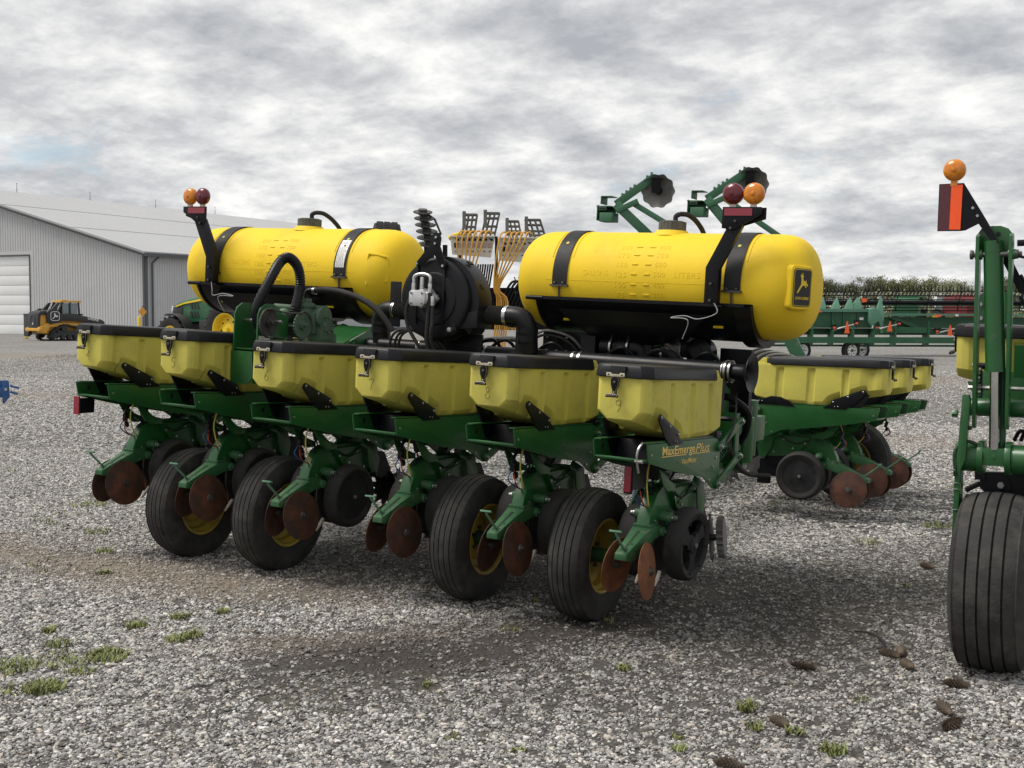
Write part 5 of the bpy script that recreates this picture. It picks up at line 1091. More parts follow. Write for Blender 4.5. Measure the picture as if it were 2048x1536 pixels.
mb.cyl((-0.83, 0.90, 1.60), (-0.83, 0.90, 1.695), 0.062, 0.055, n=20); mb.cyl((-0.83, 0.90, 1.665), (-0.83, 0.90, 1.685), 0.070, n=22); mb.cyl((-0.83, 0.90, 1.695), (-0.83, 0.90, 1.725), 0.038, n=16)
mb.cyl((-0.745, 0.96, 1.60), (-0.745, 0.96, 1.68), 0.055, 0.045, n=18); mb.box((-0.84, 0.845, 1.655), (0.05, 0.02, 0.05))
mb.cyl((-1.06, 0.84, 1.655), (-0.93, 0.92, 1.65), 0.026, n=14); mb.cyl((-0.93, 0.92, 1.65), (-0.92, 0.926, 1.65), 0.022, n=12, mat=1)
mb.ball((-1.0, 0.88, 1.60), 0.06, 14, 8); mb.box((-0.94, 0.93, 1.57), (0.08, 0.09, 0.09)); mb.box((-0.95, 0.90, 1.575), (0.05, 0.05, 0.05), mat=2)
for k in range(8):
    a = 2*PI*k/8; mb.bolt((-0.69+0.0, 0.98+0.05*math.cos(a), 1.55+0.05*math.sin(a)), (1, 0, 0), 0.008, 0.01, mat=1)
mb.box((-0.80, 1.0, 1.44), (0.20, 0.16, 0.10), mat=0)
put('pump', mb.mesh('pump', [M['pump_green'], M['steel'], M['label']], bevel=0.002), ps, loc=(-0.27, 0.27, 0.0))
mb = MB()
mb.tube([(-1.16, 0.78, 1.50), (-1.14, 0.72, 1.64), (-1.10, 0.79, 1.83), (-1.10, 0.885, 1.955), (-1.10, 0.972, 1.99), (-1.10, 1.065, 1.935), (-1.10, 1.10, 1.82), (-1.10, 1.061, 1.66), (-1.10, 1.02, 1.56)], 0.036, n=14, res=14, rib=0.16)
put('suction_hose', mb.mesh('suction_hose', M['blackp'], sharp=60), ps)
mb = MB()
mb.tube([(-1.10, 1.17, 1.71), (-1.10, 1.17, 1.755), (-1.085, 1.175, 1.775), (-1.05, 1.18, 1.778)], 0.022, n=12, res=4, mat=0)
mb.tube([(-1.05, 1.18, 1.778), (-0.92, 1.16, 1.79), (-0.76, 1.15, 1.775), (-0.60, 1.16, 1.73), (-0.47, 1.17, 1.65), (-0.38, 1.19, 1.54)], 0.020, n=12, res=8, mat=1)
mb.lathe([(-0.012, 0.024), (0.012, 0.024), (0.012, 0.019), (-0.012, 0.019)], origin=(-1.04, 1.18, 1.778), axis=(1, 0.05, 0), n=18, mat=2, closed=True)
put('pressure_hose', mb.mesh('pressure_hose', [M['blackp'], M['rubber'], M['steel']]), ps)
mb = MB(); mb.box((-0.30, 1.13, 1.72), (0.085, 0.012, 0.30)); mb.box((0.66, 1.16, 1.58), (0.085, 0.012, 0.26))
mb.build('mud_flap', M['lid'], planter, bevel=0.004)

# ---- folded row markers ahead of the tank
def marker(p_top, p_elb, p_low, dc):
    mb = MB(); p_top, p_elb, p_low, dc = [Vector(p) for p in (p_top, p_elb, p_low, dc)]
    def beam(a, b_, w, h, m=0):
        d = b_-a; q = d.to_track_quat('Y', 'Z').to_matrix().to_4x4(); q.translation = (a+b_)/2; mb.box((0, 0, 0), (w, d.length, h), mat=m, M=q)
    beam(p_top, p_elb, 0.07, 0.085); beam(p_elb, p_low, 0.10, 0.10)
    beam(p_elb+Vector((0.17, 0.05, 0.02)), p_low+Vector((0.62, 0.2, -0.12)), 0.05, 0.06)
    mb.box(p_elb+Vector((-0.09, 0, 0.08)), (0.13, 0.16, 0.012)); mb.box(p_elb+Vector((-0.15, 0, 0.04)), (0.012, 0.16, 0.09)); mb.box(p_elb+Vector((-0.11, 0, -0.03)), (0.18, 0.18, 0.012)); mb.box(p_elb+Vector((-0.11, 0.07, -0.11)), (0.16, 0.012, 0.16)); mb.box(p_elb+Vector((-0.19, 0, -0.10)), (0.012, 0.16, 0.17)); mb.box(p_elb+Vector((-0.07, -0.02, -0.15)), (0.16, 0.16, 0.10)); mb.box(p_elb+Vector((-0.12, -0.086, -0.055)), (0.09, 0.012, 0.04), mat=2)
    beam(p_elb+Vector((0.02, -0.04, -0.08)), p_elb+Vector((0.24, 0.05, 0.04)), 0.04, 0.06)
    d = (p_elb-p_top).normalized()
    for k in range(6): q = p_top+d*(0.04+0.06*k if k < 2 else 0.16+0.055*k); mb.cyl(q, q+Vector((0, 0, 0.075)), 0.016, n=6, mat=1)
    beam(p_low, Vector((p_low.x+0.9, p_low.y+0.2, 1.05)), 0.12, 0.14)
    mk = mb.build('marker_arm', [M['marker_green'], M['dark_green'], M['dark']], planter, bevel=0.006)
    mb = MB(); pts = []
    nrm = Matrix.Rotation(0.25, 4, 'Z') @ Matrix.Rotation(0.12, 4, 'X'); nrm.translation = dc
    n = 60; rs = []
    for j, (rr, yy) in enumerate(((0.0, 0.05), (0.07, 0.05), (0.14, 0.03), (0.182, 0.0), (0.179, 0.004), (0.13, 0.036), (0.0, 0.058))):
        ring_ = []
        for k in range(n):
            a = 2*PI*k/n; q = rr*(1+0.045*math.cos(10*a)*(rr > 0.15)); ring_.append((max(q, 0.001)*math.cos(a), yy, max(q, 0.001)*math.sin(a)))
        rs.append(ring_)
    mb.loft(rs, M=nrm); mb.cyl((0, 0.04, 0), (0, -0.05, 0), 0.045, 0.03, n=14, mat=1, M=nrm); mb.box((-0.02, -0.02, 0.06), (0.09, 0.05, 0.16), mat=1, M=nrm); mb.box((-0.01, -0.02, 0.13), (0.12, 0.05, 0.03), mat=1, M=nrm)
    put('marker_disc', mb.mesh('marker_disc', [M['grey_steel'], M['black']]), mk)
marker((-1.07, 6.97, 3.27), (-1.42, 6.77, 2.95), (-1.07, 6.92, 2.62), (-1.00, 6.93, 3.11))
marker((-0.19, 7.48, 3.38), (-0.56, 7.27, 3.06), (-0.22, 7.41, 2.66), (-0.12, 7.45, 3.24))

# ================================================================== SECOND PLANTER (right edge)
P2 = Vector((3.60, 0.78, gz(3.6, 0.78)))
p2 = empty('folded_planter', P2); tag(p2, 'second green planter cut off by the right edge, upright hydraulic cylinder above its tyre', 'planter')
OFF = -P2
def p2build(mb, name, mats, parent=None, **kw):
    return mb.build(name, mats, parent or p2, loc=(OFF if parent is None else None), **kw)
me = tyre_mesh('wheel', 0.432, 0.335, 0.21, ribs=5, n=64)
w = put('wheel', me, p2, loc=Vector((3.612, 0.78, P2.z+0.424))-P2, rot=(0.4, 0, 0.03)); put('rim', rim_mesh(0.21, 0.33), w)
mb = MB(); mb.cyl((3.5935, 0.75, 1.39), (3.567, 0.76, 2.00), 0.0455, n=28); mb.cyl((3.570, 0.76, 1.945), (3.5695, 0.76, 1.952), 0.0468, n=28); mb.cyl((3.594, 0.75, 1.375), (3.5935, 0.75, 1.395), 0.047, n=28)
cy = p2build(mb, 'hydraulic_cylinder', M['green'], sharp=30)
mb = MB(); mb.cyl((3.5975, 0.75, 1.0), (3.5925, 0.75, 1.38), 0.0245, n=22); put('piston_rod', mb.mesh('piston_rod', M['chrome']), cy)
mb = MB(); mb.cyl((3.622, 0.80, 1.0), (3.622, 0.80, 1.38), 0.020, n=14); mb.cyl((3.60, 0.86, 0.95), (3.60, 0.86, 1.3), 0.02, n=12); p2build(mb, 'guide_tube', M['dark_green'])
mb = MB()
for x in (3.503, 3.652):
    mb.prism([(0.715, 2.02), (0.75, 2.035), (0.775, 2.02), (0.80, 1.45), (0.79, 1.16), (0.775, 1.10), (0.745, 1.10), (0.73, 1.18), (0.72, 1.5)], 'x', x-0.008, x+0.008)
    mb.cyl((x-0.012, 0.74, 1.935), (x+0.020, 0.74, 1.935), 0.024, n=16)
mb.prism([(3.487, 2.03), (3.507, 2.062), (3.54, 2.074), (3.595, 2.074), (3.63, 2.06), (3.652, 2.03), (3.652, 1.93), (3.487, 1.93)], 'y', 0.79, 0.80)
mb.cyl((3.47, 0.74, 1.935), (3.70, 0.74, 1.935), 0.013, n=12, mat=1); mb.cyl((3.468, 0.74, 1.935), (3.482, 0.74, 1.935), 0.022, n=12, mat=1); mb.cyl((3.668, 0.74, 1.935), (3.684, 0.74, 1.935), 0.022, n=12, mat=1)
mb.cyl((3.585, 0.788, 2.035), (3.585, 0.7885, 2.035), 0.012, n=12, mat=2)
p2build(mb, 'lift_yoke', [M['green'], M['darksteel'], M['dark']], bevel=0.002)
mb = MB(); mb.cyl((3.415, 0.80, 0.952), (3.535, 0.80, 0.952), 0.070, n=28); mb.cyl((3.66, 0.80, 0.952), (4.6, 0.80, 0.952), 0.070, n=28)
for x in (3.535, 3.66): mb.cyl((x-0.014, 0.80, 0.955), (x+0.014, 0.80, 0.955), 0.082, n=28); mb.box((x, 0.765, 1.00), (0.024, 0.05, 0.06))
mb.box((3.597, 0.765, 0.965), (0.10, 0.07, 0.085)); mb.cyl((3.60, 0.735, 0.965), (3.60, 0.728, 0.965), 0.012, n=12)
mb.box((4.0, 1.15, 1.25), (1.1, 0.10, 0.22)); mb.cyl((3.44, 0.86, 1.195), (4.6, 0.86, 1.195), 0.045, n=18); mb.box((3.95, 0.95, 1.42), (0.6, 0.03, 0.16))
p2build(mb, 'axle_tube', M['green'], bevel=0.002)
mb = MB(); mb.prism([(3.455, 1.262), (3.482, 1.262), (3.49, 1.235), (3.474, 0.95), (3.455, 0.90), (3.44, 0.415), (3.418, 0.415), (3.428, 0.90), (3.436, 0.96)], 'y', 0.70, 0.745)
mb.prism([(3.436, 0.92), (3.452, 0.92), (3.45, 0.42), (3.432, 0.42)], 'y', 0.745, 0.80)
for z in (0.56, 0.70, 0.80, 0.83): mb.tube([(3.419, 0.698, z), (3.445, 0.696, z+0.003), (3.458, 0.70, z-0.004)], 0.003, n=5, mat=1)
mb.bolt((3.435, 0.70, 1.17), (-1, 0, 0), 0.02, 0.025); mb.bolt((3.475, 0.74, 1.10), (1, 0, 0), 0.012, 0.02, mat=2); mb.box((3.43, 0.70, 0.88), (0.012, 0.03, 0.03), mat=2)
mb.tube([(3.43, 0.70, 0.90), (3.425, 0.71, 0.98), (3.46, 0.74, 1.035), (3.53, 0.76, 1.015)], 0.009, n=7, mat=2, res=5)
p2build(mb, 'support_arm', [M['green'], M['wire_w'], M['blackp']], bevel=0.002)
# sign panel and lamp
mb = MB(); y = 0.72
mb.prism([(3.316, 2.052), (3.428, 2.050), (3.445, 2.052), (3.505, 2.082), (3.513, 2.070), (3.575, 1.98), (3.60, 1.99), (3.54, 2.10), (3.434, 2.279), (3.320, 2.279)], 'y', y, y+0.006)
mb.bolt((3.478, y, 2.158), (0, -1, 0), 0.008, 0.006, mat=1); mb.bolt((3.50, y, 2.120), (0, -1, 0), 0.008, 0.006, mat=1); mb.prism([(3.55, 2.08), (3.60, 2.0), (3.72, 1.75), (3.68, 1.75), (3.56, 1.98)], 'y', y+0.12, y+0.13)
sg = p2build(mb, 'marker_panel', [M['black'], M['steel']])
mb = MB(); mb.prism([(3.3195, 2.055), (3.370, 2.055), (3.374, 2.276), (3.323, 2.276)], 'y', y-0.003, y-0.0002); put('dark_red_strip', mb.mesh('dark_red_strip', M['maroon']), sg)
mb = MB(); mb.prism([(3.371, 2.058), (3.423, 2.057), (3.430, 2.271), (3.377, 2.272)], 'y', y-0.004, y-0.0003); put('orange_strip', mb.mesh('orange_strip', M['orange_refl']), sg)
mb = MB(); lamp(mb, (3.389, y+0.01, 2.343), 0, r=0.053); put('amber_lamp', mb.mesh('amber_lamp', [M['amber'], M['amber'], M['amber']]), sg)
# hopper seen behind the cylinder
Mh = Matrix.Translation(Vector((3.335, 1.36, 0.125))+OFF) @ Matrix.Rotation(-PI/2, 4, 'Z')
h = put('seed_hopper', UM['hopper'], p2, M=Mh)
for nm in ('lid', 'latch', 'hopper_bracket', 'hopper_bracket_left'): put(UM[nm].name.split('.')[0], UM[nm], h)
mb = MB(); mb.prism([(3.385, 1.30), (3.60, 1.29), (3.60, 1.23), (3.42, 1.225)], 'y', 1.22, 1.235); mb.box((3.95, 1.25, 1.27), (0.9, 0.10, 0.12)); p2build(mb, 'frame_channel', M['green'])
mb = MB(); mb.cyl((3.46, 0.95, 1.395), (3.56, 0.95, 1.39), 0.016, n=12, mat=1); mb.cyl((3.455, 0.95, 1.396), (3.47, 0.95, 1.396), 0.011, n=8, mat=2)
pts = [((0.042 if k % 2 else 0.034)*math.cos(2*PI*k/24), (0.042 if k % 2 else 0.034)*math.sin(2*PI*k/24)) for k in range(24)]
for z, x in ((1.345, 3.495), (1.275, 3.50)): mb.prism(pts, 'x', -0.006, 0.006, mat=0, M=Matrix.Translation((x, 0.93, z)))
mb.cyl((3.44, 0.93, 1.285), (4.5, 0.93, 1.285), 0.012, n=6, mat=2); mb.box((3.49, 0.93, 1.31), (0.03, 0.04, 0.12), mat=1)
p2build(mb, 'drive_shaft', [M['darksteel'], M['black'], M['steel']])
mb = MB(); mb.prism([(3.44, 1.72), (3.47, 1.755), (3.60, 1.76), (3.60, 1.60), (3.46, 1.60), (3.44, 1.63)], 'y', 1.08, 1.09); mb.prism([(3.69, 1.60), (3.69, 1.78), (3.82, 1.80), (3.95, 1.70), (3.95, 1.60)], 'y', 1.0, 1.01)
for x, z in ((3.465, 1.70), (3.468, 1.63), (3.73, 1.63), (3.74, 1.71)): mb.bolt((x, 1.0 if x > 3.6 else 1.08, z), (0, -1, 0), 0.012, 0.008, mat=1)
p2build(mb, 'mount_plate', [M['green'], M['steel']])
mb = MB(); mb.prism([(3.50, 0.86), (3.72, 0.87), (3.80, 0.84), (3.80, 0.74), (3.72, 0.70), (3.56, 0.72), (3.50, 0.78)], 'y', 0.98, 1.02); mb.cyl((3.60, 0.972, 0.80), (3.60, 0.98, 0.80), 0.045, n=20); mb.bolt((3.60, 0.972, 0.80), (0, -1, 0), 0.018, 0.01, mat=1)
mb.tube([(3.43, 1.0, 0.76), (3.48, 1.0, 0.79), (3.52, 1.0, 0.80)], 0.014, n=7); mb.box((3.50, 0.99, 0.84), (0.05, 0.03, 0.04))
p2build(mb, 'gearbox', [M['black'], M['steel']])
mb = MB(); mb.box((3.78, 1.0, 1.52), (0.10, 0.04, 0.34)); p2build(mb, 'black_panel', M['black'])
for k in range(5): mb = MB(); mb.tube([(3.66+0.03*k, 0.95, 1.03), (3.69+0.03*k, 0.93, 1.08+0.01*k), (3.74+0.02*k, 0.97, 1.06), (3.80, 1.0, 1.12)], 0.010, n=6, res=4); p2build(mb, 'hose_end', M['black'])
mb = MB()
mb.tube([(3.67, 0.80, 1.99), (3.74, 0.82, 1.985), (3.85, 0.85, 1.93)], 0.016, n=9, res=4)
for k in range(3): mb.tube([(3.68, 0.85, 1.84-0.05*k), (3.73, 0.87, 1.76-0.05*k), (3.80, 0.9, 1.70-0.05*k), (3.95, 0.95, 1.66-0.05*k)], 0.009, n=7, res=5)
mb.tube([(3.66, 0.74, 1.93), (3.75, 0.76, 1.91), (3.9, 0.8, 1.88)], 0.007, n=7)
p2build(mb, 'hydraulic_hose', M['blackp'])
mb = MB(); mb.box((4.35, 0.9, 0.62), (0.10, 0.10, 1.16)); mb.box((4.35, 0.9, gz(4.35, 0.9)+0.015), (0.3, 0.3, 0.03)); p2build(mb, 'parking_stand', M['green'])

# ================================================================== SHED
def colu(p):
    d = Vector(p)-CAM; return 1024+FPX*d.dot(RIGHT)/d.dot(FWD)
def zat(v, D): return CAM.z+(622-v)/FPX*D
adir = (FWD+RIGHT*((2200-1024)/FPX)).normalized(); gdir = Vector((-adir.y, adir.x, 0))
C0 = gp(290, 77.0); C0.z = 0
def solve_s(u):
    lo, hi = 0.0, 60.0
    for _ in range(50):
        m_ = (lo+hi)/2
        if colu(C0+gdir*m_) > u: lo = m_
        else: hi = m_
    return lo
HW = solve_s(-109); Dpk = (C0+gdir*HW-CAM).dot(FWD); ZR = zat(378, Dpk); ZE = zat(508, 77.0); LEN = 43.0; WD = 2*HW
sd = solve_s(62); Ddr = (C0+gdir*sd-CAM).dot(FWD); ZD = zat(515, Ddr); dw = 5.2
shed = empty('metal_shed', C0); shed.rotation_euler = (0, 0, math.atan2(gdir.y, gdir.x))
tag(shed, 'long light grey steel shed with dark trim and white overhead door', 'shed')
# local frame: x along the gable (leftwards), y' = -adir ... build with x = gable, y = -(length)
# rotation puts local x on gdir and local y on the direction 90 deg further left, which is -adir: length runs along local -y
m_wall = mat('grey_steel_siding', (0.52, 0.525, 0.535), 0.5, var=0.05, scale=0.5, dirt=(0.30, 0.30, 0.30), dirt_amt=0.2, dirt_scale=0.8)
m_roof = mat('pale_steel_roof', (0.40, 0.405, 0.41), 0.5, var=0.05, scale=0.15, dirt=(0.36, 0.36, 0.36), dirt_amt=0.25, dirt_scale=0.4)
m_trim = mat('dark_grey_trim', (0.085, 0.09, 0.10), 0.5, var=0.08, scale=1)
m_door = mat('white_door_panel', (0.80, 0.81, 0.81), 0.45, var=0.03, scale=0.5)
def zroof(x): return ZE+(ZR-ZE)*(1-abs(x-HW)/HW)
mb = MB(); t_ = 0.2
mb.prism([(0, 0), (sd, 0), (sd, ZD), (sd+dw, ZD), (sd+dw, 0), (WD, 0), (WD, ZE), (HW, ZR), (0, ZE)], 'y', -t_, 0)
mb.box((t_/2, -LEN/2-t_/2, ZE/2), (t_, LEN-t_, ZE)); mb.box((WD-t_/2, -LEN/2-t_/2, ZE/2), (t_, LEN-t_, ZE)); mb.prism([(0, 0), (WD, 0), (WD, ZE), (HW, ZR), (0, ZE)], 'y', -LEN-t_, -LEN)
mb.build('wall', m_wall, shed)
mb = MB(); x = 0.3
while x < WD-0.1:
    z0 = ZD+0.35 if sd-0.2 < x < sd+dw+0.2 else 0.25
    mb.box((x, 0.012, (z0+zroof(x)-0.25)/2), (0.045, 0.024, zroof(x)-0.25-z0)); x += 0.2286
y = -0.3
while y > -LEN+0.2:
    mb.box((-0.012, y, (0.25+ZE-0.1)/2), (0.024, 0.045, ZE-0.35)); y -= 0.2286
rb = mb.build('siding_ribs', m_wall, shed); rb['kind'] = 'stuff'
mb = MB(); ov = 0.45; sl_ = (ZR-ZE)/HW
for s in (0, 1):
    xa, za = (-ov, ZE-ov*sl_) if s == 0 else (WD+ov, ZE-ov*sl_)
    p = [(xa, za+0.05), (HW, ZR+0.05), (HW, ZR+0.17), (xa, za+0.17)]
    mb.prism(p, 'y', -LEN-ov, ov)
rf = mb.build('roof', m_roof, shed)
mb = MB(); n_s = int(LEN/0.9)
for k in range(n_s+1):
    y = ov-0.1-(LEN+2*ov-0.2)*k/n_s
    mb.prism([(-ov, ZE-ov*sl_+0.165), (HW, ZR+0.165), (HW, ZR+0.176), (-ov, ZE-ov*sl_+0.176)], 'y', y-0.02, y+0.02)
so_ = put('roof_seams', mb.mesh('roof_seams', m_roof), rf); so_['kind'] = 'stuff'
for q in range(1, 3):
    f_ = q/3.0; mb = MB(); xx = -ov+(HW+ov)*f_; zz = ZE-ov*sl_+(ZR-ZE+ov*sl_)*f_
    mb.box((xx, -LEN/2, zz+0.178), (0.06, LEN+2*ov-0.02, 0.02)); put('sheet_lap', mb.mesh('sheet_lap', m_roof), rf)
for u in (40, 185, 315, 433):
    lo, hi = 0, LEN
    for _ in range(40):
        m_ = (lo+hi)/2
        if colu(C0+gdir*HW+adir*m_) < u: lo = m_
        else: hi = m_
    mb = MB(); mb.cyl((HW, -lo, ZR+0.1), (HW, -lo, ZR+0.75), 0.03, 0.012, n=6); mb.ball((HW, -lo, ZR+0.78), 0.04, 6, 4); put('lightning_rod', mb.mesh('lightning_rod', m_trim), rf)
mb = MB()
for s in (0, 1):
    xa, za = (-ov, ZE-ov*sl_) if s == 0 else (WD+ov, ZE-ov*sl_)
    mb.prism([(xa, za-0.04), (HW, ZR-0.04), (HW, ZR+0.05), (xa, za+0.05)], 'y', ov-0.12, ov+0.03)
    mb.prism([(xa+(0.1 if s == 0 else -0.1), za-0.16), (HW, ZR-0.16), (HW, ZR+0.05), (xa+(0.1 if s == 0 else -0.1), za+0.05)], 'y', 0.003, 0.08)
mb.box((-ov-0.07, -LEN/2, ZE-ov*sl_-0.02), (0.14, LEN+2*ov, 0.20)); mb.box((-0.04, -LEN/2, 0.10), (0.08, LEN, 0.28))
mb.box((0.02, 0.0, ZE/2), (0.16, 0.09, ZE)); mb.box((-0.045, -0.12, ZE/2), (0.09, 0.26, ZE)); mb.box((WD/2, 0.02, 0.12), (WD-0.1, 0.07, 0.24) if False else (0.01, 0.07, 0.24))
for xa, xb in ((0.05, sd-0.1), (sd+dw+0.1, WD-0.05)): mb.box(((xa+xb)/2, 0.02, 0.13), (xb-xa, 0.06, 0.26))
mb.box((sd-0.03, 0.02, ZD/2), (0.06, 0.06, ZD)); mb.box((sd+dw+0.03, 0.02, ZD/2), (0.06, 0.06, ZD)); mb.box((sd+dw/2, 0.025, ZD+0.04), (dw+0.12, 0.06, 0.08))
mb.build('trim', m_trim, shed)
mb = MB(); mb.tube([(-ov-0.05, -0.9, ZE-ov*sl_-0.05), (-0.30, -0.7, ZE-0.45), (-0.14, -0.6, ZE-0.65), (-0.14, -0.6, 0.35), (-0.3, -0.6, 0.2)], 0.07, n=8); mb.build('downspout', m_trim, shed)
door = MB(); door.box((sd+dw/2, -0.16, ZD/2), (dw-0.02, 0.04, ZD-0.02)); door = door.build('overhead_door', m_door, shed)
npn = 8; ph = ZD/npn
for k in range(npn):
    mb = MB(); mb.box((sd+dw/2, -0.115, ph*(k+0.5)), (dw-0.06, 0.06, ph-0.035)); put('door_panel', mb.mesh('door_panel', m_door, bevel=0.012), door)

# ================================================================== TRACK LOADER
def frame_at(p, fwd):
    fwd = Vector(fwd).normalized(); return math.atan2(-fwd.x, fwd.y)
Lp = gp(128, 66.0); lf = RIGHT*math.cos(0.80)+FWD*math.sin(0.80)
ld = empty('track_loader', Lp); ld.rotation_euler = (0, 0, frame_at(Lp, lf)); tag(ld, 'black and yellow compact track loader parked by the shed door', 'loader')
m_ly = mat('loader_yellow', (0.62, 0.33, 0.045), 0.5, var=0.08, scale=2); m_lk = mat('loader_black', (0.022, 0.022, 0.024), 0.45, var=0.15, scale=2); m_gl = mat('cab_glass', (0.16, 0.20, 0.21), 0.1, var=0.1, scale=1, spec=0.8)
mb = MB(); mb.prism([(-1.55, 0.62), (-1.60, 0.80), (-1.50, 1.45), (-0.9, 1.45), (1.0, 1.0), (1.15, 0.55), (0.9, 0.40), (-1.2, 0.36)], 'x', -0.55, 0.55)
mb.prism([(-1.72, 0.46), (-1.72, 0.72), (-1.2, 0.95), (0.9, 0.92), (0.9, 0.80), (-1.1, 0.72), (-1.3, 0.40)], 'x', 0.55, 0.72); mb.prism([(-1.72, 0.46), (-1.72, 0.72), (-1.2, 0.95), (0.9, 0.92), (0.9, 0.80), (-1.1, 0.72), (-1.3, 0.40)], 'x', -0.72, -0.55)
mb.box((0, -1.66, 0.60), (1.7, 0.16, 0.16)); mb.build('body', m_ly, ld, bevel=0.03)
for s in (-1, 1):
    mb = MB(); prof = []
    for k in range(10): a = PI/2+PI*k/9; prof.append((-0.80+0.28*math.cos(a), 0.30+0.28*math.sin(a)))
    for k in range(10): a = -PI/2+PI*k/9; prof.append((0.85+0.28*math.cos(a), 0.30+0.28*math.sin(a)))
    prof += [(-0.30, 0.86), (-0.55, 0.84)]
    prof = [(-0.95, 0.03), (0.95, 0.03), (1.13, 0.14), (1.16, 0.34), (1.0, 0.55), (-0.28, 0.88), (-0.52, 0.86), (-1.08, 0.50), (-1.14, 0.20), (-1.08, 0.08)]
    inn = [(y*0.90+0.02, 0.06+(z-0.03)*0.86) for y, z in prof]
    n = len(prof); xa, xb = sorted((s*0.58, s*0.92))
    rings = [[(xa, y, z) for y, z in prof], [(xb, y, z) for y, z in prof], [(xb, y, z) for y, z in inn], [(xa, y, z) for y, z in inn], [(xa, y, z) for y, z in prof]]
    mb.loft(rings, caps=(False, False))
    for k in range(n):
        (y0, z0), (y1, z1) = prof[k], prof[(k+1) % n]; L_ = math.hypot(y1-y0, z1-z0); m_ = max(1, int(L_/0.13))
        for j in range(m_):
            f_ = (j+0.5)/m_; a = math.atan2(z1-z0, y1-y0); mb.box(((xa+xb)/2, y0+(y1-y0)*f_, z0+(z1-z0)*f_), (0.34, 0.06, 0.045), rot=(a, 0, 0))
    for y, z, r in ((-0.92, 0.30, 0.17), (0.92, 0.30, 0.17), (-0.45, 0.20, 0.12), (-0.1, 0.20, 0.12), (0.25, 0.20, 0.12), (0.6, 0.20, 0.12), (-0.38, 0.66, 0.15)): mb.cyl((xa+0.05, y, z), (xb-0.03, y, z), r, n=18, mat=1)
    mb.box(((xa+xb)/2-s*0.02, 0, 0.42), (0.2, 1.5, 0.26), mat=1)
    mb.build('track', [M['rubber'], m_lk], ld)
mb = MB(); mb.box((0, -1.64, 0.98), (1.22, 0.12, 0.92)); mb.prism([(-1.66, 1.40), (-1.58, 1.56), (-0.62, 1.66), (-0.62, 1.45), (-1.4, 1.38)], 'x', -0.62, 0.62)
mb.lathe([(0, 0.30), (-0.02, 0.30), (-0.02, 0.24), (0, 0.24)], origin=(0, -1.70, 1.08), axis=(0, 1, 0), n=24, closed=True)
gl = mb.build('rear_hood', m_lk, ld, bevel=0.02)
mb = MB(); mb.add([(-0.12+a*0.24, -1.715, 0.80+b_*0.22) for a, b_ in DEER], [list(range(len(DEER)))]); put('emblem', mb.mesh('emblem', M['white'], fixn=False), gl)
mb = MB()
for s in (-1, 1):
    mb.prism([(-0.62, 1.45), (-0.52, 1.50), (-0.22, 2.04), (-0.34, 2.04)], 'x', s*0.47-0.04, s*0.47+0.04); mb.prism([(0.62, 1.10), (0.72, 1.10), (0.66, 2.04), (0.58, 2.04)], 'x', s*0.47-0.04, s*0.47+0.04)
    mb.prism([(0.08, 1.3), (0.16, 1.3), (0.16, 2.0), (0.08, 2.0)], 'x', s*0.47-0.035, s*0.47+0.035); mb.box((s*0.47, 0.15, 1.38), (0.08, 1.4, 0.10))
mb.box((0, -0.25, 1.75), (0.1, 0.1, 0.3)); mb.box((0, 0.15, 1.35), (0.5, 0.5, 0.4)); mb.box((0, -0.05, 1.72), (0.42, 0.12, 0.5)); cab = mb.build('cab', m_lk, ld, bevel=0.01)
mb = MB(); mb.box((0, 0.18, 2.09), (1.12, 1.15, 0.10)); mb.box((0, -0.05, 2.16), (0.5, 0.3, 0.05), mat=1); put('roof', mb.mesh('roof', [m_ly, m_lk], bevel=0.02), cab)
for s in (-1, 1):
    for y0, y1 in ((-0.28, 0.06), (0.18, 0.56)):
        mb = MB(); mb.box((s*0.47, (y0+y1)/2, 1.72), (0.012, y1-y0, 0.56)); put('pane', mb.mesh('pane', m_gl), cab)
mb = MB(); mb.box((0, -0.40, 1.76), (0.84, 0.012, 0.56), rot=(-0.5, 0, 0)); put('pane', mb.mesh('pane', m_gl), cab)
for s in (-1, 1):
    xa, xb = sorted((s*0.60, s*0.80))
    mb = MB(); mb.prism([(-1.30, 1.52), (-1.05, 1.72), (-0.85, 1.70), (-0.60, 1.46), (0.85, 1.30), (1.75, 1.12), (1.95, 1.00), (1.95, 0.75), (1.80, 0.78), (0.6, 1.02), (-0.4, 1.08), (-0.75, 0.95), (-1.1, 0.88), (-1.25, 1.0)], 'x', xa, xb)
    mb.prism([(-1.05, 1.55), (-0.70, 1.55), (-0.45, 2.02), (-0.62, 2.02)], 'x', s*0.52-0.06, s*0.52+0.06)
    am = mb.build('lift_arm', m_lk, ld, bevel=0.02)
    if s > 0:
        def side_txt(vs_, fs, y, z): return MB().add([(xb+0.004, y+a, z+b_) for a, b_, _ in vs_], fs)
        vs_, fs = fit_text('DEERE', 0.62, 0.17, bold=0.02); put('lettering', side_txt([(a, b_-0.19*a, c) for a, b_, c in vs_], fs, 0.98, 1.14).mesh('lettering', M['white'], fixn=False), am)
        mb = MB(); mb.add([(xb+0.004, -1.02+a*0.36, 1.15+b_*0.34) for a, b_ in DEER], [list(range(len(DEER)))])
        q = []
        for r in (0.25, 0.225):
            q.append([(xb+0.004, -0.85+r*math.copysign(abs(math.cos(2*PI*k/32))**0.5, math.cos(2*PI*k/32)), 1.31+r*math.copysign(abs(math.sin(2*PI*k/32))**0.5, math.sin(2*PI*k/32))) for k in range(32)])
        mb.loft(q, caps=(False, False)); put('emblem', mb.mesh('emblem', M['white'], fixn=False), am)
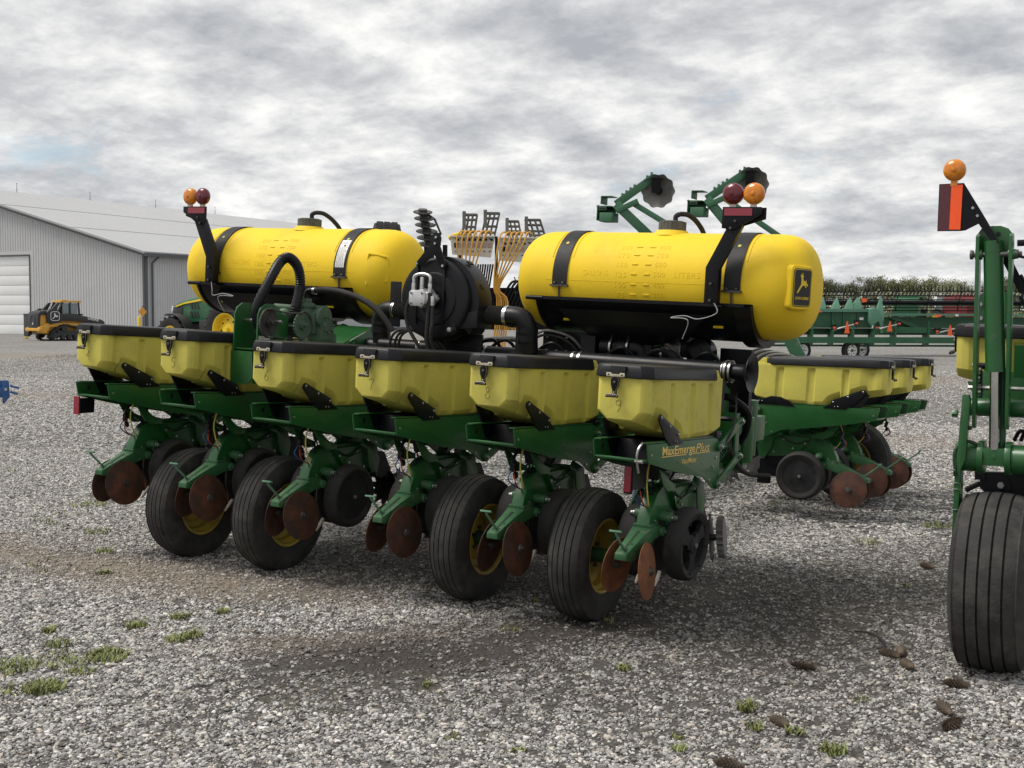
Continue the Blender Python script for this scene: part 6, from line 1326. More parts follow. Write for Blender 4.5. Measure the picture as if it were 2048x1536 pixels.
mb = MB(); mb.box((-0.88, -1.62, 0.80), (0.6, 0.10, 1.15)); mb.box((-0.85, -1.60, 1.40), (0.6, 0.2, 0.06)); mb.box((-0.70, -1.60, 0.5), (0.3, 0.2, 0.4)); mb.build('rear_door', m_lk, ld, bevel=0.02)

# ---- bollards and diamond sign
m_by = mat('safety_yellow', (0.72, 0.50, 0.02), 0.5, var=0.06, scale=3)
def bollard(u, D, h, lab):
    p = gp(u, D); mb = MB(); mb.lathe([(0, 0.09), (h-0.06, 0.09), (h-0.02, 0.07), (h, 0.0)], n=20); mb.lathe([(0.0, 0.16), (0.03, 0.15), (0.03, 0.09)], n=20, mat=1)
    o = mb.build('bollard', [m_by, m_trim], loc=p); tag(o, lab, 'bollard', 'yellow bollards by the shed')
bollard(53, 69.0, 1.30, 'yellow steel bollard just left of the track loader'); bollard(279, 72.0, 1.28, 'yellow steel bollard at the corner of the shed')
p = gp(286, 73.0); mb = MB(); mb.cyl((0, 0, 0), (0, 0, 1.9), 0.03, n=10, mat=1); mb.prism([(0, 1.24), (0.26, 1.54), (0, 1.84), (-0.26, 1.54)], 'y', -0.05, -0.03)
o = mb.build('diamond_sign', [mat('sign_amber', (0.62, 0.30, 0.04), 0.5, var=0.05), m_trim], loc=p, rot=(0, 0, YAW)); tag(o, 'amber diamond warning sign on a thin post at the shed corner', 'sign')

# ================================================================== TRACTOR
Tp = gp(440, 44.0); tf = -RIGHT*0.85+FWD*0.52
tr = empty('tractor', Tp); tr.rotation_euler = (0, 0, frame_at(Tp, tf)); tag(tr, 'green farm tractor with yellow wheels parked behind the left tank', 'tractor')
mb = MB()
def hr(y, w, zt, zb): return [(-w, y, zb), (w, y, zb), (w, y, zt-0.18), (w*0.86, y, zt-0.05), (w*0.45, y, zt), (-w*0.45, y, zt), (-w*0.86, y, zt-0.05), (-w, y, zt-0.18)]
mb.loft([hr(-0.6, 0.46, 2.28, 1.25), hr(0.4, 0.45, 2.22, 1.25), hr(1.3, 0.43, 2.08, 1.2), hr(1.75, 0.40, 1.96, 1.2), hr(1.95, 0.34, 1.82, 1.25)]); hd = mb.build('hood', M['far_green'], tr, bevel=0.02)
mb = MB(); mb.box((0, 1.86, 1.52), (0.70, 0.28, 0.60)); 
for s in (-1, 1): mb.box((s*0.42, 1.62, 1.50), (0.05, 0.42, 0.50))
put('grille', mb.mesh('grille', m_lk, bevel=0.03), hd)
for s in (-1, 1):
    mb = MB(); mb.prism([(-0.6, 2.12), (0.4, 2.07), (1.3, 1.93), (1.75, 1.80), (1.72, 1.76), (1.3, 1.87), (0.4, 1.99), (-0.6, 2.02)], 'x', s*0.40, s*0.468); put('stripe', mb.mesh('stripe', M['badge_y']), hd)
    mb = MB(); mb.box((s*0.36, 1.93, 1.70), (0.16, 0.06, 0.18), rot=(0.2, 0, 0)); put('headlight', mb.mesh('headlight', M['white']), hd)
    for k in range(6):
        mb = MB(); mb.box((s*0.445, 0.62+0.16*(k % 3), 1.80-0.30*(k//3)), (0.03, 0.09, 0.22), rot=(-0.35, 0, 0)); put('vent', mb.mesh('vent', m_lk), hd)
mb = MB(); mb.box((0, 0.6, 0.95), (0.7, 3.0, 0.5)); mb.box((0, 1.35, 0.72), (1.5, 0.2, 0.2)); mb.cyl((-0.95, -1.45, 1.0), (0.95, -1.45, 1.0), 0.14, n=12); mb.box((0.62, -0.3, 0.95), (0.5, 0.9, 0.7)); mb.box((-0.62, -0.3, 0.95), (0.5, 0.9, 0.7)); mb.build('chassis', m_lk, tr, bevel=0.03)
def ag_tyre(R, w, rr, lugs):
    mb = MB(); mb.lathe([(-w*0.42, rr), (-w*0.5, rr+0.5*(R-rr)), (-w*0.42, R-0.06), (0, R-0.045), (w*0.42, R-0.06), (w*0.5, rr+0.5*(R-rr)), (w*0.42, rr)], axis=(1, 0, 0), n=40, closed=True)
    for k in range(lugs):
        for s in (-1, 1):
            a = 2*PI*(k+(0.5 if s > 0 else 0))/lugs; X = Matrix.Rotation(a, 4, 'X'); mb.box((s*w*0.24, 0, R-0.035), (w*0.5, 0.07, 0.07), rot=(0, 0, s*0.7), M=X)
    return mb.mesh('wheel', M['rubber'])
def ag_rim(rr, w):
    mb = MB(); mb.lathe([(w*0.44, rr+0.02), (w*0.42, rr-0.02), (w*0.28, rr-0.05), (w*0.05, rr-0.07), (w*0.10, rr*0.55), (w*0.18, rr*0.35), (w*0.18, 0)], axis=(1, 0, 0), n=36)
    mb.lathe([(-w*0.44, rr+0.02), (-w*0.28, rr-0.05), (-w*0.05, rr*0.5), (-w*0.05, 0)], axis=(1, 0, 0), n=36)
    for k in range(8): a = 2*PI*k/8; mb.cyl((w*0.085, rr*0.62*math.cos(a), rr*0.62*math.sin(a)), (w*0.125, rr*0.60*math.cos(a), rr*0.60*math.sin(a)), 0.03, n=8, mat=1)
    mb.cyl((w*0.1, 0, 0), (w*0.42, 0, 0), 0.10, n=16)
    return mb.mesh('rim', [M['rim_clean'], M['dark']], fixn=False)
ft, fr_, bt, br_ = ag_tyre(0.72, 0.45, 0.36, 18), ag_rim(0.36, 0.45), ag_tyre(0.98, 0.60, 0.56, 20), ag_rim(0.56, 0.60)
for s in (-1, 1):
    w = put('wheel', ft, tr, loc=(s*0.92, 1.35, 0.72), rot=(0.3, 0, 0 if s > 0 else PI)); put('rim', fr_, w)
    w = put('wheel', bt, tr, loc=(s*0.98, -1.45, 0.98), rot=(0.1, 0, 0 if s > 0 else PI)); put('rim', br_, w)
    mb = MB(); rs = []
    for k in range(13):
        a = math.radians(70+95*k/12); rs.append([(s*0.70, 1.35+0.80*math.cos(a), 0.70+0.80*math.sin(a)), (s*1.12, 1.35+0.80*math.cos(a), 0.70+0.80*math.sin(a)), (s*1.12, 1.35+0.83*math.cos(a), 0.70+0.83*math.sin(a)), (s*0.70, 1.35+0.83*math.cos(a), 0.70+0.83*math.sin(a))])
    mb.loft(rs); mb.build('fender', m_lk, tr)
mb = MB()
for sx_ in (-0.7, 0.7):
    for y in (-0.75, -2.1): mb.box((sx_, y, 2.15), (0.08, 0.08, 1.7))
mb.box((0, -1.42, 1.45), (1.5, 1.4, 0.6)); cb = mb.build('cab', m_lk, tr)
mb = MB(); mb.box((0, -1.42, 3.02), (1.7, 1.6, 0.16)); put('roof', mb.mesh('roof', M['far_green'], bevel=0.05), cb)
for sx_ in (-0.7, 0.7): mb = MB(); mb.box((sx_, -1.42, 2.3), (0.02, 1.26, 1.1)); put('pane', mb.mesh('pane', m_gl), cb)
mb = MB(); mb.box((0, -0.74, 2.3), (1.3, 0.02, 1.1)); put('pane', mb.mesh('pane', m_gl), cb)
# round dark shield standing between tractor and planter
pm_ = gp(422, 40.0)

# ================================================================== HARVEST HEADERS ON CARTS
class Sheet:
    """frame at lens distance D facing the lens: x along the picture, y away, z up; X(u), Z(v) give metres"""
    def __init__(s, u, D):
        s.D = D; s.u = u; s.loc = gp(u, D)
    def X(s, u): return (u-s.u)/FPX*s.D
    def Z(s, v): return zat(v, s.D)-s.loc.z
    def rect(s, mb, u0, u1, v0, v1, y0, y1, mat=0):
        xa, xb, za, zb = s.X(u0), s.X(u1), s.Z(v1), s.Z(v0); mb.box(((xa+xb)/2, (y0+y1)/2, (za+zb)/2), (xb-xa, y1-y0, zb-za), mat=mat)
def car_wheel(R, w, m_rim):
    mb = MB(); mb.lathe([(-w*0.42, R*0.60), (-w*0.5, R*0.80), (-w*0.40, R*0.97), (0, R), (w*0.40, R*0.97), (w*0.5, R*0.80), (w*0.42, R*0.60)], axis=(1, 0, 0), n=32, closed=True)
    t1 = mb.mesh('wheel', M['rubber'])
    mb = MB(); mb.lathe([(w*0.42, R*0.62), (w*0.40, R*0.56), (w*0.25, R*0.52), (w*0.18, R*0.40), (w*0.30, R*0.22), (w*0.30, 0)], axis=(1, 0, 0), n=28)
    for k in range(8): a = 2*PI*k/8; mb.cyl((w*0.19, R*0.42*math.cos(a), R*0.42*math.sin(a)), (w*0.26, R*0.42*math.cos(a), R*0.42*math.sin(a)), R*0.055, n=8, mat=1)
    mb.cyl((w*0.2, 0, 0), (w*0.5, 0, 0), R*0.14, n=10, mat=2)
    return t1, mb.mesh('rim', [m_rim, M['dark'], M['far_green']], fixn=False)
CW, CR = car_wheel(0.34, 0.22, M['white'])
m_refl = mat('orange_red_tape', (0.85, 0.12, 0.05), 0.4, var=0.05); m_tri = mat('safety_orange', (0.90, 0.13, 0.03), 0.5, var=0.04)
def cart(name, u, D, ua, ub, wheels, label, tris):
    S = Sheet(u, D); c = empty(name, S.loc, (0, 0, YAW)); tag(c, label, 'header cart', 'header carts along the yard')
    mb = MB(); S.rect(mb, ua, ub, 672, 684, -0.25, -0.10); S.rect(mb, ua, ub, 655, 668, 0.45, 0.62); S.rect(mb, ua, ub, 688, 692, 0.5, 0.6)
    for k in range(6):
        uu = ua+(ub-ua)*(k+0.5)/6; S.rect(mb, uu-1.5, uu+1.5, 655, 690, -0.1, 0.5); S.rect(mb, uu-1, uu+1, 640, 672, -0.2, -0.12)
    mb.build('frame', M['far_green'], c)
    for wu, wy in wheels:
        w = put('wheel', CW, c, loc=(S.X(wu), wy, 0.34), rot=(0, 0, -1.15)); put('rim', CR, w)
        mb = MB(); mb.box((S.X(wu)+0.05, wy+0.25, 0.5), (0.12, 0.3, 0.5)); mb.build('axle', M['dark_green'], c)
    for tu, tv0, tv1 in tris:
        mb = MB(); mb.prism([(S.X(tu-5.5), S.Z(tv1)), (S.X(tu+4.5), S.Z(tv1)), (S.X(tu+0.5), S.Z(tv0)), (S.X(tu-0.8), S.Z(tv0))], 'y', -0.62, -0.60); mb.build('slow_vehicle_triangle', m_tri, c)
        mb = MB(); z = S.Z(tv0+9); mb.tube([(S.X(tu-26), -0.45, z-0.16), (S.X(tu-8), -0.55, z-0.06), (S.X(tu+20), -0.5, z+0.06)], 0.03, n=6, mat=1)
        for du, dv in ((-25, 3), (19, -6)):
            mb.box((S.X(tu+du), -0.5, z+dv*-0.017), (0.15, 0.12, 0.16), mat=0); mb.box((S.X(tu+du), -0.57, z+dv*-0.017-0.02), (0.09, 0.02, 0.07), mat=2)
        mb.build('tail_lights', [M['black'], M['steel'], m_refl], c)
    return S, c
S1, cart1 = cart('header_cart', 1640, 42.0, 1520, 1765, ((1603, 0.0), (1701, 0.0), (1736, 0.9)), 'green four wheel cart with white rims carrying the corn head', ((1684, 640, 664),))
S2, cart2 = cart('header_cart', 1880, 46.0, 1755, 2150, ((2120, 0.2), (2085, 0.9)), 'long green cart carrying the wide reel header', ((1769, 640, 660), (1888, 647, 668)))
# --- corn head
ch = empty('corn_header', S1.loc+Vector((0, 0, 0)), (0, 0, YAW)); tag(ch, 'green corn picking head with pale pointed snouts on its cart', 'corn head')
S = S1; mb = MB()
S.rect(mb, 1530, 1744, 620, 654, 0.1, 0.9); S.rect(mb, 1530, 1746, 616, 622, -0.05, 1.0, mat=1)
for u in (1570, 1612, 1664, 1686, 1715): S.rect(mb, u-1, u+1, 622, 653, 0.03, 0.12)
mb.build('back_frame', [M['far_green'], M['mint']], ch)
mb = MB(); S.rect(mb, 1718, 1726, 633, 638, 0.02, 0.1); mb.build('emblem_plate', M['white'], ch)
mb = MB(); S.rect(mb, 1626, 1641, 620, 623, -0.08, -0.04); mb.build('reflective_tape', m_refl, ch)
def snout(u, va, vb, w, y):
    mb = MB(); xc = S.X(u); za, zb = S.Z(va), S.Z(vb); ww = w/FPX*S.D
    rs = []
    for k, (f_, q) in enumerate(((0, 1.0), (0.3, 0.85), (0.6, 0.55), (0.85, 0.25), (1.0, 0.05))):
        z = zb+(za-zb)*f_; rs.append([(xc-ww*q*0.5+ww*0.18*f_, y-0.10*q, z), (xc+ww*q*0.45+ww*0.18*f_, y-0.18*q, z), (xc+ww*q*0.5+ww*0.18*f_, y+0.25*q, z), (xc-ww*q*0.5+ww*0.18*f_, y+0.25*q, z)])
    mb.loft(rs); mb.build('snout', M['mint'], ch)
for u in (1540, 1568, 1595, 1622, 1649, 1677, 1704): snout(u, 592, 618, 14, 0.5)
snout(1718, 592, 618, 20, 0.45); snout(1762, 589, 640, 15, 0.3)
mb = MB(); pts = [(1734, 616), (1745, 613), (1753, 618), (1759, 632), (1762, 650), (1756, 652), (1752, 640), (1746, 645), (1738, 650), (1734, 640)]
mb.prism([(S.X(u), S.Z(v)) for u, v in pts], 'y', -0.25, 0.4); mb.build('end_divider', M['mint'], ch, bevel=0.03)
mb = MB(); mb.prism([(S.X(1722), S.Z(594)), (S.X(1734), S.Z(596)), (S.X(1733), S.Z(602)), (S.X(1725), S.Z(603))], 'y', 0.1, 0.14); mb.build('flag', m_tri, ch)
# --- reel header
S = S2; rh = empty('reel_header', S.loc, (0, 0, YAW)); tag(rh, 'wide green grain header with black tined reel behind the corn head', 'grain header')
mb = MB(); S.rect(mb, 1762, 2150, 625, 629, -0.1, 0.3, mat=1); S.rect(mb, 1770, 2150, 632, 654, 0.3, 0.5); S.rect(mb, 1763, 1860, 652, 664, -0.1, 0.2)
mb.prism([(S.X(1775), S.Z(632)), (S.X(1790), S.Z(632)), (S.X(1845), S.Z(652)), (S.X(1825), S.Z(652))], 'y', 0.1, 0.3); S.rect(mb, 1560, 2150, 605, 609, 1.0, 1.4, mat=0)
mb.build('frame', [M['far_green'], M['mint']], rh)
for u, w in ((1872, 12), (2010, 6)):
    mb = MB(); S.rect(mb, u-w/2, u+w/2, 627, 631, -0.16, -0.11); mb.build('reflective_tape', m_refl, rh)
mb = MB(); S.rect(mb, 1907, 1912, 626, 630, -0.16, -0.11); mb.build('emblem_plate', M['white'], rh)
for ua, ub, vb_ in ((1560, 1724, 582), (1733, 2150, 580)):
    mb = MB(); z = S.Z(603); mb.cyl((S.X(ua), 0.8, z), (S.X(ub), 0.8, z), 0.085, n=14)
    for v, y in ((vb_, 0.5), (588, 1.2), (597, 0.2), (613, 0.3), (619, 0.9)): mb.cyl((S.X(ua), y, S.Z(v)), (S.X(ub), y, S.Z(v)), 0.022, n=6)
    u = ua+8
    while u < ub:
        for v, y in ((vb_, 0.5), (588, 1.2), (597, 0.2), (613, 0.3), (619, 0.9)): mb.cyl((S.X(u), 0.8, z), (S.X(u), y, S.Z(v)), 0.022, n=5)
        u += 63
    rl = mb.build('reel', M['black'], rh)
    mb = MB(); u = ua+3
    while u < ub:
        zz = S.Z(vb_); mb.cyl((S.X(u), 0.5, zz), (S.X(u)-0.02, 0.45, zz+0.23), 0.022, 0.008, n=4); mb.cyl((S.X(u)+0.03, 1.2, S.Z(588)), (S.X(u)+0.07, 1.15, S.Z(588)+0.14), 0.014, 0.006, n=4, mat=1); u += 7.4
    tn = put('tines', mb.mesh('tines', [M['black'], M['greyboard']]), rl); tn['kind'] = 'stuff'

# --- harvesters far behind the headers
def harvester(u, D, col, label, ang):
    p = gp(u, D); h = empty('combine_harvester', p, (0, 0, YAW+ang)); tag(h, label, 'combine', 'machines parked beyond the headers')
    m_ = mat('combine_paint', col, 0.45, var=0.08, scale=1)
    mb = MB(); mb.prism([(-3.0, 1.2), (-3.1, 2.6), (-2.6, 3.1), (0.9, 3.1), (0.9, 1.3)], 'x', -1.2, 1.2); mb.box((0, -1.2, 3.25), (2.0, 1.8, 0.3)); mb.build('body', m_, h, bevel=0.06)
    mb = MB(); mb.prism([(0.95, 1.6), (2.3, 1.8), (2.5, 2.5), (2.2, 3.2), (0.95, 3.2)], 'x', -0.9, 0.9); c = mb.build('cab', m_gl, h, bevel=0.03)
    mb = MB(); mb.box((0, 1.6, 3.26), (2.0, 1.6, 0.14)); put('roof', mb.mesh('roof', m_), c)
    for s in (-1, 1):
        w = put('wheel', bt, h, loc=(s*1.45, 1.3, 0.98)); put('rim', br_, w); w = put('wheel', ft, h, loc=(s*1.2, -2.2, 0.72)); put('rim', fr_, w)
    mb = MB(); mb.tube([(1.35, 0.4, 3.0), (1.5, -2.5, 3.3)], 0.18, n=10); mb.box((0, 0.5, 1.0), (2.4, 0.3, 0.3)); mb.box((0, -2.2, 0.7), (2.2, 0.2, 0.2)); mb.build('unloading_auger', m_, h)
harvester(1915, 118.0, (0.13, 0.015, 0.016), 'red combine harvester far behind the reel header', 0.25)
harvester(1815, 125.0, (0.018, 0.098, 0.042), 'green combine harvester far behind the reel header', -0.4)

# ================================================================== APPLICATOR BEHIND THE PLANTER
S = Sheet(985, 12.6); ap = empty('hose_applicator', S.loc, (0, 0, YAW)); tag(ap, 'folded applicator bar with grey boards, orange hoses and wire cages behind the tanks', 'applicator')
for ua, ub, va, vb_ in ((900, 989, 474, 514), (994, 1092, 477, 526)):
    mb = MB(); mb.prism([(S.X(ua), S.Z(va)), (S.X(ub), S.Z(va+3)), (S.X(ub-8), S.Z(vb_+2)), (S.X(ua+4), S.Z(vb_-4))], 'y', 0.0, 0.02)
    S.rect(mb, ua, ub, va-1, va+1.5, -0.04, 0.14); bd = mb.build('distributor_board', M['greyboard'], ap)
    mb = MB(); vm = (va+vb_)/2-2
    for k in range(7):
        uu = ua+12+k*(ub-ua-22)/6.0; S.rect(mb, uu-4, uu+4, vm-5, vm+4, -0.012, -0.002, mat=0 if k < 1 else 1)
        S.rect(mb, uu-2, uu+2, vm-14, vm-12.5, -0.008, -0.002); S.rect(mb, uu-2, uu+2, vm+11, vm+12.5, -0.008, -0.002); mb.ball((S.X(uu+4), -0.02, S.Z(vm-11)), 0.014, 6, 4)
    put('meter_slots', mb.mesh('meter_slots', [M['dark'], mat('faded_red_label', (0.48, 0.36, 0.33), 0.6, var=0.3, scale=60)]), bd)
mb = MB(); S.rect(mb, 989, 995, 474, 590, 0.0, 0.06); S.rect(mb, 884, 893, 490, 600, 0.1, 0.2); S.rect(mb, 1076, 1082, 525, 600, 0.2, 0.28)
S.rect(mb, 890, 1100, 575, 640, 0.25, 0.33); mb.box((-0.35, 0.35, 0.55), (0.12, 0.12, 1.1)); mb.box((0.45, 0.35, 0.55), (0.12, 0.12, 1.1)); S.rect(mb, 860, 1105, 640, 660, 0.2, 0.5); mb.box((-0.35, 0.35, 0.02), (0.3, 0.3, 0.03)); mb.box((0.45, 0.35, 0.02), (0.3, 0.3, 0.03))
mb.prism([(S.X(1022), S.Z(578)), (S.X(1060), S.Z(560)), (S.X(1085), S.Z(565)), (S.X(1085), S.Z(640)), (S.X(1005), S.Z(640))], 'y', 0.14, 0.18)
for k in range(5): mb.ball((S.X(1030+9*k), 0.13, S.Z(585+8*(k % 3))), 0.014, 6, 4, mat=1)
mb.build('frame', [M['black'], M['steel']], ap)
def hose_fan(tops, foot, mname, rr):
    for (u, v) in tops:
        mb = MB(); du = (foot[0]-u)
        mb.tube([(S.X(u+9), 0.05, S.Z(v+3)), (S.X(u+5), -0.03, S.Z(v-2)), (S.X(u-3), -0.09, S.Z(v+2)), (S.X(u-8), -0.11, S.Z(v+18)), (S.X(u-8+du*0.35), -0.10, S.Z(v+(foot[1]-v)*0.45)), (S.X(u-2+du*0.8), -0.06, S.Z(v+(foot[1]-v)*0.8)), (S.X(foot[0]+(u-foot[0])*0.42), -0.02-0.02*(int(u) % 3), S.Z(foot[1])), (S.X(foot[0]+(u-foot[0])*0.45-8), 0.0, S.Z(foot[1]+88))], rr, n=7, res=5)
        mb.build('hose', M[mname], ap)
hose_fan([(922+10.5*k, 466) for k in range(6)], (935, 600), 'hose_y', 0.0085); hose_fan([(1005+10*k, 468) for k in range(6)], (986, 605), 'hose_y', 0.0085)
mb = MB()
for k in range(9):
    u = 1018+8*k; mb.tube([(S.X(u+16), 0.12, S.Z(562)), (S.X(u+4), 0.05, S.Z(566)), (S.X(u-10), 0.04, S.Z(590)), (S.X(u-26), 0.04, S.Z(628)), (S.X(u-30), 0.1, S.Z(660))], 0.013, n=7, res=4)
    mb.cyl((S.X(u+14), 0.1, S.Z(565)), (S.X(u+10), 0.1, S.Z(554)), 0.006, n=5)
for k in range(8): mb.cyl((S.X(950+5*k), 0.16+0.02*(k % 3), S.Z(528)), (S.X(945+4*k), 0.2, S.Z(600)), 0.010, n=6, mat=1)
mb.build('hose_bundle', [M['blackp'], M['darksteel']], ap)
def cage(u, vt, vb_, w, lean):
    mb = MB(); a = S.X(u); b_ = w/FPX*S.D; zt, zb = S.Z(vt), S.Z(vb_); L = lean
    for dx in (-0.5, -0.2, 0.15, 0.5):
        for y in (0.05, 0.22):
            mb.cyl((a+dx*b_, y, zb), (a+dx*b_+L, y, zt), 0.008, n=5)
    for z, q in ((zt, 1), (zt-0.05, 0.8), ((zt+zb)/2-0.02, 0.5), (zb+0.03, 0.1)):
        mb.box((a+L*q, 0.05, z), (b_*1.05, 0.014, 0.014)); mb.box((a+L*q, 0.22, z), (b_*1.05, 0.014, 0.014))
        for dx in (-0.5, 0.5): mb.box((a+L*q+dx*b_, 0.135, z), (0.014, 0.18, 0.014))
    mb.box((a-b_*0.5+L*0.8, 0.04, zt-0.06), (0.035, 0.05, 0.18)); mb.box((a+L, 0.13, zt+0.005), (b_*0.9, 0.14, 0.012)); mb.build('wire_cage', M['grey_steel'], ap)
cage(935, 430, 470, 24, 0.03); cage(975, 427, 471, 26, 0.05); cage(1030, 443, 474, 24, -0.03); cage(1076, 440, 476, 30, -0.06)
# spider wheels stacked on a raised shaft, folded gauge tyre, yellow hood edge
mb = MB(); base = Vector((S.X(862), -0.1, S.Z(500))); top = Vector((S.X(846), -0.05, S.Z(425))); d = (top-base).normalized(); mb.cyl(base, top, 0.028, n=10)
for k in range(6):
    c = base+(top-base)*(0.12+0.17*k); q = (d+Vector((0.25, -0.42, 0))).to_track_quat('X', 'Z').to_matrix().to_4x4(); q.translation = c; r = 0.118-0.004*k; pts = [((r if j % 2 else r*0.9)*math.cos(2*PI*j/44), (r if j % 2 else r*0.9)*math.sin(2*PI*j/44)) for j in range(44)]; mb.prism(pts, 'x', -0.006, 0.006, M=q); mb.cyl((-0.03, 0, 0), (0.03, 0, 0), 0.045, n=12, M=q)
mb.tube([base+Vector((0.0, 0.1, -0.05)), base+Vector((0.10, 0.1, 0.16)), top+Vector((0.12, 0.05, -0.08)), top+Vector((0.02, 0.02, -0.01))], 0.012, n=6); mb.cyl(base, base+Vector((0.08, 0.3, -0.9)), 0.035, n=8)
mb.build('spider_wheels', M['darksteel'], ap)
mb = MB(); mb.lathe([(-0.12, 0.18), (-0.145, 0.24), (-0.13, 0.30), (-0.08, 0.315), (0.08, 0.315), (0.13, 0.30), (0.145, 0.24), (0.12, 0.18)], axis=(1, 0, 0), n=40, closed=True)
for k in range(60):
    for s in (-1, 0, 1): mb.box((s*0.075, 0, 0.316), (0.06, 0.02, 0.012), rot=(0, 0, 0.5*s), M=Matrix.Rotation(2*PI*(k+0.33*s)/60, 4, 'X'))
w = put('folded_wheel', mb.mesh('folded_wheel', M['rubber']), ap, loc=(S.X(772), 0.0, S.Z(447)-0.315), rot=(0, 0.05, 0.1))
mb = MB(); mb.cyl((S.X(772), 0, S.Z(447)-0.315), (S.X(850), 0.3, S.Z(447)-0.315), 0.03, n=8); mb.box((S.X(850), 0.3, S.Z(447)-0.7), (0.06, 0.06, 1.2)); mb.build('wheel_mount', M['black'], ap)
mb = MB(); mb.tube([(S.X(892), 0.5, S.Z(473)), (S.X(905), 0.5, S.Z(467)), (S.X(922), 0.5, S.Z(464)), (S.X(940), 0.5, S.Z(466))], 0.025, n=8, res=4); S.rect(mb, 912, 918, 466, 640, 0.48, 0.52, mat=1); mb.build('hood_rail', [M['tank'], M['black']], ap)

# ================================================================== BLUE IMPLEMENT (left edge)
S = Sheet(5, 14.0); m_blue = mat('blue_paint', (0.012, 0.075, 0.22), 0.45, var=0.15, scale=5, dirt=DUST, dirt_amt=0.15, dirt_scale=9)
bl = empty('blue_implement', S.loc, (0, 0, YAW)); tag(bl, 'end of a blue implement frame poking in at the left edge', 'implement')
mb = MB(); mb.prism([(S.X(6), S.Z(764)), (S.X(16), S.Z(763)), (S.X(19), S.Z(766)), (S.X(20), S.Z(796)), (S.X(10), S.Z(809)), (S.X(6), S.Z(810))], 'y', -0.05, -0.035); S.rect(mb, -160, 8, 778, 798, -0.03, 0.09); S.rect(mb, -60, 6, 764, 778, 0.0, 0.02)
mb.box((S.X(-70), 0.03, S.Z(798)/2), (0.1, 0.1, S.Z(798))); mb.box((S.X(-150), 0.03, S.Z(798)/2), (0.1, 0.1, S.Z(798))); mb.build('frame', m_blue, bl, bevel=0.003)
mb = MB(); mb.cyl((S.X(14.5), -0.05, S.Z(781)), (S.X(14.5), -0.07, S.Z(781)), 0.018, n=10); mb.build('bolt', M['steel'], bl)
for v, du in ((776, 36), (788, 33)):
    mb = MB(); mb.cyl((S.X(19), 0, S.Z(v-1)), (S.X(du), 0, S.Z(v+3)), 0.014, n=8); mb.build('pin', m_blue, bl)

# ================================================================== TREES
m_bark = mat('bark', (0.085, 0.07, 0.055), 0.9, var=0.3, scale=3)
leafm = [mat('leaf_a', (0.125, 0.135, 0.060), 0.7, var=0.4, scale=0.5), mat('leaf_b', (0.155, 0.165, 0.078), 0.7, var=0.4, scale=0.5), mat('leaf_c', (0.10, 0.112, 0.055), 0.7, var=0.4, scale=0.5), mat('leaf_d', (0.15, 0.13, 0.095), 0.7, var=0.4, scale=0.5)]
def tree_meshes(seed, H, W, bare, lm):
    r = random.Random(seed); tr_ = MB(); lv = MB(); tips = []
    def limb(p, d, L, rad, lev):
        pts = [p]; q = p.copy(); dd = d.copy()
        for k in range(4):
            dd = (dd+Vector((r.uniform(-.18, .18), r.uniform(-.18, .18), r.uniform(-.05, .12)))).normalized(); q = q+dd*L/4; pts.append(q.copy())
        tr_.tube(pts, [rad, rad*0.85, rad*0.7, rad*0.55, rad*0.35], n=5)
        if lev < 3:
            for k in range(4 if lev else 6):
                f_ = r.uniform(0.35, 1.0); bp_ = pts[0]+(pts[-1]-pts[0])*f_; a = r.uniform(0, 2*PI)
                nd = (dd*0.7+Vector((math.cos(a), math.sin(a), r.uniform(0.0, 0.7)))*(W/H*1.3)).normalized(); limb(bp_, nd, L*r.uniform(0.45, 0.62), rad*0.45, lev+1)
        else: tips.extend(pts[2:])
    limb(Vector((0, 0, -0.1)), Vector((0, 0, 1)), H*0.55, H*0.022, 0)
    mz = max(t_.z for t_ in tips)
    for t_ in tips:
        for _ in range(bare):
            c = t_+Vector((r.gauss(0, .28), r.gauss(0, .28), r.gauss(0, .25))); s_ = r.uniform(0.05, 0.11); a = Vector((r.uniform(-1, 1), r.uniform(-1, 1), r.uniform(-1, 1))).normalized(); b_ = a.orthogonal().normalized()*s_; a = a*s_
            lv.add([c-a, c+b_*0.7, c+a, c-b_*0.7], [(0, 1, 2, 3)])
    sc = H/mz
    tr_.v = [(x*sc, y*sc, z*sc) for x, y, z in tr_.v]; lv.v = [(x*sc, y*sc, z*sc) for x, y, z in lv.v]
    return tr_.mesh('trunk', m_bark, fixn=False), lv.mesh('crown', lm, fixn=False)
TM = [tree_meshes(31+k, 8.6, (5, 6, 7, 5.5, 4.5)[k], (14, 12, 15, 11, 3)[k], leafm[(0, 1, 2, 1, 3)[k]]) for k in range(5)]
r5 = random.Random(77); adj = ['broad olive', 'thin pale', 'dense mid green', 'light green', 'nearly bare greyish']
spots = sorted((1215+k*21+r5.uniform(-8, 8), r5.uniform(185, 250), r5.choice((0, 0, 1, 2, 3, 3, 4))) for k in range(51))
ORD = ['', 'first', 'second', 'third', 'fourth', 'fifth', 'sixth', 'seventh', 'eighth', 'ninth', 'tenth', 'eleventh', 'twelfth', 'thirteenth', 'fourteenth', 'fifteenth', 'sixteenth', 'seventeenth', 'eighteenth', 'nineteenth']
cnt = {}
for u, D, j in spots:
    hh = zat(r5.uniform(550, 560), D)/8.6; cnt[j] = cnt.get(j, 0)+1
    t0 = empty('tree', gp(u, D), (0, 0, r5.uniform(0, 6))); t0.scale = (hh*1.25, hh*1.25, hh)
    put('trunk', TM[j][0], t0); put('crown', TM[j][1], t0)
    tag(t0, '%s of the %s trees from the left, in the distant belt' % (ORD[cnt[j]], adj[j]), 'tree', 'distant trees on the horizon')
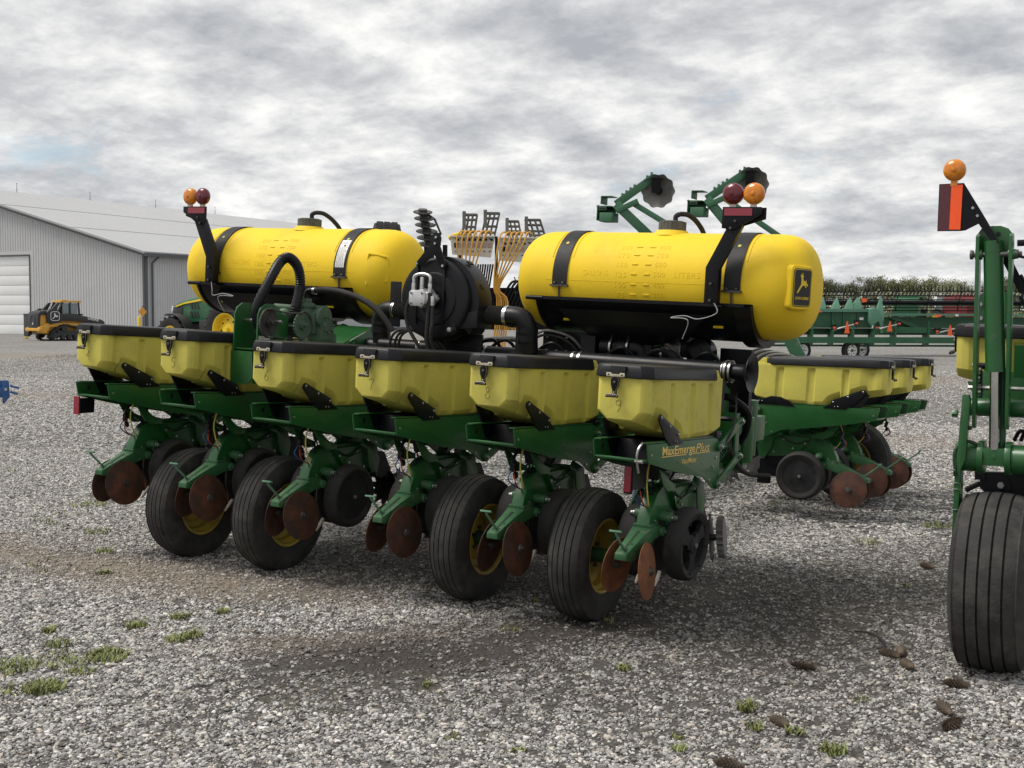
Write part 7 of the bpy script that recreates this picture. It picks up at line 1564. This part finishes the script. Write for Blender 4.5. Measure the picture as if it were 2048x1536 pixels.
# low scrub that closes the foot of the belt
sc = MB(); r6 = random.Random(9)
for k in range(34000):
    u = r6.uniform(1180, 2450); D = r6.uniform(175, 265); p = gp(u, D); c = p+Vector((0, 0, abs(r6.gauss(0, 2.0)))); s_ = r6.uniform(0.14, 0.32)
    a = Vector((r6.uniform(-1, 1), r6.uniform(-1, 1), r6.uniform(-1, 1))).normalized(); b_ = a.orthogonal().normalized()*s_; a = a*s_; sc.add([c-a, c+b_*0.7, c+a, c-b_*0.7], [(0, 1, 2, 3)])
o = sc.build('hedge_scrub', leafm[0], fixn=False); tag(o, 'low scrub and undergrowth along the distant tree belt', 'scrub', kind='stuff')

# ================================================================== PINE CONES
m_cone = mat('pine_cone_brown', (0.075, 0.048, 0.032), 0.8, var=0.5, scale=30, dirt=(0.20, 0.16, 0.12), dirt_amt=0.2, dirt_scale=50)
mb = MB(); Lc = 0.135
mb.tube([(0, -Lc/2, 0), (0, -Lc*0.2, 0), (0, Lc*0.2, 0), (0, Lc/2, 0)], [0.006, 0.016, 0.013, 0.003], n=8)
for k in range(110):
    f_ = k/110; y = -Lc/2+Lc*f_; rr = 0.024*math.sin(PI*min(1, 0.08+f_*0.92))**0.7; a = k*2.39996
    X = Matrix.Translation((0, y, 0)) @ Matrix.Rotation(a, 4, 'Y'); w_ = 0.0085
    mb.add([(-w_*0.5, 0, rr*0.3), (w_*0.5, 0, rr*0.3), (w_, 0.012, rr*1.0), (0, 0.014, rr*1.45), (-w_, 0.012, rr*1.0), (0, 0.006, rr*0.9-0.004)], [(0, 1, 2, 4), (0, 5, 1), (1, 5, 2), (4, 5, 0)], M=X)
    b0 = len(mb.v)-6; mb.f += [[b0+2, b0+3, b0+4], [b0+2, b0+5, b0+3], [b0+3, b0+5, b0+4]]; mb.m += [1, 1, 1]
CONE = mb.mesh('pine_cone', [m_cone, mat('cone_scale_tips', (0.15, 0.115, 0.085), 0.85, var=0.3, scale=60)], fixn=False)
for x, y, a, lab in ((3.267, 0.508, 0.7, 'brown pine cone lying left of the right planter tyre'), (3.15, 0.65, 1.2, 'weathered pine cone just beyond the cone by the right tyre'), (3.19, 0.72, 0.2, 'pine cone farthest back in the small heap by the right tyre'),
                     (2.85, 0.213, 1.9, 'pale worn pine cone alone on the gravel, left of the heap'), (3.55, -0.068, 0.6, 'dark pine cone in the lower right corner, upper of two'), (3.615, -0.254, 2.6, 'dark pine cone in the lower right corner, lower of two'),
                     (3.53, 0.33, 1.5, 'pine cone touching the foot of the right planter tyre'), (2.987, -1.183, 1.4, 'dark pine cone at the bottom edge of the picture'), (2.87, 2.922, 1.0, 'small pine cone far back between the two planters'), (3.0, -0.62, 1.0, 'crushed brown pine cone among weeds, lower right')):
    o = put('pine_cone', CONE, None, loc=(x, y, gz(x, y)+0.022), rot=(random.uniform(-.15, .15), random.uniform(0, 6), a), scale=(0.85, 0.85, 0.85)); tag(o, lab, 'pine cone', 'pine cones on the gravel')
mb = MB(); mb.tube([(2.88, 1.02, 0.0), (2.98, 0.95, 0.02), (3.06, 0.86, 0.015), (3.10, 0.78, -0.01)], [0.004, 0.008, 0.010, 0.006], n=6, res=4); mb.v = [(x, y, z+gz(x, y)+0.012) for x, y, z in mb.v]
o = mb.build('twig', M['rubber']); tag(o, 'thin dark curved strip lying on the gravel near the right planter', 'twig')
